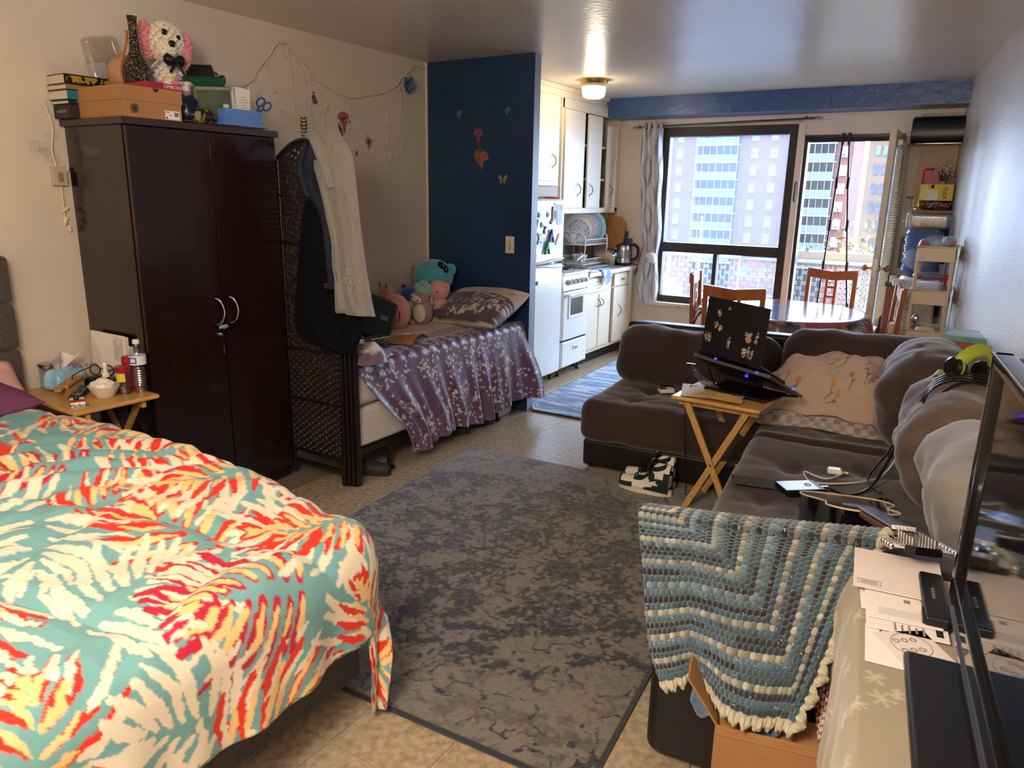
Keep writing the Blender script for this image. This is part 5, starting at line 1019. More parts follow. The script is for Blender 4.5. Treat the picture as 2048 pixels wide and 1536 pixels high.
t = thing('calendar_sheet', 'pale blue printed calendar sheet on the freezer door', 'paper', (.632, 5.44, 1.40)); obj('sheet', MB().box((.6325, 5.435, 1.395), (.0015, .10, .165)), mat('pale_blue_paper', '#ccd3e2', .6), t, smooth=False); obj('photo', MB().box((.634, 5.42, 1.365), (.001, .05, .08)), mat('blue_photo', '#8fa3cc', .5, col2='#c9d2e6', ns=60), t, smooth=False)
for k in range(4): obj('line', MB().box((.634, 5.445, 1.465-.011*k), (.001, .05-.008*(k % 2), .003)), mat('grey_ink', '#8a827c'), t, smooth=False)
def clip_(name, label, y, z, m):
    t = thing(name, label, 'clip', (.633, y, z))
    for s in (-1, 1): obj('leg', MB().box((.642, y+s*.019, z-.02), (.018, .016, .085), .006, rot=(s*.42, 0, 0), n=2), m, t); obj('tip', MB().box((.642, y+s*.034, z-.058), (.016, .015, .02), .005), black_pl, t)
    obj('cap', MB().ell((.644, y, z+.018), (.024, .03, .045)), m, t); obj('bar', MB().box((.648, y, z-.018), (.008, .03, .01), .002), black_pl, t)
clip_('bag_clip', 'blue letter A shaped bag clip on the freezer door', 5.285, 1.245, blue_p); clip_('bag_clip', 'green letter A shaped bag clip on the freezer door', 5.222, 1.155, green_p)
mag('strip_magnet', 'dark blue strip magnet at the left freezer edge', 5.022, 1.345, MB().box((.634, 5.022, 1.345), (.006, .014, .06), .002), mat('navy_glass', '#1c3f66')); mag('strip_magnet', 'dark green slanted strip magnet at the left of freezer door', 5.073, 1.333, MB().box((.634, 5.073, 1.333), (.006, .016, .062), .002, rot=(-.3, 0, 0)), mat('bottle_green', '#0f4a28'))
b = MB(); 
for s in (-1, 1): b.box((.633, 5.093+.008*s*0, 1.216+s*.022), (.006, .014, .05), .002, rot=(s*.5, 0, 0))
mag('arrow_magnet', 'grey arrow shaped magnet left of the green clip', 5.094, 1.216, b, mat('grey_button', '#5a5a5c')); mag('tag_magnet', 'red and pink slanted tag magnet right of the green clip', 5.405, 1.2, MB().box((.634, 5.405, 1.20), (.006, .022, .10), .002, rot=(-.55, 0, 0)), mat('salmon_plastic', '#c8705f', .4)); mag('square_magnet', 'small olive square magnet on the lower refrigerator door', 5.09, .868, MB().box((.635, 5.09, .868), (.008, .028, .032), .003), mat('olive_print', '#5c6b3a', .5))
for k, (y, z, lab) in enumerate(((5.235, 1.305, 'small dark pointer magnet above the blue clip'), (5.36, 1.27, 'small dark pointer magnet right of the blue clip'), (5.13, 1.245, 'tiny dark heart magnet above the arrow magnet'), (5.13, 1.185, 'tiny dark dot magnet below the arrow magnet'))): mag('pointer_magnet', lab, y, z, MB().box((.633, y, z), (.005, .026 if k < 2 else .012, .005 if k < 2 else .01), .002), ink)
t = thing('tan_box', 'tan storage bin with red rim on top of the refrigerator', 'bin', (.45, 5.45, 1.52)); obj('bin', MB().box((.40, 5.42, 1.572), (.24, .36, .10), .012, n=2), mat('tan_bin', '#a3845c', .5), t); obj('red_tray', MB().lathe([(0, 0), (.09, 0), (.1, .012), (0, .012)], 20, M=TR((.50, 5.48, 1.521))), mat('coral_red_plastic', '#d4553c', .4), t)
# ------------------------------------------------ gas stove
sv = thing('gas_stove', 'white apartment gas stove between refrigerator and base cabinets', 'stove', (.33, 5.79, 0))
obj('body', MB().box((.30, 5.79, .475), (.56, .48, .83), .006), white_enamel, sv)
obj('cooktop', MB().box((.325, 5.79, .895), (.62, .485, .022), .008, n=2), white_enamel, sv)
obj('control_panel', MB().prism([(0, 0), (.05, .0), (.035, .125), (0, .125)], -.2425, .2425, M=Matrix(((1, 0, 0, .585), (0, 0, 1, 5.79), (0, 1, 0, .76), (0, 0, 0, 1)))), white_enamel, sv)
for k in range(5): M = TR((.628, 5.63+k*.078, .825), (0, PI/2-.12, 0)); kb = obj('knob', MB().lathe([(.024, 0), (.024, .008), (.019, .014), (.017, .028), (0, .03)], 18, M=M), mat('knob_grey', '#a9a6a0', .35), sv); obj('grip', MB().box((.03, 0, 0), (.012, .008, .036), .003, M=TR((.632, 5.63+k*.078, .825), (0, -.12, 0))), white_enamel, kb)
od = obj('oven_door', MB().box((.605, 5.79, .535), (.06, .475, .42), .014, n=3), white_enamel, sv)
obj('oven_window_frame', MB().box((.638, 5.785, .615), (.012, .30, .21), .03, n=3), white_enamel, od); obj('oven_window', MB().box((.6415, 5.785, .615), (.008, .24, .15), .02, n=3), mat('smoked_glass', '#54514c', .15, col2='#7d776c', ns=3), od)
obj('door_handle', MB().tube(cat_([(.635, 5.59, .715), (.665, 5.61, .72), (.668, 5.79, .722), (.665, 5.97, .72), (.635, 5.99, .715)], 6), .012, 8), white_enamel, od)
dw = obj('drawer', MB().box((.605, 5.79, .20), (.06, .475, .225), .012, n=2), white_enamel, sv); obj('pull', MB().box((.637, 5.80, .245), (.012, .09, .04), .006), trim_white, dw); obj('pull_recess', MB().box((.640, 5.80, .24), (.010, .06, .014), .003), mat('grey_button', '#5a5a5c'), dw)
obj('gap_line', MB().box((.602, 5.79, .318), (.05, .46, .008)), black_pl, sv)
for y in (5.60, 5.98): obj('foot', MB().lathe([(.02, 0), (.02, .015), (.01, .02), (.01, .08)], 10, M=TR((.57, y, 0))), black_pl, sv)
for x in (.2, .46):
    for y in (5.68, 5.90):
        g = MB(); 
        for a in (0, PI/2): g.tube([(x+.085*math.cos(a), y+.085*math.sin(a), .906), (x+.085*math.cos(a), y+.085*math.sin(a), .935), (x-.085*math.cos(a), y-.085*math.sin(a), .935), (x-.085*math.cos(a), y-.085*math.sin(a), .906)], .005)
        g.tube([(x+.07*math.cos(a), y+.07*math.sin(a), .93) for a in np.linspace(0, 2*PI, 16, False)], .0045, closed=True); gr_ = obj('burner_grate', g, black_pl, sv); obj('burner', MB().lathe([(.035, 0), (.035, .01), (0, .013)], 16, M=TR((x, y, .906))), black_pl, gr_)
obj('backguard', MB().box((.03, 5.79, .97), (.03, .485, .16), .006), white_enamel, sv)
# ------------------------------------------------ base cabinets and worktop
arch_m = mat('dark_pewter', '#5a4f48', .35, metal=.8)
def arch(y, z, par, x, L=.10): return obj('handle', MB().tube([(x, y, z-L*.62)]+[(x+.004+.030*math.cos(a), y, z+L*.42*math.sin(a)) for a in np.linspace(-PI/2, PI/2, 13)]+[(x, y, z+L*.62)], [.0025]*2+[.0042]*11+[.0025]*2, 6), arch_m, par)
def cab(name, label, y0, y1, z0, z1, x1, loc):
    t = thing(name, label, 'cabinet', (x1/2, (y0+y1)/2, z0 if loc else 0)); return t
c1 = cab('base_cabinet', 'cream sink base cabinet with false drawer front and two doors', 6.04, 6.62, 0, .83, .6, 0)
obj('carcass', MB().box((.29, 6.33, .47), (.58, .58, .72), .002), cream_enamel, c1); obj('toe_kick', MB().box((.27, 6.33, .055), (.50, .58, .11)), black_pl, c1)
ff = obj('drawer_front', MB().box((.59, 6.33, .745), (.02, .50, .13), .004), cream_enamel, c1)
for k in range(3): obj('vent_slot', MB().box((.6005, 6.30, .715+.028*k), (.002, .18-.05*(k % 2 == 0), .004)), MATS['grey_button'], ff, smooth=False)
for y0 in (6.075, 6.345):
    d = obj('door', MB().box((.59, y0+.123, .40), (.02, .245, .50), .004), cream_enamel, c1)
    arch(6.30 if y0 < 6.2 else 6.37, .575, d, .60, .07)
c2 = cab('base_cabinet', 'cream base cabinet with one drawer beside the window wall', 6.62, 7.18, 0, .83, .6, 0)
obj('carcass', MB().box((.29, 6.90, .47), (.58, .56, .72), .002), cream_enamel, c2); obj('toe_kick', MB().box((.27, 6.90, .055), (.50, .56, .11)), black_pl, c2); obj('dark_gap', MB().box((.582, 6.652, .47), (.002, .012, .66)), black_pl, c2)
d = obj('drawer', MB().box((.59, 6.86, .755), (.02, .37, .12), .004), cream_enamel, c2); obj('knob', MB().lathe([(.008, 0), (.008, .012), (.016, .02), (.013, .028), (0, .03)], 14, M=TR((.60, 6.85, .755), (0, PI/2, 0))), rose, d)
d = obj('door', MB().box((.59, 6.87, .41), (.02, .39, .54), .004), cream_enamel, c2); arch(6.79, .45, d, .60, .11); obj('label_plate', MB().box((.601, 6.77, .58), (.003, .028, .09), .001), trim_white, d)
ct = thing('countertop', 'grey laminate countertop with cream front edge above the base cabinets', 'countertop', (.32, 6.6, .83)); obj('slab', MB().box((.315, 6.615, .855), (.63, 1.15, .038), .008, n=2), mat('grey_laminate', '#a59b90', .3, col2='#948a80', ns=20), ct); obj('edge_band', MB().box((.632, 6.615, .853), (.008, 1.15, .036), .003), cream_enamel, ct)
obj('backsplash', MB().box((.008, 6.615, .92), (.016, 1.15, .10), .003), cream_enamel, ct)
# sink and faucet
sk = thing('kitchen_sink', 'steel sink with chrome faucet beside the dish rack', 'sink', (.3, 6.2, .87)); obj('rim', MB().box((.31, 6.17, .877), (.42, .24, .005), .002), steel, sk); obj('basin', MB().box((.31, 6.17, .8795), (.36, .19, .002), .004), mat('dark_steel', '#77736e', .3, metal=.8), sk); obj('faucet', MB().tube(cat_([(.06, 6.2, .88), (.06, 6.2, .98), (.12, 6.2, 1.01), (.22, 6.2, 1.0), (.23, 6.2, .97)], 5), .012), chrome, sk)
# upper cabinets
def door_(par, y0, y1, z0, z1, x, rot=0., hz=None, hy=None):
    d = obj('door', MB().box((0, (y1-y0)/2, (z1-z0)/2), (.02, y1-y0, z1-z0), .004, M=TR((x, y0, z0), (0, 0, rot))), cream_enamel, par); arch(hy, hz, d, x+.012+(.05 if rot else 0)*0, .10); return d
u1 = cab('upper_cabinet', 'cream cabinet above the refrigerator', 4.6, 5.95, 1.62, 2.36, .35, 1)
obj('carcass', MB().box((.165, 5.27, 1.99), (.33, 1.34, .74), .002), cream_enamel, u1); door_(u1, 5.42, 5.90, 1.665, 2.30, .338, 0, 1.83, 5.79); door_(u1, 4.68, 5.38, 1.665, 2.30, .338, 0, 1.83, 5.30); u1.location.x += .006
u2 = cab('upper_cabinet', 'tall cream wall cabinet with its three doors ajar over the counter', 5.95, 7.19, 1.39, 2.36, .35, 1)
for z in (1.395, 1.70, 2.0, 2.355): obj('shelf', MB().box((.165, 6.57, z), (.32, 1.22, .018)), cream_enamel, u2)
for y in (5.96, 7.18): obj('side_panel', MB().box((.165, y, 1.88), (.33, .018, .97)), cream_enamel, u2)
obj('back_panel', MB().box((.006, 6.57, 1.88), (.012, 1.22, .97)), mat('cabinet_inside', '#4a4038', .8), u2)
obj('face_frame', MB().box((.335, 6.57, 1.412), (.022, 1.24, .048), .002).box((.335, 6.57, 2.32), (.022, 1.24, .08), .002).box((.335, 5.97, 1.88), (.022, .03, .97), .002).box((.335, 7.165, 1.88), (.022, .05, .97), .002), cream_enamel, u2)
door_(u2, 5.99, 6.37, 1.435, 2.275, .352, 0, 1.60, 6.25); door_(u2, 6.45, 6.74, 1.435, 2.27, .352, -.0, 1.60, 6.50); door_(u2, 6.88, 7.10, 1.435, 2.20, .352, -.0, 1.60, 6.95)
for k, (y, z, r, h, m, lab) in enumerate(((6.42, 1.40, .03, .2, 'dark_glass', 'dark bottle on the bottom shelf in the first door gap'), (6.41, 1.71, .035, .18, 'steel_', 'grey jar on the middle shelf in the first door gap'), (6.42, 2.01, .03, .17, 'red_plastic', 'red jar on the top shelf in the first door gap'), (6.82, 1.405, .04, .2, 'red_dregs', 'dark red jar on the bottom shelf in the second door gap'), (6.83, 1.71, .03, .22, 'olive_tub', 'olive bottle on the middle shelf in the second door gap'), (6.80, 2.01, .045, .15, 'grey_button', 'grey canister on the top shelf in the second door gap'))):
    t = thing('pantry_jar', lab, 'jar', (.26, y, z+.009)); obj('jar', MB().lathe([(0, 0), (r, 0), (r, h*.75), (r*.6, h*.88)], 16), MATS.get(m, steel), t, M='local'); obj('lid', MB().lathe([(r*.62, h*.88), (r*.62, h), (0, h)], 14), paper, t, M='local')
u2.location.x += .006
# fascia and crown above the cabinets
b = MB(); b.box((.17, 5.87, 2.405), (.34, 2.55, .09), .002).box((.345, 5.87, 2.43), (.035, 2.55, .02), .003).box((.352, 5.87, 2.441), (.05, 2.55, .014), .003).box((.34, 5.87, 2.375), (.02, 2.55, .012), .002); obj('trim_7', b, cream_enamel, kind='structure')
# ------------------------------------------------ on the counter (z = .874)
ZC = .875
dkr = thing('dish_rack', 'two tier white wire dish rack on the counter', 'rack', (.26, 6.55, ZC)); wire = mat('white_wire', '#d9d5cd', .3)
for y in (6.32, 6.80):
    obj('side_frame', MB().tube(cat_([(.42, y, ZC), (.44, y, ZC+.20), (.43, y, ZC+.30), (.36, y, ZC+.34), (.14, y, ZC+.34), (.08, y, ZC+.30), (.08, y, ZC)], 5), .006), wire, dkr)
for z in (.04, .22):
    tr_ = MB()
    for k in range(15): tr_.tube([(.43, 6.33+k*.034, ZC+z+.05), (.43, 6.33+k*.034, ZC+z), (.09, 6.33+k*.034, ZC+z), (.09, 6.33+k*.034, ZC+z+.05)], .0022, 4)
    for x, zz in ((.43, .05), (.43, 0), (.09, .05), (.09, 0), (.26, 0)): tr_.tube([(x, 6.31, ZC+z+zz), (x, 6.82, ZC+z+zz)], .0035, 5)
    obj('wire_tier', tr_, wire, dkr)
obj('drip_tray', MB().box((.28, 6.57, ZC+.012), (.42, .54, .016), .007, n=2), mat('grey_tray', '#8f8a84', .4), dkr); obj('front_hook', MB().tube(cat_([(.44, 6.3, ZC+.14), (.47, 6.2, ZC+.13), (.46, 6.12, ZC+.10)], 5), .006), wire, dkr)
def plate(label, y, z, r, m, x=.27, tilt=.0, name='dinner_plate', cat='plate', rim=None, yaw=.32):
    t = thing(name, label, cat, (x, y, z), (PI/2+tilt, 0, yaw)); obj('disc', MB().lathe([(0, 0), (r*.62, 0), (r*.68, .004), (r, .016), (r, .019), (r*.66, .008), (0, .005)], 32), m, t, M='local')
    if rim: obj('rim', MB().lathe([(r*.80, .0135), (r*.99, .0195), (r*1.0, .0185), (r*.80, .0125)], 32, caps=False), rim, t, M='local')
cw_ = mat('white_china', '#e3ded6', .18); grn_rim = mat('blue_print', '#7d8fae', .3, col2='#dcd8d2', ns=50); tealt = mat('aqua_melamine', '#7db8bb', .3)
plate('small patterned plate at the front of the dish rack', 6.42, 1.20, .105, mat('speckled_china', '#cfcac0', .2, col2='#8d9088', ns=70, lo=.52, hi=.6), .29, rim=grn_rim); plate('blue rimmed plate second from the front in the rack', 6.47, 1.21, .118, cw_, .28, rim=grn_rim)
plate('large white dinner plate behind the small plates', 6.53, 1.235, .148, cw_, .27, rim=mat('warm_china', '#cdbdae', .25)); plate('large greyish dinner plate behind the white one', 6.60, 1.24, .15, mat('grey_china', '#c2c4c4', .2), .27, rim=grn_rim); plate('pale blue dinner plate in front of the aqua tray', 6.66, 1.24, .155, mat('sky_china', '#a9bccb', .2), .27)
plate('biggest aqua scalloped tray at the back of the rack', 6.72, 1.245, .175, tealt, .27, name='serving_tray', cat='tray', rim=mat('aqua_rim', '#a3d0d0', .25))
t = thing('colander', 'cream upturned bowl beside the dish rack on the drip tray', 'bowl', (.36, 6.93, ZC)); obj('bowl', MB().lathe([(.11, .0), (.108, .03), (.09, .08), (.055, .11), (0, .118)], 26), mat('cream_bowl', '#ddd0b4', .4), t, M='local')
t = thing('patterned_bowl', 'patterned bowl lying in the lower rack tier', 'bowl', (.32, 6.45, ZC+.055)); obj('bowl', MB().lathe([(.04, 0), (.06, .02), (.075, .06), (.078, .07), (.07, .06), (.05, .02), (0, .01)], 24), MATS['speckled_china'], t, M='local')
t = thing('wine_glass', 'clear glass upside down in the rack lower tier', 'glass', (.36, 6.37, ZC+.05)); obj('glass', MB().lathe([(.03, 0), (.034, .05), (.026, .09), (.022, .1), (.0, .1)], 18), clear_g, t, M='local')
t = thing('wicker_tray', 'brown wicker tray standing behind the rack', 'tray', (.12, 6.9, ZC)); obj('tray', MB().box((.14, 6.95, ZC+.13), (.02, .34, .24), .006), mat('wicker', '#8a6238', .7, col2='#5c3f24', ns=60, nd=1, stretch=(1, 1, 8)), t)
t = thing('cutting_board', 'light wooden cutting board leaning in the counter corner', 'board', (.33, 7.12, 1.06)); obj('board', MB().prism([(-.11, 0), (.07, 0), (.115, .06), (.11, .28), (.05, .33), (-.12, .34)], -.008, .008, M=TR((.345, 7.13, 1.02), (PI/2-.06, .12, 0))), mat('beech_board', '#b87f45', .5, col2='#a87040', ns=5, stretch=(8, 1, 1)), t)
t = thing('dark_board', 'dark red brown board leaning under the cutting board', 'board', (.4, 7.15, ZC)); obj('board', MB().box((.385, 7.165, ZC+.165), (.24, .014, .33), .006), mat('walnut_board', '#5e3526', .5, col2='#4a281c', ns=6), t)
t = thing('navy_canister', 'navy blue box against the window wall behind the kettle', 'box', (.50, 7.15, ZC)); obj('box', MB().box((.485, 7.16, ZC+.13), (.125, .06, .26), .006), mat('navy_card', '#243c5e', .5), t); obj('heart_mark', MB().ell((.507, 7.129, ZC+.20), (.018, .002, .018)).ell((.522, 7.129, ZC+.20), (.018, .002, .018)), ink, t)
t = thing('bread_basket', 'clear glass bowl of bread in a plastic bag by kettle', 'bowl', (.44, 6.80, ZC)); obj('bowl', MB().lathe([(0, .004), (.06, .004), (.065, 0), (.10, .06), (.125, .105), (.122, .105), (.096, .06), (.06, .01)], 30), clear_g, t, M='local')
b = MB().ell((.44, 6.80, ZC+.075), (.17, .20, .12), n=20); b.move(lambda p: p+Vector((0, 0, .02*float(vn(p.x*40, p.y*40, 3)-.5)))); obj('bread', b, mat('bread_crust', '#c49a6a', .8, col2='#a87848', ns=30), t)
b = MB().ell((.44, 6.80, ZC+.105), (.22, .25, .10), n=24); b.move(lambda p: p+Vector((0, 0, .05*float(fbm(p.x*22, p.y*22, 3)-.5)))); obj('plastic_bag', b, film, t, ang=20)
kt = thing('electric_kettle', 'steel electric kettle with black handle at the counter end', 'kettle', (.53, 7.02, ZC))
obj('base', MB().lathe([(0, 0), (.078, 0), (.08, .02), (.074, .024), (0, .024)], 28), black_pl, kt, M='local'); obj('body', MB().lathe([(.076, .026), (.076, .06), (.066, .17), (.058, .195)], 28), steel, kt, M='local'); obj('window_band', MB().lathe([(.0755, .07), (.0685, .155)], 28, caps=False), mat('kettle_glass', '#8d8b86', .08, metal=.6), kt, M='local'); obj('lid', MB().lathe([(.06, .195), (.055, .21), (.02, .218), (.014, .23), (0, .232)], 24), black_pl, kt, M='local')
obj('handle', MB().tube(cat_([(.05, .02, .205), (.10, .035, .205), (.135, .045, .16), (.125, .042, .08), (.078, .03, .05)], 6), .013, 8, flat=1.3), black_pl, kt, M='local'); obj('spout', MB().prism([(-.055, -.02), (-.055, .02), (-.09, 0)], .17, .2), steel, kt, M='local')
obj('cord', MB().tube(cat_([(.08, .05, .01), (.11, .08, .0), (.13, .06, -.04), (.12, .03, -.09), (.115, .06, -.05), (.14, .1, .1), (.14, .15, .18)], 6), .005), black_pl, kt, M='local')
t = thing('dish_cloth', 'blue checked dish cloth hanging over the counter edge', 'cloth', (.64, 6.35, .86)); g = MB().grid(lambda u, v: (.52+.12*min(1, v*1.6)+.008*math.sin(u*9)*(v > .6), 6.30+.20*u+.02*math.sin(v*7), (.882 if v < .6 else .882-(v-.6)*.24*(.5+math.sin(u*PI)))), 16, 20); obj('cloth', g, mat('blue_check', '#7d97bd', .8, col2='#b4c3d6', ns=90, nd=0), t, solid=.004)
t = thing('towel_stripe', 'folded light towel lying beside the blue dish cloth', 'towel', (.58, 6.18, ZC)); obj('towel', MB().box((.57, 6.14, ZC+.008), (.14, .17, .016), .007), mat('pale_towel', '#cfd3d8', .8), t)
t = thing('green_bottle', 'green bottle at the stove edge behind the refrigerator corner', 'bottle', (.30, 6.08, ZC)); obj('bottle', MB().lathe([(0, 0), (.028, 0), (.03, .01), (.03, .11), (.012, .16), (.012, .2)], 18), mat('bottle_green', '#0f4a28'), t, M='local'); obj('cap', MB().lathe([(.014, .2), (.014, .22), (0, .22)], 12), black_pl, t, M='local')
# ceiling fixture
lf2 = thing('ceiling_lamp', 'round clear glass ceiling lamp with metal rim in the kitchen', 'lamp', (.74, 5.74, 2.33)); obj('canopy', MB().lathe([(0, 2.45), (.115, 2.45), (.11, 2.425), (.1, 2.415), (0, 2.415)], 32, M=TR((.74, 5.74, 0))), gold, lf2); obj('band', MB().lathe([(.098, 2.42), (.1, 2.40), (.095, 2.395)], 32, M=TR((.74, 5.74, 0)), caps=False), steel, lf2)
gm = glassmat('lamp_glass', (.96, .94, .88), .12, .35, (1, .95, .85), .08); pr = [(.092, 2.40)]
for k in range(7): pr += [(.098-.001*k*k*.3, 2.392-k*.011), (.093-.001*k*k*.3, 2.387-k*.011)]
pr += [(.06, 2.31), (.0, 2.305)]
obj('glass_shade', MB().lathe(pr, 32, M=TR((.74, 5.74, 0))), gm, lf2); em_ = mat('bulb_glow', '#ffffff', .5, emit='#fff0d0', es=14)
for dx in (-.03, .03): obj('bulb', MB().ell((.74+dx, 5.74, 2.355), (.035, .035, .05)), em_, lf2)
# ------------------------------------------------ curtain on its rod
rd = thing('curtain_rod', 'thin bronze curtain rod with finials above the window', 'rod', (1.4, 7.12, 2.21)); obj('rod', MB().cyl((.58, 7.12, 2.205), (2.20, 7.12, 2.235), .009), arch_m, rd)
for x, z, s in ((.58, 2.204, -1), (2.20, 2.236, 1)): obj('finial', MB().ell((x+s*.015, 7.12, z), (.03, .024, .024)).ell((x+s*.045, 7.12, z), (.04, .014, .014)), rose, rd)
for x, z in ((.56, 2.2), (2.10, 2.235)): obj('bracket', MB().box((x+.02, 7.16, z+.01), (.012, .08, .02), .003), arch_m, rd)
cu = thing('curtain', 'white curtain with grey ogee trellis print tied low beside the window', 'curtain', (.73, 7.1, .5))
NZ, NX = 300, 150; V_, U_ = UVg(NZ, NX); knot = .26; zz = 2.245-V_*1.735
wl = np.interp(V_, [0, .3, .62, .735, .80, .93, 1], [.215, .225, .20, .12, .17, .235, .20]); cxc = np.interp(V_, [0, .3, .62, .735, .80, .93, 1], [.715, .735, .775, .80, .78, .765, .775])
pl_ = np.sin(U_*2*PI*4.2); A = np.stack([cxc+(U_-.5)*wl+.006*np.sin(V_*20+U_*9), 7.10+.028*pl_*(1-.4*V_)+.03*np.exp(-((V_-.735)/.03)**2)*np.sin(U_*PI)*-1, zz+.02*np.sin(U_*9)*(V_ > .9)+.012*(fbm(U_*9, V_*30, 5)-.5)*(V_ > .7)], -1)
px_, pz_ = U_*.95, V_*1.9
def ogee(x, z, pxx, pzz):
    k = .5*pxx*(.5+.5*np.cos(2*PI*z/pzz)); a = np.abs(((x+pxx/2) % pxx)-pxx/2); return np.minimum(np.abs(a-(k*.75+.01)), np.abs(a-(pxx/2-(.5*pxx*(.5-.5*np.cos(2*PI*z/pzz))*.75+.01))+.0))
dd = ogee(px_, pz_, .33, .5); ln = (dd < .006)|((dd > .018) & (dd < .023)); cc = np.where(ln[..., None], np.array(lin('#6c6a75')), np.array(lin('#d6d2d0')))
sheet('cloth', A, mat('printed_voile', rough=.8, attr=True, spec=.2), cu, cc, .002, M=None)
for x in (.675, .755, .81): obj('grommet', MB().lathe([(.014, -.003), (.026, -.003), (.026, .003), (.014, .003), (.014, -.003)], 18, M=TR((x, 7.105, 2.207), (PI/2, 0, .5)), caps=False), arch_m, cu)
obj('knot', MB().ell((.80, 7.06, .97), (.11, .08, .10)).ell((.83, 7.05, .94), (.06, .06, .08)), mat('printed_voile_knot', '#cbc7c6', .8, col2='#77757c', ns=16, lo=.6, hi=.62), cu)
# ------------------------------------------------ L shaped sofa, turned five degrees like the right wall
suede = mat('brown_microsuede', '#38251b', .85, col2='#2c1c14', ns=5, bump=.05, bs=200, sheen=.3); suede2 = mat('worn_light_suede', '#665248', .85, col2='#544339', ns=6, bump=.08, bs=120, sheen=.35); pale = mat('pale_grey_cover', '#938c86', .85, col2='#857d77', ns=8, bump=.12, bs=60, sheen=.3)
leath = mat('black_faux_leather', '#121110', .42, bump=.08, bs=140)
SO = thing('sectional_sofa', 'L shaped brown suede sectional sofa on a black leather base', 'sofa', (1.745, 3.70, 0), math.radians(5))
def sbox(nm, c, d, r, m, par=SO, n=2, **k): return obj(nm, MB().box(c, d, r, n=n), m, par, M='local', **k)
sbox('base', (.51, .37, .095), (1.0, .72, .16), .02, leath); sbox('base', (1.5, -.60, .095), (.96, 2.6, .16), .02, leath)
sbox('back_frame', (.53, .80, .40), (1.04, .12, .73), .025, leath); sbox('back_frame', (1.51, .80, .40), (.95, .12, .73), .025, leath); sbox('back_frame', (1.93, -.65, .40), (.11, 2.8, .73), .025, leath)
sbox('arm', (1.50, -2.0, .32), (.96, .16, .60), .035, leath, n=3)
for x, y in ((.06, .06), (.06, .78), (1.08, -2.0), (1.9, -2.0), (1.05, .1)): obj('foot', MB().lathe([(.025, 0), (.03, .018), (0, .018)], 12, M=TR((x, y, 0))), black_pl, SO, M='local')
def cush(nm, c, d, r, m, tufts=(), cut=(22, 22, 3), wr=.006, seed=0, rot=None, sag=.0, parent=SO, grp=None, creases=()):
    b = MB().box((0, 0, 0), d, r, n=4, cut=cut)
    def fn(p):
        dz = 0; up = 1 if p.z > 0 else .25
        for tx, ty, dep in tufts:
            q = Vector((p.x+c[0]-tx, p.y+c[1]-ty)); L = q.length; dz -= dep*(math.exp(-(L/.05)**2)+.45*math.exp(-(L/.16)**2)); a = math.atan2(q.y, q.x)
            dz += .006*math.sin(a*7+tx*9)*math.exp(-((L-.09)/.07)**2)
        for (x0, y0, x1, y1, dep, w_) in creases:
            a = Vector((x0-c[0], y0-c[1])); e = Vector((x1-c[0], y1-c[1])); dd = e-a; t = max(0, min(1, (Vector((p.x, p.y))-a).dot(dd)/dd.dot(dd))); L = (Vector((p.x, p.y))-a-dd*t).length; dz -= dep*math.exp(-(L/w_)**2)
        w_ = wr*2*float(fbm(p.x*6+seed*3+p.z*4, p.y*6+seed+p.z*5, seed, 3)-.5)
        n_ = Vector((p.x/d[0], p.y/d[1], p.z/d[2])).normalized() if p.length > 1e-6 else Vector((0, 0, 1))
        return p+n_*w_*1.6+Vector((0, 0, dz*up-sag*(1-(2*p.x/d[0])**2)*(1-(2*p.y/d[1])**2)*up))
    b.move(fn); return obj(nm, MB_xf(b, TR(c, rot or (0, 0, 0))), m, parent, M='local', ang=180)
cush('seat_cushion', (.49, .31, .295), (1.0, .72, .25), .075, suede, [(.25, .16, .03), (.28, .42, .03), (.62, .16, .03), (.62, .42, .03)], wr=.008, seed=1)
cush('seat_cushion', (1.40, .25, .295), (.86, .84, .25), .06, suede, [(1.3, .05, .015)], wr=.006, seed=2, creases=((1.0, -.06, 1.75, -.04, .012, .03),))
cush('seat_cushion', (1.42, -1.04, .295), (.90, 1.74, .25), .06, suede, [(1.20, -.56, .035), (1.15, -.98, .035), (1.50, -.45, .025), (1.50, -.95, .03), (1.2, -1.45, .03), (1.5, -1.45, .03)], cut=(26, 44, 3), wr=.010, seed=3, sag=.01)
cush('back_cushion', (.50, .60, .585), (.98, .30, .37), .13, suede, cut=(18, 8, 8), wr=.016, seed=4, rot=(-.10, 0, 0))
cush('back_cushion', (1.40, .56, .62), (.80, .27, .46), .12, suede, cut=(18, 8, 10), wr=.014, seed=5, rot=(-.14, 0, 0))
cc = cush('corner_cushion', (1.72, .16, .63), (.42, .70, .50), .19, mat('grey_brown_suede', '#48352b', .85, col2='#38281f', ns=7, bump=.06, bs=160, sheen=.35), cut=(10, 20, 12), wr=.022, seed=6, rot=(.10, -.22, -.12))
for k in (0, 1): obj('seam', MB().tube([(1.50+.02*k+.46*math.sin(t*1.3), .16-.16*k+.02*math.sin(t*4), .56+.38*math.sin(t*1.15)) for t in np.linspace(.0, 1.0, 12)], .003, 5), mat('seam_thread', '#6c5d53', .8), SO, M='local')
c2_ = cush('back_cushion', (1.785, -.52, .615), (.38, .66, .43), .17, suede2, cut=(10, 18, 10), wr=.026, seed=7, rot=(.08, -.25, 0))
cush('back_cushion', (1.85, -1.20, .60), (.32, .72, .46), .17, pale, cut=(10, 18, 10), wr=.022, seed=8, rot=(0, -.28, .08))
cush('arm_pad', (1.50, -1.98, .655), (.97, .21, .12), .055, suede, cut=(18, 4, 1), wr=.010, seed=9, rot=(0, -.07, 0))
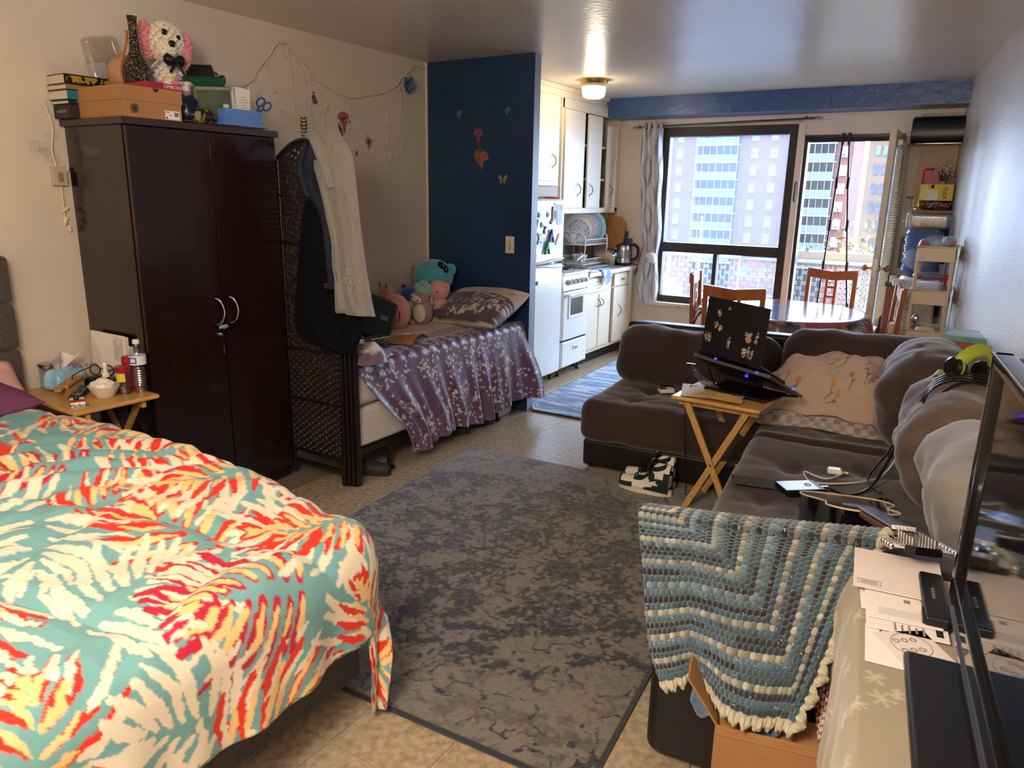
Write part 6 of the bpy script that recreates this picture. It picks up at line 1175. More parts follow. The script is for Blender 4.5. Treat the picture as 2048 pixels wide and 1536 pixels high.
# folding table in front of the sofa with laptop and stand
tray_table('tray_table', 'pale wood folding tray table carrying the laptop before the sofa', (2.595, 3.60), .40, .44, .60, -PI/2-.06, spl=-.36)
t = thing('manila_envelope', 'yellow manila envelope folded on the laptop tray table', 'envelope', (2.53, 3.52, .60), .1); man = mat('manila_paper', '#c9a658', .6, col2='#bd9a50', ns=5)
obj('envelope', MB().grid(lambda u, v: (-.13+.28*u+.03*v, -.09+.2*v, .004+.004*float(vn(u*3, v*3))+.03*max(0, u-.7)*math.sin(v*3)), 14, 10), man, t, M='local', solid=.0025); obj('flap', MB().grid(lambda u, v: (.0+.17*u, -.095+.07*v-.03*u, .012+.018*math.sin(u*PI)*v), 10, 8), man, t, M='local', solid=.0015)
t = thing('paper_sheet', 'white sheet under the manila envelope on the tray table', 'paper', (2.48, 3.58, .60), .3); obj('sheet', MB().box((-.03, .02, .0012), (.16, .22, .002)), paper, t, M='local', smooth=False); obj('print', MB().box((-.05, .09, .0026), (.03, .012, .0006)), ink, t, M='local', smooth=False)
# cooling stand and laptop: lid turned towards the room, deck sloping down to the sofa
hl, hr = Vector((2.39, 3.70, .785)), Vector((2.745, 3.555, .765)); hx = (hr-hl).normalized(); dk = Vector((.13, .30, -.155)); dk = (dk-hx*dk.dot(hx)); dkn = dk.normalized(); nz_ = hx.cross(dkn)
mid = (hl+hr)/2; MD = Matrix(((hx.x, dkn.x, nz_.x, mid.x), (hx.y, dkn.y, nz_.y, mid.y), (hx.z, dkn.z, nz_.z, mid.z), (0, 0, 0, 1))); W_ = (hr-hl).length
lap = thing('laptop', 'open black laptop with stickers on its lid, on the cooling stand', 'laptop', tuple(mid)); lb_ = mat('laptop_black', '#0d0d10', .5, bump=.02, bs=300)
obj('deck', MB().box((0, .13, .0), (W_, .26, .02), .006, M=MD), lb_, lap); 
kb_ = MB()
for i in range(14):
    for j in range(5): kb_.box((-W_/2+.03+i*(W_-.06)/13, .04+j*.022, .0115), (.019, .017, .003), M=MD)
obj('keyboard', kb_, black_pl, lap, kind='stuff', smooth=False)
tl = Vector((2.45, 3.69, 1.055)); lu = (tl-hl); lu = (lu-hx*lu.dot(hx)).normalized(); ln_ = hx.cross(lu); HL = .285
ML = Matrix(((hx.x, lu.x, ln_.x, mid.x), (hx.y, lu.y, ln_.y, mid.y), (hx.z, lu.z, ln_.z, mid.z), (0, 0, 0, 1)))   # +z of the lid faces the room
lid = obj('lid', MB().box((.015, HL/2, 0), (W_*.95, HL, .008), .004, M=ML), lb_, lap); obj('hinge', MB().cyl(tuple(ML @ Vector((-W_*.35, 0, 0))), tuple(ML @ Vector((W_*.35, 0, 0))), .009), black_pl, lap)
dsp = obj('display', MB().box((.015, HL/2, -.0047), (W_*.88, HL*.86, .0008), M=ML), black_gl, lap, smooth=False)
skm = mat('sticker_bone', '#b8ab98', .6, col2='#4a423c', ns=90, nd=2, lo=.5, hi=.56); skr = mat('sticker_red', '#c87a68', .6)
def st(nm, x, y, mb, m, r=0): o = MB_xf(mb, ML @ TR((x, y, .0042), (0, 0, r))); obj(nm, o, m, lid, smooth=False)
def fig(s=1.): return MB().prism([(-.006*s, -.02*s), (-.002*s, -.004*s), (-.007*s, 0), (-.006*s, .008*s), (-.003*s, .01*s), (-.004*s, .018*s), (0, .021*s), (.004*s, .018*s), (.003*s, .01*s), (.007*s, .006*s), (.005*s, -.002*s), (.007*s, -.02*s), (.002*s, -.02*s), (0, -.008*s), (-.002*s, -.02*s)], 0, .0008)
def head_(s=1.): return MB().prism([(.011*s*math.cos(a)*(1 if math.sin(a) > -.5 else .6), .012*s*math.sin(a)+(.0 if math.sin(a) > -.5 else -.008*s)) for a in np.linspace(0, 2*PI, 14, False)], 0, .0008)
for x, y, r in ((-.148, .082, .1), (-.135, .085, 0), (-.122, .082, -.1)): st('figure_sticker', x, y, fig(1.15), skm, r)
st('head_sticker', -.095, .155, head_(1.1), skm); st('head_sticker', -.068, .142, head_(1.1), skm, -.3); st('head_sticker', -.085, .215, head_(1.1), skm, .1); st('figure_sticker', -.005, .078, fig(1.5), skm, -.15)
st('badge_sticker', .105, .118, MB().lathe([(0, 0), (.017, 0), (.017, .0008), (0, .0008)], 20), skr); st('badge_ring', .105, .118, MB().lathe([(.008, .0009), (.012, .0009), (.012, .0014), (.008, .0014)], 18, caps=False), skm)
st('word_sticker', .103, .143, MB().box((0, 0, .0004), (.042, .017, .0008)), skm)
st('figure_sticker', .150, .135, fig(1.4), skm, -.2); st('bear_sticker', .092, .055, head_(1.5), skm); st('figure_sticker', .117, .058, fig(1.4), skm, .05); st('figure_sticker', .136, .048, fig(1.2), skm, -.2); st('flower_sticker', -.03, .245, MB().prism([(.011*(1 if k % 2 else .55)*math.cos(k*PI/5), .011*(1 if k % 2 else .55)*math.sin(k*PI/5)) for k in range(10)], 0, .0008), mat('sticker_orange', '#b46a3e', .6))
cs_ = thing('cooling_stand', 'black tilted laptop cooling stand with silver edge and blue lights', 'stand', tuple(mid)); gun = mat('gunmetal_edge', '#6e6a66', .35, metal=.7); MS = MD @ TR((.045, .0, -.032))
obj('plate', MB().box((0, .145, 0), (W_+.07, .33, .014), .005, M=MS), black_pl, cs_); obj('edge_strip', MB().box((0, -.022, -.002), (W_+.07, .006, .016), .002, M=MS), gun, cs_); obj('edge_strip', MB().box((W_/2+.036, .145, -.002), (.006, .33, .016), .002, M=MS), gun, cs_); obj('edge_strip', MB().box((-W_/2-.036, .145, -.002), (.006, .33, .016), .002, M=MS), gun, cs_)
led = mat('blue_led', '#1a1aff', .4, emit='#2a20ff', es=6)
for x, y, z in ((-.09, -.026, .010), (.16, -.026, .002), (W_/2+.041, .20, .008), (.03, .10, -.012)): obj('light', MB().ell((x, y, z), (.018, .006, .010), M=MS), led, cs_)
P0 = MS @ Vector((W_/2+.02, .30, -.008)); P1 = MS @ Vector((-W_/2, .30, -.008))
obj('base_frame', MB().box((2.66, 3.665, .612), (.34, .22, .018), .008, n=2, rot=(0, 0, -.30)), black_pl, cs_); obj('strut', MB().tube([(2.52, 3.64, .612), (2.44, 3.74, .70), tuple(MS @ Vector((-.12, .10, -.008)))], .006), black_pl, cs_); obj('strut', MB().tube([(2.80, 3.56, .612), (2.85, 3.66, .62), tuple(P0)], .007), black_pl, cs_)
for k in range(4): obj('hub_cable', MB().tube(cat_([(2.37+.012*k, 3.70, .70-.01*k), (2.40, 3.66, .66+.006*k), (2.47+.02*k, 3.62, .625), (2.55, 3.65-.02*k, .615)], 5), .0035), mat('grey_cable', '#4a4a4e', .5), cs_)
obj('usb_plug', MB().box((2.36, 3.71, .70), (.05, .02, .012), .003), black_pl, cs_)
# floral blanket thrown over a pillow
fbl = mat('floral_cotton', rough=.85, attr=True, sheen=.25, bump=.06, bs=250)
bt = thing('floral_blanket', 'cream floral throw with plaid edge heaped over the sofa corner', 'blanket', (2.95, 4.05, .42))
NU, NV = 150, 130; U_, V_ = UVg(NU, NV); bxl = 2.60+.70*U_; byl = 3.80+.50*V_+.06*U_
hump = np.exp(-(((U_-.60)/.40)**4+((V_-.78)/.50)**4)); hump2 = np.exp(-(((U_-.15)/.22)**2+((V_-.75)/.4)**2)); zz = .435+.37*hump**.8*(.50+.50*U_)+.13*hump2
zz += .040*(fbm(U_*4.0+V_*1.5, V_*4.0, 71, 4)-.5)*1.6+.016*np.abs(fbm(U_*3+V_*2, V_*7-U_*2, 73, 3)-.5)*3*-1+.012
zz += .016*np.sin((U_*.9+V_*.45)*20+5*fbm(U_*2, V_*2, 77, 2))*hump**.5; edge_ = np.minimum(np.minimum(U_, 1-U_), np.minimum(V_*1.2, 1)); zz = .425+(zz-.425)*sstep(0, .10, edge_); byl = byl-.05*np.sin(U_*9)*(1-V_)*.5; bxl = bxl+.05*(fbm(V_*4, U_*3, 75)-.5)
cb = Canvas(.9, .8, .003, '#bfa48e'); rg = random.Random(9)
for k in range(46):
    x, y = rg.uniform(0, .9), rg.uniform(.18, .8); a = rg.uniform(.4, 1.4); L = rg.uniform(.05, .12)
    pts = [(x, y), (x+L*.5*math.cos(a), y+L*.5*math.sin(a)), (x+L*math.cos(a+.3), y+L*math.sin(a+.3))]; cb.stroke(pts, [.0028]*3, '#6d6a4a')
    cb.stroke([pts[1], (pts[1][0]+.02, pts[1][1]+.006)], [.006, .002], rg.choice(['#4d6485', '#7d8a4a'])); c = rg.choice(['#c85a3e', '#b03a34', '#4d6fa8', '#c9803a', '#35507e'])
    for p in range(5): cb.disc(pts[2][0]+.009*math.cos(p*1.26), pts[2][1]+.009*math.sin(p*1.26), .007, c)
    cb.disc(pts[2][0], pts[2][1], .005, '#d9b04a')
for i in range(24):
    for j in range(3):
        if (i+j) % 2 == 0: cb.box_(.005+i*.04, .0+j*.042, .038, .04, rg.choice(['#7c838e', '#8d8f92']))
cb.a[:, int(.130/.003):int(.138/.003)] = lin('#201c20'); colf = cb.at(U_*.85, V_*.75+.02)
sheet('cloth', np.stack([bxl, byl, zz], -1), fbl, bt, colf, .006)
obj('hidden_pillow', cushion(.52, .32, .16), mat('speckled_print', '#a28b76', .8, col2='#5c4438', ns=40), bt, M=Matrix.Translation((.10, .16, .12)) @ TR((0, 0, 0), (.5, 0, .1)))
# remote and cigarettes on the chaise, cloth edge
cg2 = cig('cigarette_pack', 'white cigarette pack lying on the brown chaise cushion', (2.10, 4.10, .425), -.9); t = thing('black_remote', 'black remote lying on the chaise behind the cigarette pack', 'remote', (2.09, 4.24, .428), -1.3); obj('body', MB().box((0, 0, .01), (.04, .15, .018), .006, n=2), black_pl, t, M='local')
# phone charger cable down the table
t = thing('thin_cable', 'thin black cable dropping from the tray table to the rug', 'cable', (2.39, 3.5, .3)); obj('cable', MB().tube(cat_([(2.40, 3.62, .615), (2.385, 3.60, .5), (2.39, 3.62, .3), (2.41, 3.63, .1), (2.42, 3.6, .02)], 6), .0028), black_pl, t)
# hard drive, earbud case, cables, headphones
t = thing('hard_drive', 'silver and black portable hard drive lying on the sofa seat', 'hard drive', (3.085, 2.94, .425), .68); obj('body', MB().box((0, 0, .012), (.165, .10, .024), .004, n=2), black_pl, t, M='local'); obj('top_plate', MB().box((-.012, 0, .0245), (.14, .094, .002), .0008), mat('silver_plate', '#9aa0a8', .3, metal=.6), t, M='local'); obj('emblem', MB().tube([(.03+.012*math.cos(a), .012*math.sin(a), .026) for a in np.linspace(0, 5.5, 16)], .0015, 5), ink, t, M='local'); obj('plug', MB().box((.10, 0, .012), (.04, .016, .010), .003), steel, t, M='local')
t = thing('mesh_sleeve', 'black mesh sleeve under the hard drive on the seat edge', 'sleeve', (2.93, 2.93, .425), .35); obj('sleeve', MB().box((0, 0, .004), (.22, .09, .008), .003, rot=(0, .06, 0)), mat('black_mesh_fabric', '#232225', .8, col2='#4a484a', ns=260, nd=0), t, M='local')
t = thing('earbud_case', 'white earbud charging case on the sofa seat', 'earbud case', (3.17, 3.22, .425), .2); obj('case', MB().box((0, 0, .014), (.062, .05, .026), .012, n=4), mat('gloss_white', '#e4ddd8', .15, coat=.5), t, M='local'); obj('plug', MB().box((.042, 0, .012), (.022, .012, .008), .003), paper, t, M='local')
def cable(name, label, pts, r, m): t = thing(name, label, 'cable', pts[0]); obj('cable', MB().tube(cat_(pts, 8), r), m, t); return t
cable('white_cable', 'white charging cable looping from the earbud case to cushions', [(3.21, 3.23, .438), (3.15, 3.12, .432), (3.06, 3.16, .432), (3.12, 3.05, .432), (3.28, 3.16, .435), (3.36, 3.33, .45), (3.45, 3.4, .68), (3.6, 3.5, .87)], .0035, mat('white_cable_pl', '#d8d0c8', .4))
cable('black_cable', 'thick black cable from the hard drive up over the light cushion', [(3.19, 2.99, .44), (3.26, 2.98, .435), (3.32, 3.1, .44), (3.36, 3.18, .52), (3.42, 3.24, .70), (3.55, 3.32, .85), (3.68, 3.4, .86)], .006, black_pl)
cable('black_cable', 'second black cable running along the side cushions to headphones', [(3.36, 3.06, .44), (3.30, 3.2, .44), (3.36, 3.33, .55), (3.41, 3.45, .70), (3.46, 3.62, .80), (3.52, 3.72, .85)], .0045, black_pl)
for k in range(4): cable('black_cable', ('topmost', 'second', 'third', 'lowest')[k]+' of the loose black cords lying across the light cushion top', [(3.38+.02*k, 3.40-.05*k, .70+.0*k), (3.47, 3.42-.06*k, .835+.0*k), (3.56, 3.45-.05*k, .875), (3.70, 3.50-.07*k, .86)], .0045, black_pl)
t = thing('cable_ring', 'coiled black plug end on the sofa seat by the cushions', 'cable', (3.38, 2.99, .425)); obj('coil', MB().tube([(3.38+.025*math.cos(a), 2.99+.025*math.sin(a), .434) for a in np.linspace(0, 2*PI, 16, False)], .008, 6, closed=True), black_pl, t)
hp = thing('headphones', 'lime green and black over-ear headphones on the side cushion', 'headphones', (3.58, 3.55, .86)); lime = mat('lime_plastic', '#a3b32c', .45); hxx = Vector((-.62, -.72, .15)).normalized(); hzz = Vector((.30, -.05, .9)); hzz = (hzz-hxx*hzz.dot(hxx)).normalized(); hyy = hzz.cross(hxx); MH = Matrix(((hxx.x, hyy.x, hzz.x, 3.60), (hxx.y, hyy.y, hzz.y, 3.53), (hxx.z, hyy.z, hzz.z, .885), (0, 0, 0, 1)))
obj('headband', MB().tube([(.085*math.cos(a), 0, .085*math.sin(a)) for a in np.linspace(.15, PI-.15, 22)], [.012]*22, 8, M=MH, flat=2.2), lime, hp)
for s in (-1, 1):
    obj('ear_cup', MB().lathe([(0, -.016), (.042, -.016), (.046, -.006), (.046, .008), (.034, .022), (0, .024)], 24, M=MH @ TR((s*.083, -.01, -.01), (0, s*PI/2*1.0, 0))), black_pl, hp); obj('ear_ring', MB().lathe([(.043, -.004), (.0475, -.002), (.0475, .006), (.043, .010)], 24, M=MH @ TR((s*.083, -.01, -.01), (0, s*PI/2, 0)), caps=False), lime, hp); obj('ear_pad', MB().lathe([(.02, -.030), (.038, -.030), (.044, -.020), (.04, -.014), (.02, -.014)], 22, M=MH @ TR((s*.083, -.01, -.01), (0, s*PI/2, 0)), caps=False), black_pl, hp)
t = thing('jack_adapter', 'small round lime and black cable adapter beside the headphones', 'adapter', (3.47, 3.5, .84)); obj('body', MB().cyl((3.475, 3.47, .84), (3.49, 3.52, .855), .014), lime, t); obj('cap', MB().ell((3.478, 3.462, .838), (.03, .022, .03)), black_pl, t)
# guitar on the seat, neck over the arm
ay_ = Vector((.28, -.92, .27)).normalized(); nzg = Vector((0, .05, 1)); nzg = (nzg-ay_*nzg.dot(ay_)).normalized(); axg = ay_.cross(nzg); og = Vector((3.39, 2.19, .69))
MG = Matrix(((axg.x, ay_.x, nzg.x, og.x), (axg.y, ay_.y, nzg.y, og.y), (axg.z, ay_.z, nzg.z, og.z), (0, 0, 0, 1)))
gt = thing('guitar', 'glossy black acoustic guitar lying on the sofa, headstock over the arm', 'guitar', tuple(og)); out = []
for k in range(48):
    a = 2*PI*k/48; y = -.23+.23*math.cos(a); wy = .125+.055*max(0, -math.cos(a))-.035*math.exp(-((y+.17)/.07)**2); out.append((wy*math.copysign(abs(math.sin(a))**.62, math.sin(a)), y))
obj('body', MB().prism(out, -.095, 0, M=MG), black_gl, gt); obj('binding', MB().tube([(x*1.002, y, .0) for x, y in out], .0028, 6, closed=True, M=MG), mat('ivory_binding', '#c9a878', .4), gt); obj('sound_hole', MB().lathe([(0, .0005), (.048, .0005), (.048, .001), (0, .001)], 24, M=MG @ TR((0, -.14, 0))), ink, gt)
obj('neck', MB().box((0, .17, -.008), (.052, .36, .022), .008, n=2, M=MG), mat('neck_wood', '#6a4a2e', .4), gt); obj('fretboard', MB().box((0, .15, .006), (.052, .40, .006), .002, M=MG), mat('rosewood', '#3d2a1e', .4), gt)
hs = obj('headstock', MB().prism([(-.03, .35), (.03, .35), (.04, .40), (.037, .52), (.02, .535), (-.02, .535), (-.037, .52), (-.04, .40)], -.022, -.004, M=MG), black_gl, gt)
for k in range(6): x = -.02+k*.008; obj('string', MB().tube([(x, -.30, .014), (x, .36, .0135), (x*1.4, .40+.02*(k % 3), -.002)], .0007 if k > 2 else .0011, 4, M=MG), chrome, gt)
for s in (-1, 1):
    for k in range(6): tp = obj('tuner', MB().cyl(tuple(MG @ Vector((s*.036, .405+.022*k, -.012))), tuple(MG @ Vector((s*.058, .405+.022*k, -.012))), .003).ell((s*.064, .405+.022*k, -.012), (.012, .012, .016), M=MG).cyl(tuple(MG @ Vector((s*.022, .405+.022*k, -.004))), tuple(MG @ Vector((s*.022, .405+.022*k, .012))), .004), chrome, hs)
obj('nut', MB().box((0, .352, .010), (.052, .006, .010), .001, M=MG), paper, gt)
# high-top sneakers
def sneaker(label, loc, rot):
    t = thing('sneaker', label, 'shoe', loc, rot, 'pair of high-top sneakers'); L = .30
    out = [(.14*math.cos(a)+.0, (.048+.006*math.cos(a))*math.sin(a)) for a in np.linspace(0, 2*PI, 30, False)]; out = [(x*1.06, y) for x, y in out]
    wl_ = mat('white_leather', '#ddd3c2', .5); gr = mat('dark_green_suede', '#0d211b', .8)
    obj('sole', MB().prism(out, 0, .03, M=None), wl_, t, M='local'); sp = MB()
    for k in range(14): a = -PI*.9+k*.125*PI*.9/1.0*.55; sp.ell((.148*math.cos(a), .054*math.sin(a), .012+.008*(k % 3)), (.006, .003, .005), n=6)
    obj('speckles', sp, ink, t, M='local', kind='stuff')
    def up(u, v):
        x = .142-u*.28; w = (.050-.006*abs(u-.3))*(1 if u > .08 else (u/.08)**.5*.9+.1); h = .028+.04+.012*math.sin(min(u*3, PI/2))+(.09*sstep(.42, .78, u)); a = PI*v; return (x, w*math.cos(a)*(1-.15*math.sin(a)), .028+(h-.028)*math.sin(a)**.8)
    b = MB().grid(up, 56, 30); b.mi = []
    for i in range(56):
        for j in range(30):
            u = (i+.5)/56; s = min(j+.5, 29.5-j)/15; k = 1      # s: 0 at the sole, 1 on the ridge; 1 = white, 0 = green
            if u < .30: k = 0 if s < .30-.25*(u-.08) or u < .05 else 1
            if .24+.10*s < u < .62 and s > .52-.35*(u-.24): k = 0
            if .36 < u < .60 and .30 < s < .46: k = 1
            if .55 < u < .76 and s > .25 and abs((u-.64)-(.5-s)*.22) < .055: k = 0
            if u > .52 and s < .30 and u-.52 > s*.55: k = 0
            if .50 < u < .80 and .06 < s < .16+.2*(.8-u): k = 1
            if u > .90 and s < .5: k = 0
            b.mi.append(k)
    o = obj('upper', b, [gr, wl_], t, M='local', ang=60, solid=.006)
    obj('collar', MB().tube([(-.03-.035*math.cos(a)-.045, .034*math.sin(a), .150+.012*math.cos(a)) for a in np.linspace(0, 2*PI, 20, False)], .012, 8, closed=True), gr, t, M='local'); obj('tongue', MB().box((-.025, 0, .155), (.014, .06, .075), .006, n=2, rot=(0, -.35, 0)), gr, t, M='local'); obj('tongue_label', MB().box((-.033, 0, .18), (.006, .035, .026), .002, rot=(0, -.35, 0)), wl_, t, M='local')
    for k in range(6): obj('lace', MB().tube([(.055-.018*k, -.026, .082+.011*k), (.055-.018*k, 0, .092+.012*k), (.055-.018*k, .026, .082+.011*k)], .0035, 5), black_pl, t, M='local')
    obj('eyestay', MB().box((-.08, 0, .045), (.06, .108, .035), .012, n=2), gr, t, M='local'); obj('heel_panel', MB().box((-.128, 0, .075), (.018, .07, .06), .008, n=2), wl_, t, M='local')
    return t
sneaker('front sneaker of the white and dark green high-top pair on rug', (2.215, 3.545, .013), PI+.02); sneaker('rear sneaker of the high-top pair, nearer to the sofa base', (2.19, 3.665, .013), PI+.10)
# ------------------------------------------------ crocheted granny-stitch throw over the near sofa arm
NA, NB = 340, 360; A_, B_ = UVg(NA, NB)      # A left to right, B from the back of the arm over the front to the corner tip
def curve(pts, s): return np.stack([np.interp(s, np.linspace(0, 1, len(pts)), [p[i] for p in pts]) for i in range(3)], -1)
topb = curve([(2.875, 1.805, .725), (3.16, 1.845, .742), (3.46, 1.88, .775)], A_); topf = curve([(2.885, 1.71, .735), (3.17, 1.735, .752), (3.455, 1.77, .785)], A_)
lefte = curve([(2.885, 1.71, .735), (2.915, 1.655, .70), (2.94, 1.628, .64), (2.98, 1.56, .56), (3.02, 1.505, .50), (3.07, 1.462, .455)], B_); righte = curve([(3.455, 1.77, .785), (3.44, 1.715, .77), (3.425, 1.665, .71), (3.405, 1.60, .64), (3.385, 1.52, .545), (3.357, 1.45, .447)], B_)
low = curve([(3.07, 1.462, .455), (3.13, 1.478, .478), (3.20, 1.455, .452), (3.29, 1.45, .446), (3.357, 1.45, .447)], A_)
bt_ = np.clip((B_-.16)/.84, 0, 1); 
def at_(C_, s): 
    idx = np.clip((s*(C_.shape[1]-1)).round().astype(int), 0, C_.shape[1]-1); return C_[np.arange(C_.shape[0])[:, None], idx]
Lf = curve([(2.885, 1.71, .735), (2.915, 1.655, .70), (2.94, 1.628, .64), (2.98, 1.56, .56), (3.02, 1.505, .50), (3.07, 1.462, .455)], bt_); Rf = curve([(3.455, 1.77, .785), (3.44, 1.715, .77), (3.425, 1.665, .71), (3.405, 1.60, .64), (3.385, 1.52, .545), (3.357, 1.45, .447)], bt_)
a3 = A_[..., None]; b3 = bt_[..., None]; lin_ = Lf*(1-a3)+Rf*a3
botl = (np.array([3.07, 1.462, .455])*(1-a3)+np.array([3.357, 1.45, .447])*a3); topl = (np.array([2.885, 1.71, .735])*(1-a3)+np.array([3.455, 1.77, .805])*a3)
front = lin_+(topf-topl)*(1-b3)+(low-botl)*b3
k = np.clip(B_/.16, 0, 1)[..., None]; top_ = topb*(1-k)+topf*k; P_ = np.where((B_ < .16)[..., None], top_, front)
P_[..., 2] += .012*np.sin(np.clip(B_/.2, 0, 1)*PI)
P_[..., 1] -= .030*np.sin(A_*5.2+.6)*bt_**1.2*.5*(1-bt_**3)+.02*np.sin(A_*11+1)*bt_**3
# stitch rows run parallel to the two free edges and turn the corner on the diagonal
CW, CH = .62, .60; p = (1-A_)*CW; q = (1-B_)*CH; side = p < q; dist = np.where(side, p, q); along = np.where(side, q, p); RW = .0158
row = np.floor(dist/RW).astype(int); fr2 = dist/RW-row; ph = along/.0185+.5*(row % 2); fa = ph-np.floor(ph); cid = np.floor(ph).astype(int)
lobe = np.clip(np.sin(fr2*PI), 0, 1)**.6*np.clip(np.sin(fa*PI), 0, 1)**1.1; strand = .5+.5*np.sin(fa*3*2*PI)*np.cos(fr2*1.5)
nrm = np.cross(np.gradient(P_, axis=0), np.gradient(P_, axis=1)); nrm /= np.linalg.norm(nrm, axis=-1, keepdims=True)+1e-9; nrm *= np.sign(-nrm[..., 1:2]+.6*nrm[..., 2:3])
scal = np.where(dist < RW*1.6, .4+.6*np.abs(np.sin(along/.045*PI)), 1); P_ = P_+nrm*(.006*lobe*(.75+.25*strand)*scal)[..., None]
out_ = np.where(side, 1, 0)[..., None]; sc_amt = np.clip(1-dist/(RW*1.6), 0, 1)*.017*np.abs(np.sin(along/.045*PI))
da = np.gradient(P_, axis=0); da /= np.linalg.norm(da, axis=-1, keepdims=True)+1e-9; db = np.gradient(P_, axis=1); db /= np.linalg.norm(db, axis=-1, keepdims=True)+1e-9
P_ = P_+np.where(side[..., None], da, db)*sc_amt[..., None]
cols = ['#d8d2b8', '#2c4450', '#4b6a78', '#22303c', '#cfcbb4', '#3a5866', '#1f2a36', '#5f8092', '#d3cdb4', '#2a3c4a', '#26343f', '#48657a', '#c9c6b2', '#33495a', '#1d2733', '#56788c', '#8aa4b0', '#243340', '#1c242e', '#6f909e', '#d0cab0', '#3c5868', '#22303c', '#2b3d4a', '#7d9aa8', '#c6c2ae', '#33495a', '#1f2a36', '#48657a', '#94adb6', '#26343f', '#cfcbb4', '#2a3c4a']
pal = np.array([lin(c) for c in cols]); cc_ = pal[row % len(cols)]; rn = vn(cid*1.7+row*13.1, row*3.3, 7); rn2 = vn(along*60, dist*60, 9)
cc_ = cc_*(.34+.40*rn)[..., None]*(.80+.4*rn2)[..., None]; mixm = (vn(along*9+row*5, row*1.9, 11) > .62) & (row % 4 != 0); cc_ = np.where(mixm[..., None], cc_*.6+pal[2]*.4, cc_)
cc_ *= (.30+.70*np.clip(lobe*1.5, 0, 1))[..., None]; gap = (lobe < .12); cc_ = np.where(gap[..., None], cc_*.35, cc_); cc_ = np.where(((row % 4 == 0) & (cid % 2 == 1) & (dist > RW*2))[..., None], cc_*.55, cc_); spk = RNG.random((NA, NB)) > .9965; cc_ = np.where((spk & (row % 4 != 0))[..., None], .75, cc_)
bord_ = dist < RW*1.25; cc_ = np.where(bord_[..., None], np.array(lin('#cfc6a4'))*(.55+.45*strand)[..., None]*(.7+.3*lobe)[..., None], cc_)
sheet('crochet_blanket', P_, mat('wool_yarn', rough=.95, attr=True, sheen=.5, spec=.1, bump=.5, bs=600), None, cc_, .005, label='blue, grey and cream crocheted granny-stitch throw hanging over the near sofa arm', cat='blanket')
# second folded layer peeking out below
t = thing('crochet_fold', 'pale blue scalloped underside corner of the throw above the box', 'blanket', (3.2, 1.5, .42)); g = MB().grid(lambda u, v: (3.13+.20*u, 1.492-.02*v, .475-.05*v-.025*abs(math.sin(u*4*PI))*v-.02*math.sin(u*PI)), 40, 8); obj('cloth', g, mat('blue_yarn', '#4d6c84', .95, col2='#3a566a', ns=60, bump=.8, bs=260, sheen=.5), t, solid=.008)
# ------------------------------------------------ dining table with vinyl covered cloth and four chairs
wood = mat('honey_oak', '#a8612c', .35, col2='#94511f', ns=3, nd=5, stretch=(6, 6, .8), coat=.3)
dt = thing('dining_table', 'round dining table under a red cloth by the window', 'table', (2.36, 5.83, 0)); obj('tabletop', MB().lathe([(0, .70), (.57, .70), (.58, .71), (.58, .73), (0, .73)], 40), wood, dt, M='local')
for k in range(4): a = PI/4+k*PI/2; obj('leg', MB().cyl((.4*math.cos(a), .4*math.sin(a), 0), (.4*math.cos(a), .4*math.sin(a), .70), .028, .035), wood, dt, M='local')
n, nr = 144, 40; cl = np.zeros((n, nr, 3)); ccl = np.zeros((n, nr, 3)); rc, bk_, gd = np.array(lin('#a3202c')), np.array(lin('#1d1c2e')), np.array(lin('#a5824a'))
for i in range(n):
    a = 2*PI*i/n
    for j in range(nr):
        s = j/(nr-1)
        if s < .5: r, z = .61*s/.5, .738
        else:
            d = (s-.5)*2; wv_ = math.sin(a*9+.8)*.5+math.sin(a*14+2)*.3; r = .61+.02*math.sin(min(d*6, PI/2))+.05*d*d+.045*d*wv_; z = .738-.015*min(1, d*6)-.30*d
        cl[i, j] = (r*math.cos(a), r*math.sin(a), z)
th = np.arctan2(cl[..., 1], cl[..., 0]); rr = np.hypot(cl[..., 0], cl[..., 1]); dn = .74-cl[..., 2]; pt = np.sin(th*6+np.sin(dn*20)*.8)+.8*np.sin(dn*26+th*3); ccl[:] = np.where((pt > -.45)[..., None], rc, bk_); ccl = np.where((np.abs(pt+.45) < .14)[..., None], gd, ccl)
tp = fbm(cl[..., 0]*5+9, cl[..., 1]*5+9, 81, 3); ccl = np.where((dn < .01)[..., None], np.where((tp > .56)[..., None], np.array(lin('#9a5058')), np.array(lin('#7087b0'))), ccl)  # bluish sky glare on the vinyl is painted into the top's colour
tcl = thing('tablecloth', 'red and navy patterned cloth under clear vinyl on the round table', 'tablecloth', (2.36, 5.83, 0)); sheet('cloth', cl, mat('shiny_tablecloth', rough=.16, attr=True, coat=1., bump=.12, bs=18, spec=.7), tcl, ccl, .003, closed_u=True, M='local')
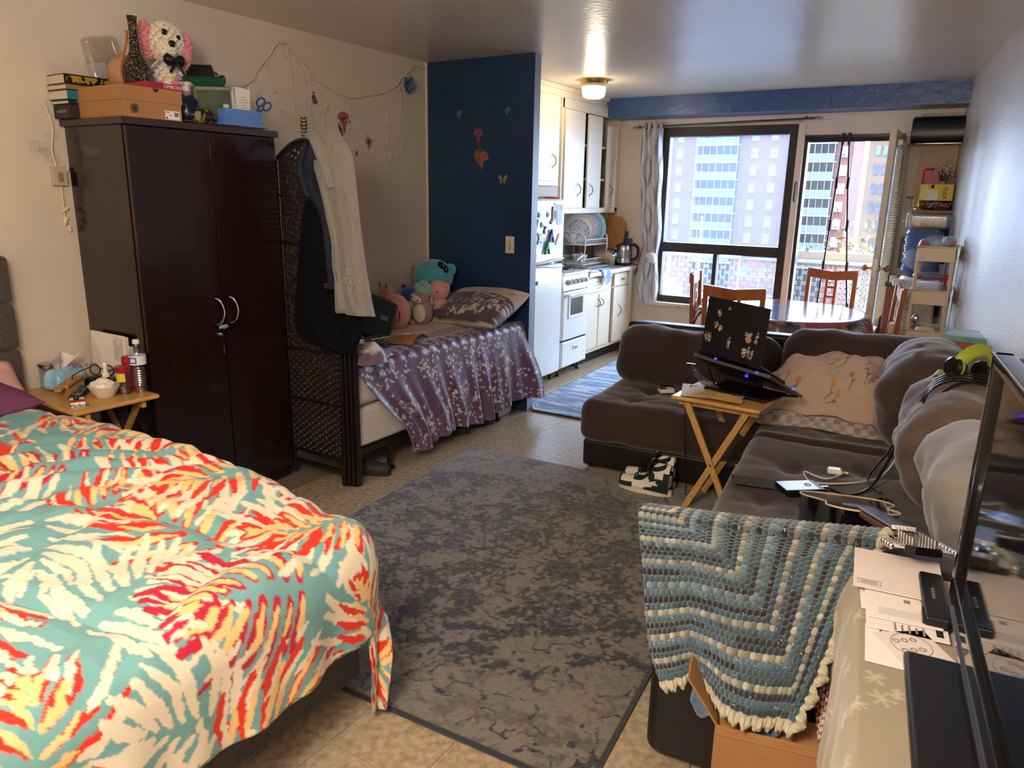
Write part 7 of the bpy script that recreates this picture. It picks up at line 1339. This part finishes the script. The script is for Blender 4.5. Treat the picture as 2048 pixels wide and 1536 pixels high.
def chair(label, loc, rot):
    t = thing('dining_chair', label, 'chair', loc, rot)
    obj('seat', MB().box((0, 0, .45), (.42, .42, .035), .012, n=2), wood, t, M='local')
    for s in (-1, 1):
        obj('front_leg', MB().box((s*.18, -.18, .217), (.036, .036, .435), .005), wood, t, M='local'); obj('back_post', MB().box((s*.185, .205, .49), (.034, .03, .98), .005, rot=(-.05, 0, 0)), wood, t, M='local'); obj('side_rail', MB().box((s*.18, 0, .40), (.02, .34, .05), .003), wood, t, M='local')
    b = MB().prism([(-.20, 0), (-.20, .075), (0, .055), (.20, .075), (.20, 0), (.0, -.02)], -.012, .012, M=TR((0, .235, .915), (PI/2-.05, 0, 0))); obj('top_rail', b, wood, t, M='local'); obj('lower_rail', MB().box((0, .215, .60), (.36, .02, .04), .004), wood, t, M='local')
    for s in (-1, 1): obj('splat', MB().box((s*.036, .222, .76), (.022, .014, .34), .003, rot=(-.05, 0, 0)), wood, t, M='local')
    for z in (.84, .76, .68): obj('splat_bar', MB().box((0, .222+(z-.76)*.05, z), (.052, .014, .022), .003), wood, t, M='local')
    return t
chair('honey oak chair with its back to the window door, behind the table', (2.53, 6.50, 0), -.10); chair('wooden chair behind the open laptop, back towards the sofa', (2.22, 5.13, 0), PI+.06)
chair('wooden chair at the left side of the table under the window', (1.93, 5.78, 0), PI/2+.15); chair('wooden chair at the right side of the table by the rolling cart', (2.92, 5.68, 0), -PI/2+.18)
# ------------------------------------------------ right corner: air unit, shelf, water cooler, cart
ac = thing('air_conditioner', 'black wall mounted air unit high in the right window corner', 'air conditioner', (3.17, 7.06, 2.0)); b = MB().prism([(.10, -.105), (.10, .105), (-.04, .105), (-.085, .085), (-.11, .03), (-.115, -.04), (-.10, -.09), (-.08, -.105)][::-1], -.19, .19, M=TR((3.165, 7.09, 2.105), (PI/2, 0, PI/2))); obj('housing', b, mat('black_unit', '#131315', .35), ac); obj('end_cap', MB().box((2.972, 7.09, 2.10), (.012, .19, .19), .03, n=2), mat('dark_grey_cap', '#35373a', .3), ac); obj('outlet', MB().box((3.165, 7.0, 2.0), (.34, .06, .012), .003), black_gl, ac)
bd_ = thing('cream_panel', 'cream board leaning on the wall below the black air unit', 'board', (3.18, 7.17, 1.5)); obj('board', MB().box((3.18, 7.165, 1.775), (.27, .02, .53), .003), mat('cream_board', '#c5a887', .6), bd_)
sh = thing('wall_shelf', 'brown wooden shelf in the corner holding boxes and flowers', 'shelf', (3.22, 7.0, 1.45)); obj('board', MB().box((3.215, 7.02, 1.475), (.29, .32, .024), .003), mat('shelf_brown', '#8a5636', .45), sh)
for x in (3.10, 3.33): obj('bracket', MB().box((x, 7.1, 1.42), (.02, .16, .09), .003), mat('shelf_brown', '#8a5636'), sh)
ZS = 1.488; fxb = thing('yellow_box', 'yellow and white carton lettered FLEX on the corner shelf', 'box', (3.21, 6.92, ZS)); yel = mat('yellow_carton', '#d9b323', .45); obj('carton', MB().box((3.215, 6.93, ZS+.135), (.235, .10, .125), .002), yel, fxb)
obj('white_panel', MB().box((3.185, 6.8785, ZS+.115), (.09, .001, .08)), paper, fxb, smooth=False); obj('pale_panel', MB().box((3.13, 6.8783, ZS+.135), (.045, .001, .11)), mat('pale_yellow', '#e6cf6a', .5), fxb, smooth=False); text('lettering', 'FLEX', .042, ink, fxb, face((3.275, 6.878, ZS+.13), (0, 0, -1), (1, 0, 0)))
obj('black_label', MB().box((3.185, 6.878, ZS+.18), (.022, .0015, .026)), ink, fxb, smooth=False)
t = thing('dried_flower_pack', 'clear pack of dried red and white flowers under the yellow box', 'package', (3.22, 6.92, ZS)); b = MB().ell((3.225, 6.93, ZS+.036), (.24, .13, .07), n=18); b.move(lambda p: p+Vector((0, 0, .018*float(vn(p.x*60, p.y*60, 3)-.5)))); obj('pack', b, mat('dried_petals', '#5a2a30', .6, col2='#b59a92', ns=70, nd=2, lo=.5, hi=.6), t)
t = thing('thermos', 'pale blue tall flask with peach cap at the wall end of shelf', 'flask', (3.375, 6.94, ZS)); obj('flask', MB().box((3.375, 6.94, ZS+.12), (.075, .075, .24), .022, n=3), mat('powder_blue', '#7d95aa', .4), t); obj('cap', MB().lathe([(0, .24), (.03, .24), (.03, .265), (.012, .275), (.012, .295), (0, .297)], 16, M=TR((3.375, 6.94, ZS))), mat('peach_cap', '#c9906e', .4), t)
t = thing('candlestick', 'ornate gold candlestick at the left end of the corner shelf', 'candlestick', (3.105, 6.90, ZS)); obj('stand', MB().lathe([(0, 0), (.034, 0), (.03, .012), (.012, .022), (.008, .05), (.013, .06), (.007, .075), (.007, .13), (.016, .145), (.01, .155), (.018, .175), (.014, .178), (0, .176)], 18), gold, t, M='local')
t = thing('gold_crown_jar', 'small gold filigree jar on the left of the yellow box', 'jar', (3.135, 6.985, ZS+.12)); obj('jar', MB().lathe([(0, 0), (.03, 0), (.034, .02), (.026, .05), (.03, .06), (0, .062)], 16), gold, t, M='local'); obj('support', MB().box((0, 0, -.06), (.05, .05, .12), .004), MATS['shelf_brown'], t, M='local')
t = thing('red_gift_box', 'red and olive heart gift box behind the white flowers', 'box', (3.22, 7.08, ZS)); obj('box', MB().box((3.16, 7.09, ZS+.21), (.14, .05, .23), .02, n=2), mat('gift_red', '#a3243a', .4, col2='#c23a4a', ns=12), t); obj('side_panel', MB().box((3.315, 7.085, ZS+.18), (.17, .05, .19), .02, n=2), mat('gift_olive', '#6e5a34', .5, col2='#8a6a3a', ns=14), t); obj('rim', MB().box((3.32, 7.06, ZS+.27), (.16, .03, .03), .012), MATS['gift_red'], t); obj('pedestal', MB().box((3.22, 7.09, ZS+.05), (.26, .05, .1)), MATS['shelf_brown'], t)
vb = thing('flower_vase', 'pink vase with white baby breath and dark leaves on the shelf', 'vase', (3.24, 7.01, ZS)); obj('vase', MB().lathe([(0, 0), (.025, 0), (.035, .12), (.03, .2), (.022, .215), (.026, .225)], 18), mat('blush_ceramic', '#c59a88', .4), vb, M='local')
b = MB(); b2 = MB()
for k in range(120): a = random.uniform(0, 6.28); r = .075*random.random()**.5; p = (r*math.cos(a), r*.6*math.sin(a), .30+random.gauss(0, .03)+.04*(1-r/.075)); b.ell(p, (.010, .010, .010), n=6); (k % 4 == 0) and b2.tube([(0, 0, .21), p], .0008, 3)
obj('blossoms', b, mat('white_blossom', '#e0d8cc', .8), vb, M='local', kind='stuff'); obj('stems', b2, leafp, vb, M='local', kind='stuff'); b = MB()
for k in range(9): a = k*.7; b.add([(0, 0, 0), (.03, .012, .01), (.07, 0, .0), (.03, -.012, .01)], [(0, 1, 2, 3)], M=TR((0, 0, .2), (0, -.2+.3*(k % 3), a)))
for k in range(9): a = k*.7; obj('leaf', MB().add([(0, 0, 0), (.03, .014, .01), (.075, 0, .0), (.03, -.014, .01)], [(0, 1, 2, 3)], M=TR((-.02, -.02, .19), (0, .1+.25*(k % 3), a))), mat('deep_leaf', '#24382a', .6), vb, M='local', smooth=False)
t = thing('wall_ornament', 'small brown wall ornament with red tip left of the shelf', 'ornament', (3.03, 7.17, 1.55)); obj('bar', MB().box((3.03, 7.17, 1.585), (.09, .02, .012), .003), MATS['shelf_brown'], t); obj('body', MB().box((3.05, 7.17, 1.54), (.03, .03, .08), .006), mat('dark_steel', '#77736e'), t); obj('tip', MB().prism([(-.02, 0), (.02, 0), (.012, .03)], -.008, .008, M=TR((3.045, 7.165, 1.62), (PI/2, 0, 0))), mat('apple_red', '#c43a2a'), t)
# water cooler
wc = thing('water_cooler', 'white water cooler with a big blue bottle by the balcony door', 'water cooler', (3.19, 6.72, 0)); obj('cabinet', MB().box((3.19, 6.72, .47), (.29, .31, .92), .04, n=3), mat('cooler_white', '#d8c8bc', .35), wc); obj('collar', MB().lathe([(.13, .93), (.14, .95), (.12, .975), (0, .975)], 24, M=TR((3.19, 6.72, 0))), white_enamel, wc); obj('tap_cup', MB().lathe([(.035, .88), (.04, .90), (.04, .93), (.03, .935)], 16, M=TR((3.055, 6.62, .02))), white_enamel, wc)
wbm = mat('blue_water_jug', '#5f7fc4', .12, trans=.55, ior=1.2, col2='#86a0d8', ns=3); pr = [(0, .975), (.10, .985), (.135, 1.02)]
for k in range(5): pr += [(.137, 1.04+k*.055), (.129, 1.065+k*.055)]
pr += [(.135, 1.31), (.12, 1.335), (0, 1.34)]; obj('jug', MB().lathe(pr, 26, M=TR((3.19, 6.72, 0))), wbm, wc)
bb_ = thing('bread_container', 'clear ribbed bread container on top of the blue water bottle', 'container', (3.2, 6.72, 1.342)); obj('container', MB().box((3.205, 6.72, 1.405), (.29, .20, .12), .03, n=3), glassmat('ribbed_plastic', (.92, .9, .86), .15, .18, (.9, .88, .8), .15), bb_)
for k in range(24): obj('rib', MB().box((3.09+k*.010, 6.617, 1.405), (.003, .004, .09)), mat('rib_plastic', '#cfc8bc', .3), bb_, smooth=False)
obj('end_cap', MB().box((3.075, 6.72, 1.405), (.05, .205, .125), .02, n=2), mat('frosted_cap', '#cdd3da', .2, trans=.3), bb_); obj('latch', MB().box((3.04, 6.66, 1.40), (.05, .03, .008), .003), paper, bb_)
t = thing('bread_rolls', 'brown bread rolls inside the clear container', 'bread', (3.22, 6.72, 1.345)); obj('roll', MB().ell((3.19, 6.70, 1.385), (.09, .1, .07)), mat('roll_crust', '#a8683e', .7), t); obj('roll', MB().ell((3.26, 6.72, 1.39), (.1, .11, .08)), MATS['roll_crust'], t)
t = thing('black_backpack', 'black bag hanging behind the water bottle on the wall side', 'bag', (3.34, 6.95, 1.25)); obj('bag', MB().box((3.34, 7.0, 1.24), (.14, .16, .36), .05, n=3), mat('black_nylon', '#16171a'), t); obj('blue_pocket', MB().box((3.37, 6.93, 1.28), (.07, .08, .2), .02, n=2), mat('navy_nylon', '#1f2f5c', .7), t)
t = thing('plastic_sack', 'crumpled clear sack hanging over the front of the water bottle', 'bag', (3.17, 6.56, 1.1)); b = MB().ell((3.16, 6.565, 1.12), (.17, .07, .16), n=20); b.move(lambda p: p+Vector((.02*float(vn(p.z*50, p.x*40, 2)-.5), .03*float(fbm(p.x*25, p.z*25, 3)-.5), 0))); obj('sack', b, film, t, ang=15)
# picture frame, sideboard
t = thing('wall_picture', 'small black framed picture beside the door blinds', 'picture', (3.03, 7.18, 1.1)); obj('frame', MB().box((3.03, 7.175, 1.13), (.07, .03, .26), .004), black_pl, t); obj('print', MB().box((3.03, 7.158, 1.13), (.04, .002, .16)), mat('bright_print', '#c98a4a', .5, col2='#3a8a6a', ns=18), t, smooth=False)
sbd = thing('sideboard', 'reddish wooden cabinet partly hidden behind the water cooler', 'cabinet', (3.05, 6.98, 0)); obj('carcass', MB().box((3.09, 7.02, .44), (.26, .32, .86), .006), mat('cherry_wood', '#8a4526', .4, col2='#7a3a1e', ns=4, stretch=(6, 6, 1)), sbd); obj('top', MB().box((3.09, 7.015, .885), (.29, .35, .03), .005), mat('dark_top', '#3a2a22', .35), sbd)
t = thing('small_jar', 'small cream jar on the reddish cabinet top', 'jar', (3.0, 6.93, .90)); obj('jar', MB().lathe([(0, 0), (.03, 0), (.03, .05), (0, .055)], 14), MATS['ivory_ceramic'], t, M='local')
# rolling cart
_pre = set(o.name for o in COL.objects)
ca = thing('rolling_cart', 'cream three tier plastic rolling cart against the right wall', 'cart', (3.375, 5.80, 0)); cp = mat('cream_cart_plastic', '#d2bb97', .42)
for x in (3.27, 3.475):
    for y in (5.66, 5.95): obj('post', MB().box((x, y, .66), (.022, .032, 1.18), .006), cp, ca); obj('caster', MB().cyl((x-.01, y, .03), (x+.01, y, .03), .028), black_pl, ca)
def tray(z):
    b = MB(); 
    for s in (-1, 1): b.box((3.373, 5.805+s*.165, z), (.215, .008, .095), .002, rot=(s*.10, 0, 0)); b.box((3.373+s*.105, 5.805, z), (.008, .33, .095), .002, rot=(0, -s*.18, 0))
    b.box((3.373, 5.805, z-.045), (.205, .32, .006)); return b
for z in (1.215, .93, .66, .30): tr2 = obj('tray', tray(z), cp, ca); obj('rim', MB().tube([(3.255, 5.63, z+.047), (3.49, 5.63, z+.047), (3.49, 5.98, z+.047), (3.255, 5.98, z+.047)], .006, 6, closed=True), cp, tr2)
obj('utensil_tray', MB().box((3.20, 5.68, .70), (.09, .10, .07), .006), cp, ca); obj('side_bar', MB().tube([(3.26, 5.66, .95), (3.20, 5.64, .76), (3.17, 5.64, .68), (3.22, 5.64, .64)], .008), cp, ca)
t = thing('snack_bags', 'crumpled clear and coloured snack bags in the cart top tray', 'bag', (3.37, 5.8, 1.18))
for c, d, m in (((3.36, 5.78, 1.285), (.17, .22, .09), film), ((3.43, 5.85, 1.29), (.09, .12, .08), mat('tan_wrapper', '#b59a70', .4, col2='#6a9aa8', ns=18)), ((3.29, 5.74, 1.26), (.07, .10, .10), mat('teal_wrapper', '#3f9ab0', .35, col2='#b83a4a', ns=16))): b = MB().ell(c, d, n=18); b.move(lambda p: p+Vector((0, 0, .03*float(fbm(p.x*25, p.y*25, 3)-.5)))); obj('wrapper', b, m, t, ang=15)
t = thing('storage_tub', 'clear tub with grey end in the cart second tray', 'tub', (3.37, 5.8, .89)); obj('tub', MB().box((3.36, 5.79, .985), (.16, .24, .11), .012, n=2), glassmat('cloudy_plastic', (.88, .86, .84), .1, .3, (.85, .83, .8), .1), t); obj('grey_block', MB().box((3.44, 5.72, .975), (.05, .08, .07), .006), mat('grey_button', '#5a5a5c'), t)
t = thing('teal_pouch', 'blue and teal pouches lying above the second cart tray', 'pouch', (3.36, 5.85, 1.0)); b = MB().ell((3.34, 5.86, 1.055), (.2, .16, .06), n=16); obj('pouch', b, mat('teal_wrapper', '#3f9ab0'), t)
t = thing('red_cup', 'red plastic cup in the second cart tray', 'cup', (3.43, 5.88, 1.0)); obj('cup', MB().lathe([(.022, 0), (.034, .07), (.031, .07), (.02, .006)], 16), mat('berry_plastic', '#b3283a', .35), t, M='local')
scissors('scissors', 'grey handled scissors hanging from the cart side', (3.225, 5.66, .93), (PI, 0, .3), steel, 1.1)
t = thing('glass_bowl', 'upturned cream bowl and clear jars in the cart third tray', 'bowl', (3.37, 5.78, .62)); obj('bowl', MB().lathe([(.085, 0), (.08, .05), (.05, .09), (0, .10)], 22), mat('cream_bowl', '#ddd0b4'), t, M='local')
t = thing('clear_jar', 'tall clear jar at the back of the cart third tray', 'jar', (3.43, 5.9, .62)); obj('jar', MB().lathe([(0, .003), (.035, .003), (.036, .15), (.033, .15)], 18), clear_g, t, M='local')
t = thing('grey_whisk', 'grey kitchen tool standing in the cart third tray', 'utensil', (3.30, 5.72, .62)); obj('handle', MB().cyl((0, 0, 0), (.005, 0, .12), .009), MATS['grey_button'], t, M='local'); obj('head', MB().ell((.006, 0, .15), (.05, .03, .06)), steel, t, M='local')
for o_ in list(COL.objects):
    if o_.name not in _pre and o_.parent is None: o_.location.x -= .045
# books on the sofa frame corner
for k, (lab, z, m, hh) in enumerate((('teal spined large book on top at the sofa back corner', .872, mat('sage_cover', '#6f9a92', .5), .028), ('red decorated box under the teal book at the sofa corner', .79, mat('rose_red_box', '#a8434c', .45, col2='#b86a52', ns=16), .08))):
    t = thing('book' if k == 0 else 'red_box', lab, 'book' if k == 0 else 'box', (3.565, 4.40, z), (0, 0, -.06))
    if k == 0:
        obj('cover', MB().box((0, 0, .0265), (.20, .26, .003), .001).box((0, 0, .0015), (.20, .26, .003), .001).box((0, -.129, .014), (.20, .003, .028), .001), m, t, M='local'); obj('pages', MB().box((0, .002, .014), (.192, .25, .022)), MATS['page_block'], t, M='local', smooth=False); obj('cover_art', MB().box((0, .0, .0284), (.17, .23, .0006)), mat('pale_cover_art', '#b9c4c4', .4, col2='#8fb0ae', ns=9), t, M='local', smooth=False)
        text('lettering', 'TALES', .018, mat('slate_ink', '#3a5450', .5), t, face((3.585, 4.268, z+.014), (1, -.06, 0), (0, 0, 1)))
    else: obj('box', MB().box((0, .01, .04), (.19, .25, .08), .003), m, t, M='local'); obj('medallion', MB().ell((.05, -.116, .04), (.05, .003, .045)), mat('gold_print', '#b8864a', .5), t, M='local'); obj('medallion', MB().ell((-.065, -.116, .04), (.03, .003, .04)), MATS['gold_print'], t, M='local')
# ------------------------------------------------ television on a cloth covered table along the right wall
DY = Vector((-.1138, .9935, 0)); NX_ = Vector((-.9935, -.1138, 0))     # along the wall (away from the camera), out into the room
def WL(y): return 3.595-.1145*(y-1.58)      # front line of the screen
o = Vector((WL(1.58), 1.58, 0)); MT = Matrix(((NX_.x, -DY.x, 0, o.x), (NX_.y, -DY.y, 0, o.y), (0, 0, 1, 0), (0, 0, 0, 1)))    # x out of the screen, y towards the camera
tvt = thing('tv_table', 'low table under a pale snowflake cloth beside the sofa arm', 'table', (3.68, 1.2, 0)); ZT2 = .752
obj('tabletop', MB().box((-.09, .55, ZT2-.015), (.48, 1.36, .03), .004, M=MT), pine, tvt)
for x in (-.28, .10):
    for y in (-.08, 1.18): obj('leg', MB().box((x, y, .36), (.04, .04, .72), .004, M=MT), pine, tvt)
NU, NV = 460, 290; U_, V_ = UVg(NU, NV); s = V_*.87; yl = -.135+1.37*U_; ov = np.maximum(s-.49, 0); xl = -.33+np.minimum(s, .49)+.018*np.sin(np.minimum(ov*20, PI/2))+ov*.025*(1+.6*np.sin(U_*31+1.2))+.008*np.sin(U_*52)*ov/.38; zl = ZT2+.005-ov*.98
zl += .004*(fbm(U_*20, V_*9, 3)-.5)*(ov <= 0)
cr2 = np.exp(-((U_-.03)/.09)**2)*sstep(0, .2, ov); xl = xl+cr2*.02; zl = zl+cr2*.05
Pn = np.stack([xl, yl, zl], -1); R3 = np.array([[MT[i][j] for j in range(3)] for i in range(3)]); Pw = Pn@R3.T+np.array(o)
cs2 = Canvas(1.4, 1.0, .003, '#8f826b'); rg = random.Random(3)
for k in range(170):
    x, y = rg.uniform(0, 1.4), rg.uniform(0, 1.0); R = rg.uniform(.012, .024)
    for q in range(4): a = q*PI/4+rg.random(); cs2.stroke([(x-R*math.cos(a), y-R*math.sin(a)), (x+R*math.cos(a), y+R*math.sin(a))], [.0022, .0022], '#b0a48c')
sheet('snowflake_tablecloth', Pw, mat('satin_cloth', rough=.85, spec=.2, attr=True, sheen=.3, bump=.08, bs=120), None, cs2.at(U_*1.37, V_*.87), .003, label='pale beige snowflake tablecloth draped over the television table', cat='tablecloth')
t = thing('gingham_lining', 'red and white gingham lining showing at the tablecloth fold', 'cloth', (3.40, 1.6, .5)); gm_ = mat('gingham', '#8d2a30', .8); nt = gm_.node_tree; ck = nt.nodes.new('ShaderNodeTexChecker'); ck.inputs['Scale'].default_value = 90; ck.inputs[1].default_value = (*lin('#8d2a30'), 1); ck.inputs[2].default_value = (*lin('#d8c8bc'), 1); nt.links.new(nt.nodes['Texture Coordinate'].outputs['Object'], ck.inputs[0]); nt.links.new(ck.outputs[0], nt.nodes['Principled BSDF'].inputs['Base Color'])
g = MB().grid(lambda u, v: (.165+.05*(1-u)+.02*v, -.13+.26*u, .55-.10*u-.05*v+.012*math.sin(u*8)), 16, 5); obj('lining', MB_xf(g, MT), gm_, t, solid=.002)
tv = thing('television', 'large black flat television on a glossy stand, screen to the room', 'television', tuple(o+Vector((0, .0, ZT2)))); scr = mat('dark_screen', '#07070a', .06, spec=.6); fr3 = mat('piano_black', '#0b0a0a', .12, coat=.5)
z0, z1, LY = .795, 1.285, .95
obj('screen', MB().box((-.012, LY/2, (z0+z1)/2+.01), (.012, LY-.05, z1-z0-.075), .002, M=MT), scr, tv, smooth=False)
for nm, c, d in (('bezel', (-.012, LY/2, z1-.012), (.034, LY, .024)), ('bezel', (-.012, LY/2, z0+.024), (.034, LY, .048)), ('bezel', (-.012, .014, (z0+z1)/2), (.034, .028, z1-z0)), ('bezel', (-.012, LY-.014, (z0+z1)/2), (.034, .028, z1-z0))): obj(nm, MB().box(c, d, .004, M=MT), fr3, tv)
obj('trim_strip', MB().box((.006, LY/2, z1-.001), (.004, LY, .003), M=MT), chrome, tv); obj('trim_strip', MB().box((.006, LY/2, z0-.001), (.006, LY-.1, .006), M=MT), chrome, tv)
obj('rear_casing', MB().box((-.055, LY/2, (z0+z1)/2), (.055, LY-.01, z1-z0-.01), .012, n=2, M=MT), mat('case_brown_reflection', '#3a2c24', .25), tv); obj('rear_bulge', MB().box((-.12, LY/2, (z0+z1)/2-.02), (.10, LY-.22, z1-z0-.14), .045, n=3, M=MT), mat('matte_black', '#1d1b19'), tv)  # brown reflection on the black casing, put into its base colour
stn = obj('stand_neck', MB().box((-.04, .48, .79), (.05, .22, .09), .01, M=MT), fr3, tv); obj('stand_base', MB().box((-.02, .50, ZT2+.018), (.22, .56, .02), .009, n=3, M=MT), mat('satin_black', '#17181b', .3), tv)
t = thing('cable_box', 'black ribbed cable box standing at the far end of the television', 'cable box', tuple(o+Vector((-.02, -.05, ZT2)))); obj('body', MB().box((.028, .0, ZT2+.018), (.045, .20, .036), .006, n=2, M=MT), black_pl, t)
for k in range(9): obj('rib', MB().box((.0515, .055+.005*k, ZT2+.018), (.0025, .0022, .028), M=MT), fr3, t, smooth=False)
for k in range(4): obj('button', MB().lathe([(.004, 0), (.003, .002), (0, .002)], 8, M=MT @ TR((.03, -.02+.012*k, ZT2+.036))), mat('grey_button', '#5a5a5c'), t)
# letters on the table
def letter(label, x, y, w_, h_, r, z, m=paper, marks=(), name='letter'):
    t = thing(name, label, 'letter', tuple(MT @ Vector((x, y, z)))); M = MT @ TR((x, y, z), (0, 0, r)); obj('sheet', MB().box((0, 0, .001), (w_, h_, .002), .0006, M=M), m, t, smooth=False)
    for nm, c, d, mm in marks: obj(nm, MB().box((c[0], c[1], .0022), (d[0], d[1], .0004), M=M), mm, t, smooth=False)
    return t, M
blush = mat('blush_paper', '#dccdc4', .65); gi = mat('grey_ink', '#8a827c'); 
t, M = letter('topmost blank envelope with a boxed return address by the sofa arm', .09, -.085, .17, .19, .0, ZT2+.022, blush, [('frame', (.055, .078), (.045, .0012), gi), ('frame', (.055, .058), (.045, .0012), gi), ('frame', (.033, .068), (.0012, .02), gi), ('frame', (.077, .068), (.0012, .02), gi)]); [obj('print_line', MB().box((.055, .062+.004*k, .0024), (.036-.008*(k % 2), .0014, .0004), M=M), gi, t, smooth=False) for k in range(4)]
t, M = letter('second white envelope with address window below the blank one', .085, .045, .13, .13, .04, ZT2+.016, paper, [('stamp_mark', (-.01, -.02), (.012, .014), gi), ('window_strip', (-.005, .035), (.1, .03), mat('address_grey', '#d2cac2'))])
t, M = letter('third printed letter sticking out at the front of the mail pile', .08, .075, .14, .14, .02, ZT2+.012, paper, [('print', (.02-.012*k, .05, ), (.004, .028-.006*(k % 2)), gi) for k in range(5)]+[('code', (-.055, .04), (.012, .03), ink)])
t, M = letter('left narrow letter with dark heading under the mail pile', .125, .02, .07, .10, .05, ZT2+.008, paper, [('heading', (.0, .022), (.03, .006), ink)])
t, M = letter('government letter with round seal and tan stripe on the tablecloth', .095, .195, .11, .13, .0, ZT2+.008, paper, [('tan_stripe', (.005, -.022), (.06, .010), mat('tan_ink', '#c4935a', .6))])
obj('seal', MB().lathe([(.008, .0022), (.011, .0022), (.011, .0027), (.008, .0027)], 20, M=M @ TR((.02, -.045, 0)), caps=False).lathe([(0, .0022), (.005, .0022), (.005, .0027), (0, .0027)], 12, M=M @ TR((.02, -.045, 0))), mat('slate_ink', '#3a5450'), t, smooth=False)
t, M = letter('leaflet printed with a remote diagram lying over the government letter', .055, .215, .10, .17, .5, ZT2+.012, blush, [('text_line', (.02, .055), (.028, .003), gi), ('text_line', (.018, .04), (.02, .002), gi)])
for k in range(6): obj('diagram_dot', MB().lathe([(.004, .0022), (.0065, .0022), (.0065, .0026), (.004, .0026)], 12, M=M @ TR((-.012+.016*(k % 3), -.055+.03*(k//3), 0)), caps=False), gi, t, smooth=False)
obj('diagram_frame', MB().tube([(.0335*math.cos(a)*1.0, -.04+.036*math.sin(a), .0024) for a in np.linspace(0, 2*PI, 24, False)], .0007, 4, closed=True, M=M), gi, t)
# cardboard box between arm and table
cb2 = thing('cardboard_box', 'open cardboard box on the floor under the crocheted throw', 'box', (3.33, 1.56, 0)); kr2 = mat('corrugated_card', '#9c7145', .7, col2='#8f653c', ns=6)
cx_, cy_, w2, d2, h2 = 3.34, 1.575, .33, .22, .42
MBX = TR((cx_, cy_, 0), (0, 0, .22))
for nm, c, d in (('front_wall', (0, -d2/2, h2/2), (w2, .005, h2)), ('back_wall', (0, d2/2, h2/2), (w2, .005, h2)), ('side_wall', (-w2/2, 0, h2/2), (.005, d2, h2)), ('side_wall', (w2/2, 0, h2/2), (.005, d2, h2)), ('bottom', (0, 0, .004), (w2, d2, .005))): obj(nm, MB().box(c, d, .001, M=MBX), kr2, cb2)
obj('flap', MB().box((-w2/2-.035, 0, h2+.05), (.005, d2, .12), .001, rot=(0, -.6, 0), M=MBX), kr2, cb2); obj('flap', MB().box((0, d2/2-.015, h2+.03), (w2, .005, .07), .001, rot=(.35, 0, 0), M=MBX), kr2, cb2); obj('flap', MB().box((0, -d2/2+.04, h2-.012), (w2, .09, .005), .001, rot=(.2, 0, 0), M=MBX), kr2, cb2)
ol = MB().tube([(-.05, -d2/2-.003, .10), (-.055, -d2/2-.003, .24), (-.03, -d2/2-.003, .29), (-.03, -d2/2-.003, .33), (.02, -d2/2-.003, .33), (.02, -d2/2-.003, .29), (.05, -d2/2-.003, .24), (.055, -d2/2-.003, .10)], .0012, 4, M=MBX); ol.tube([(.02, -d2/2-.003, .31), (.07, -d2/2-.003, .30), (.09, -d2/2-.003, .24)], .0012, 4, M=MBX)
for k in range(2): ol.tube([(-.10, -d2/2-.003, .33-.02*k), (-.05, -d2/2-.003, .32-.02*k)], .0008, 4, M=MBX)
obj('line_drawing', ol, mat('brown_ink', '#5a4028', .7), cb2, kind='stuff')
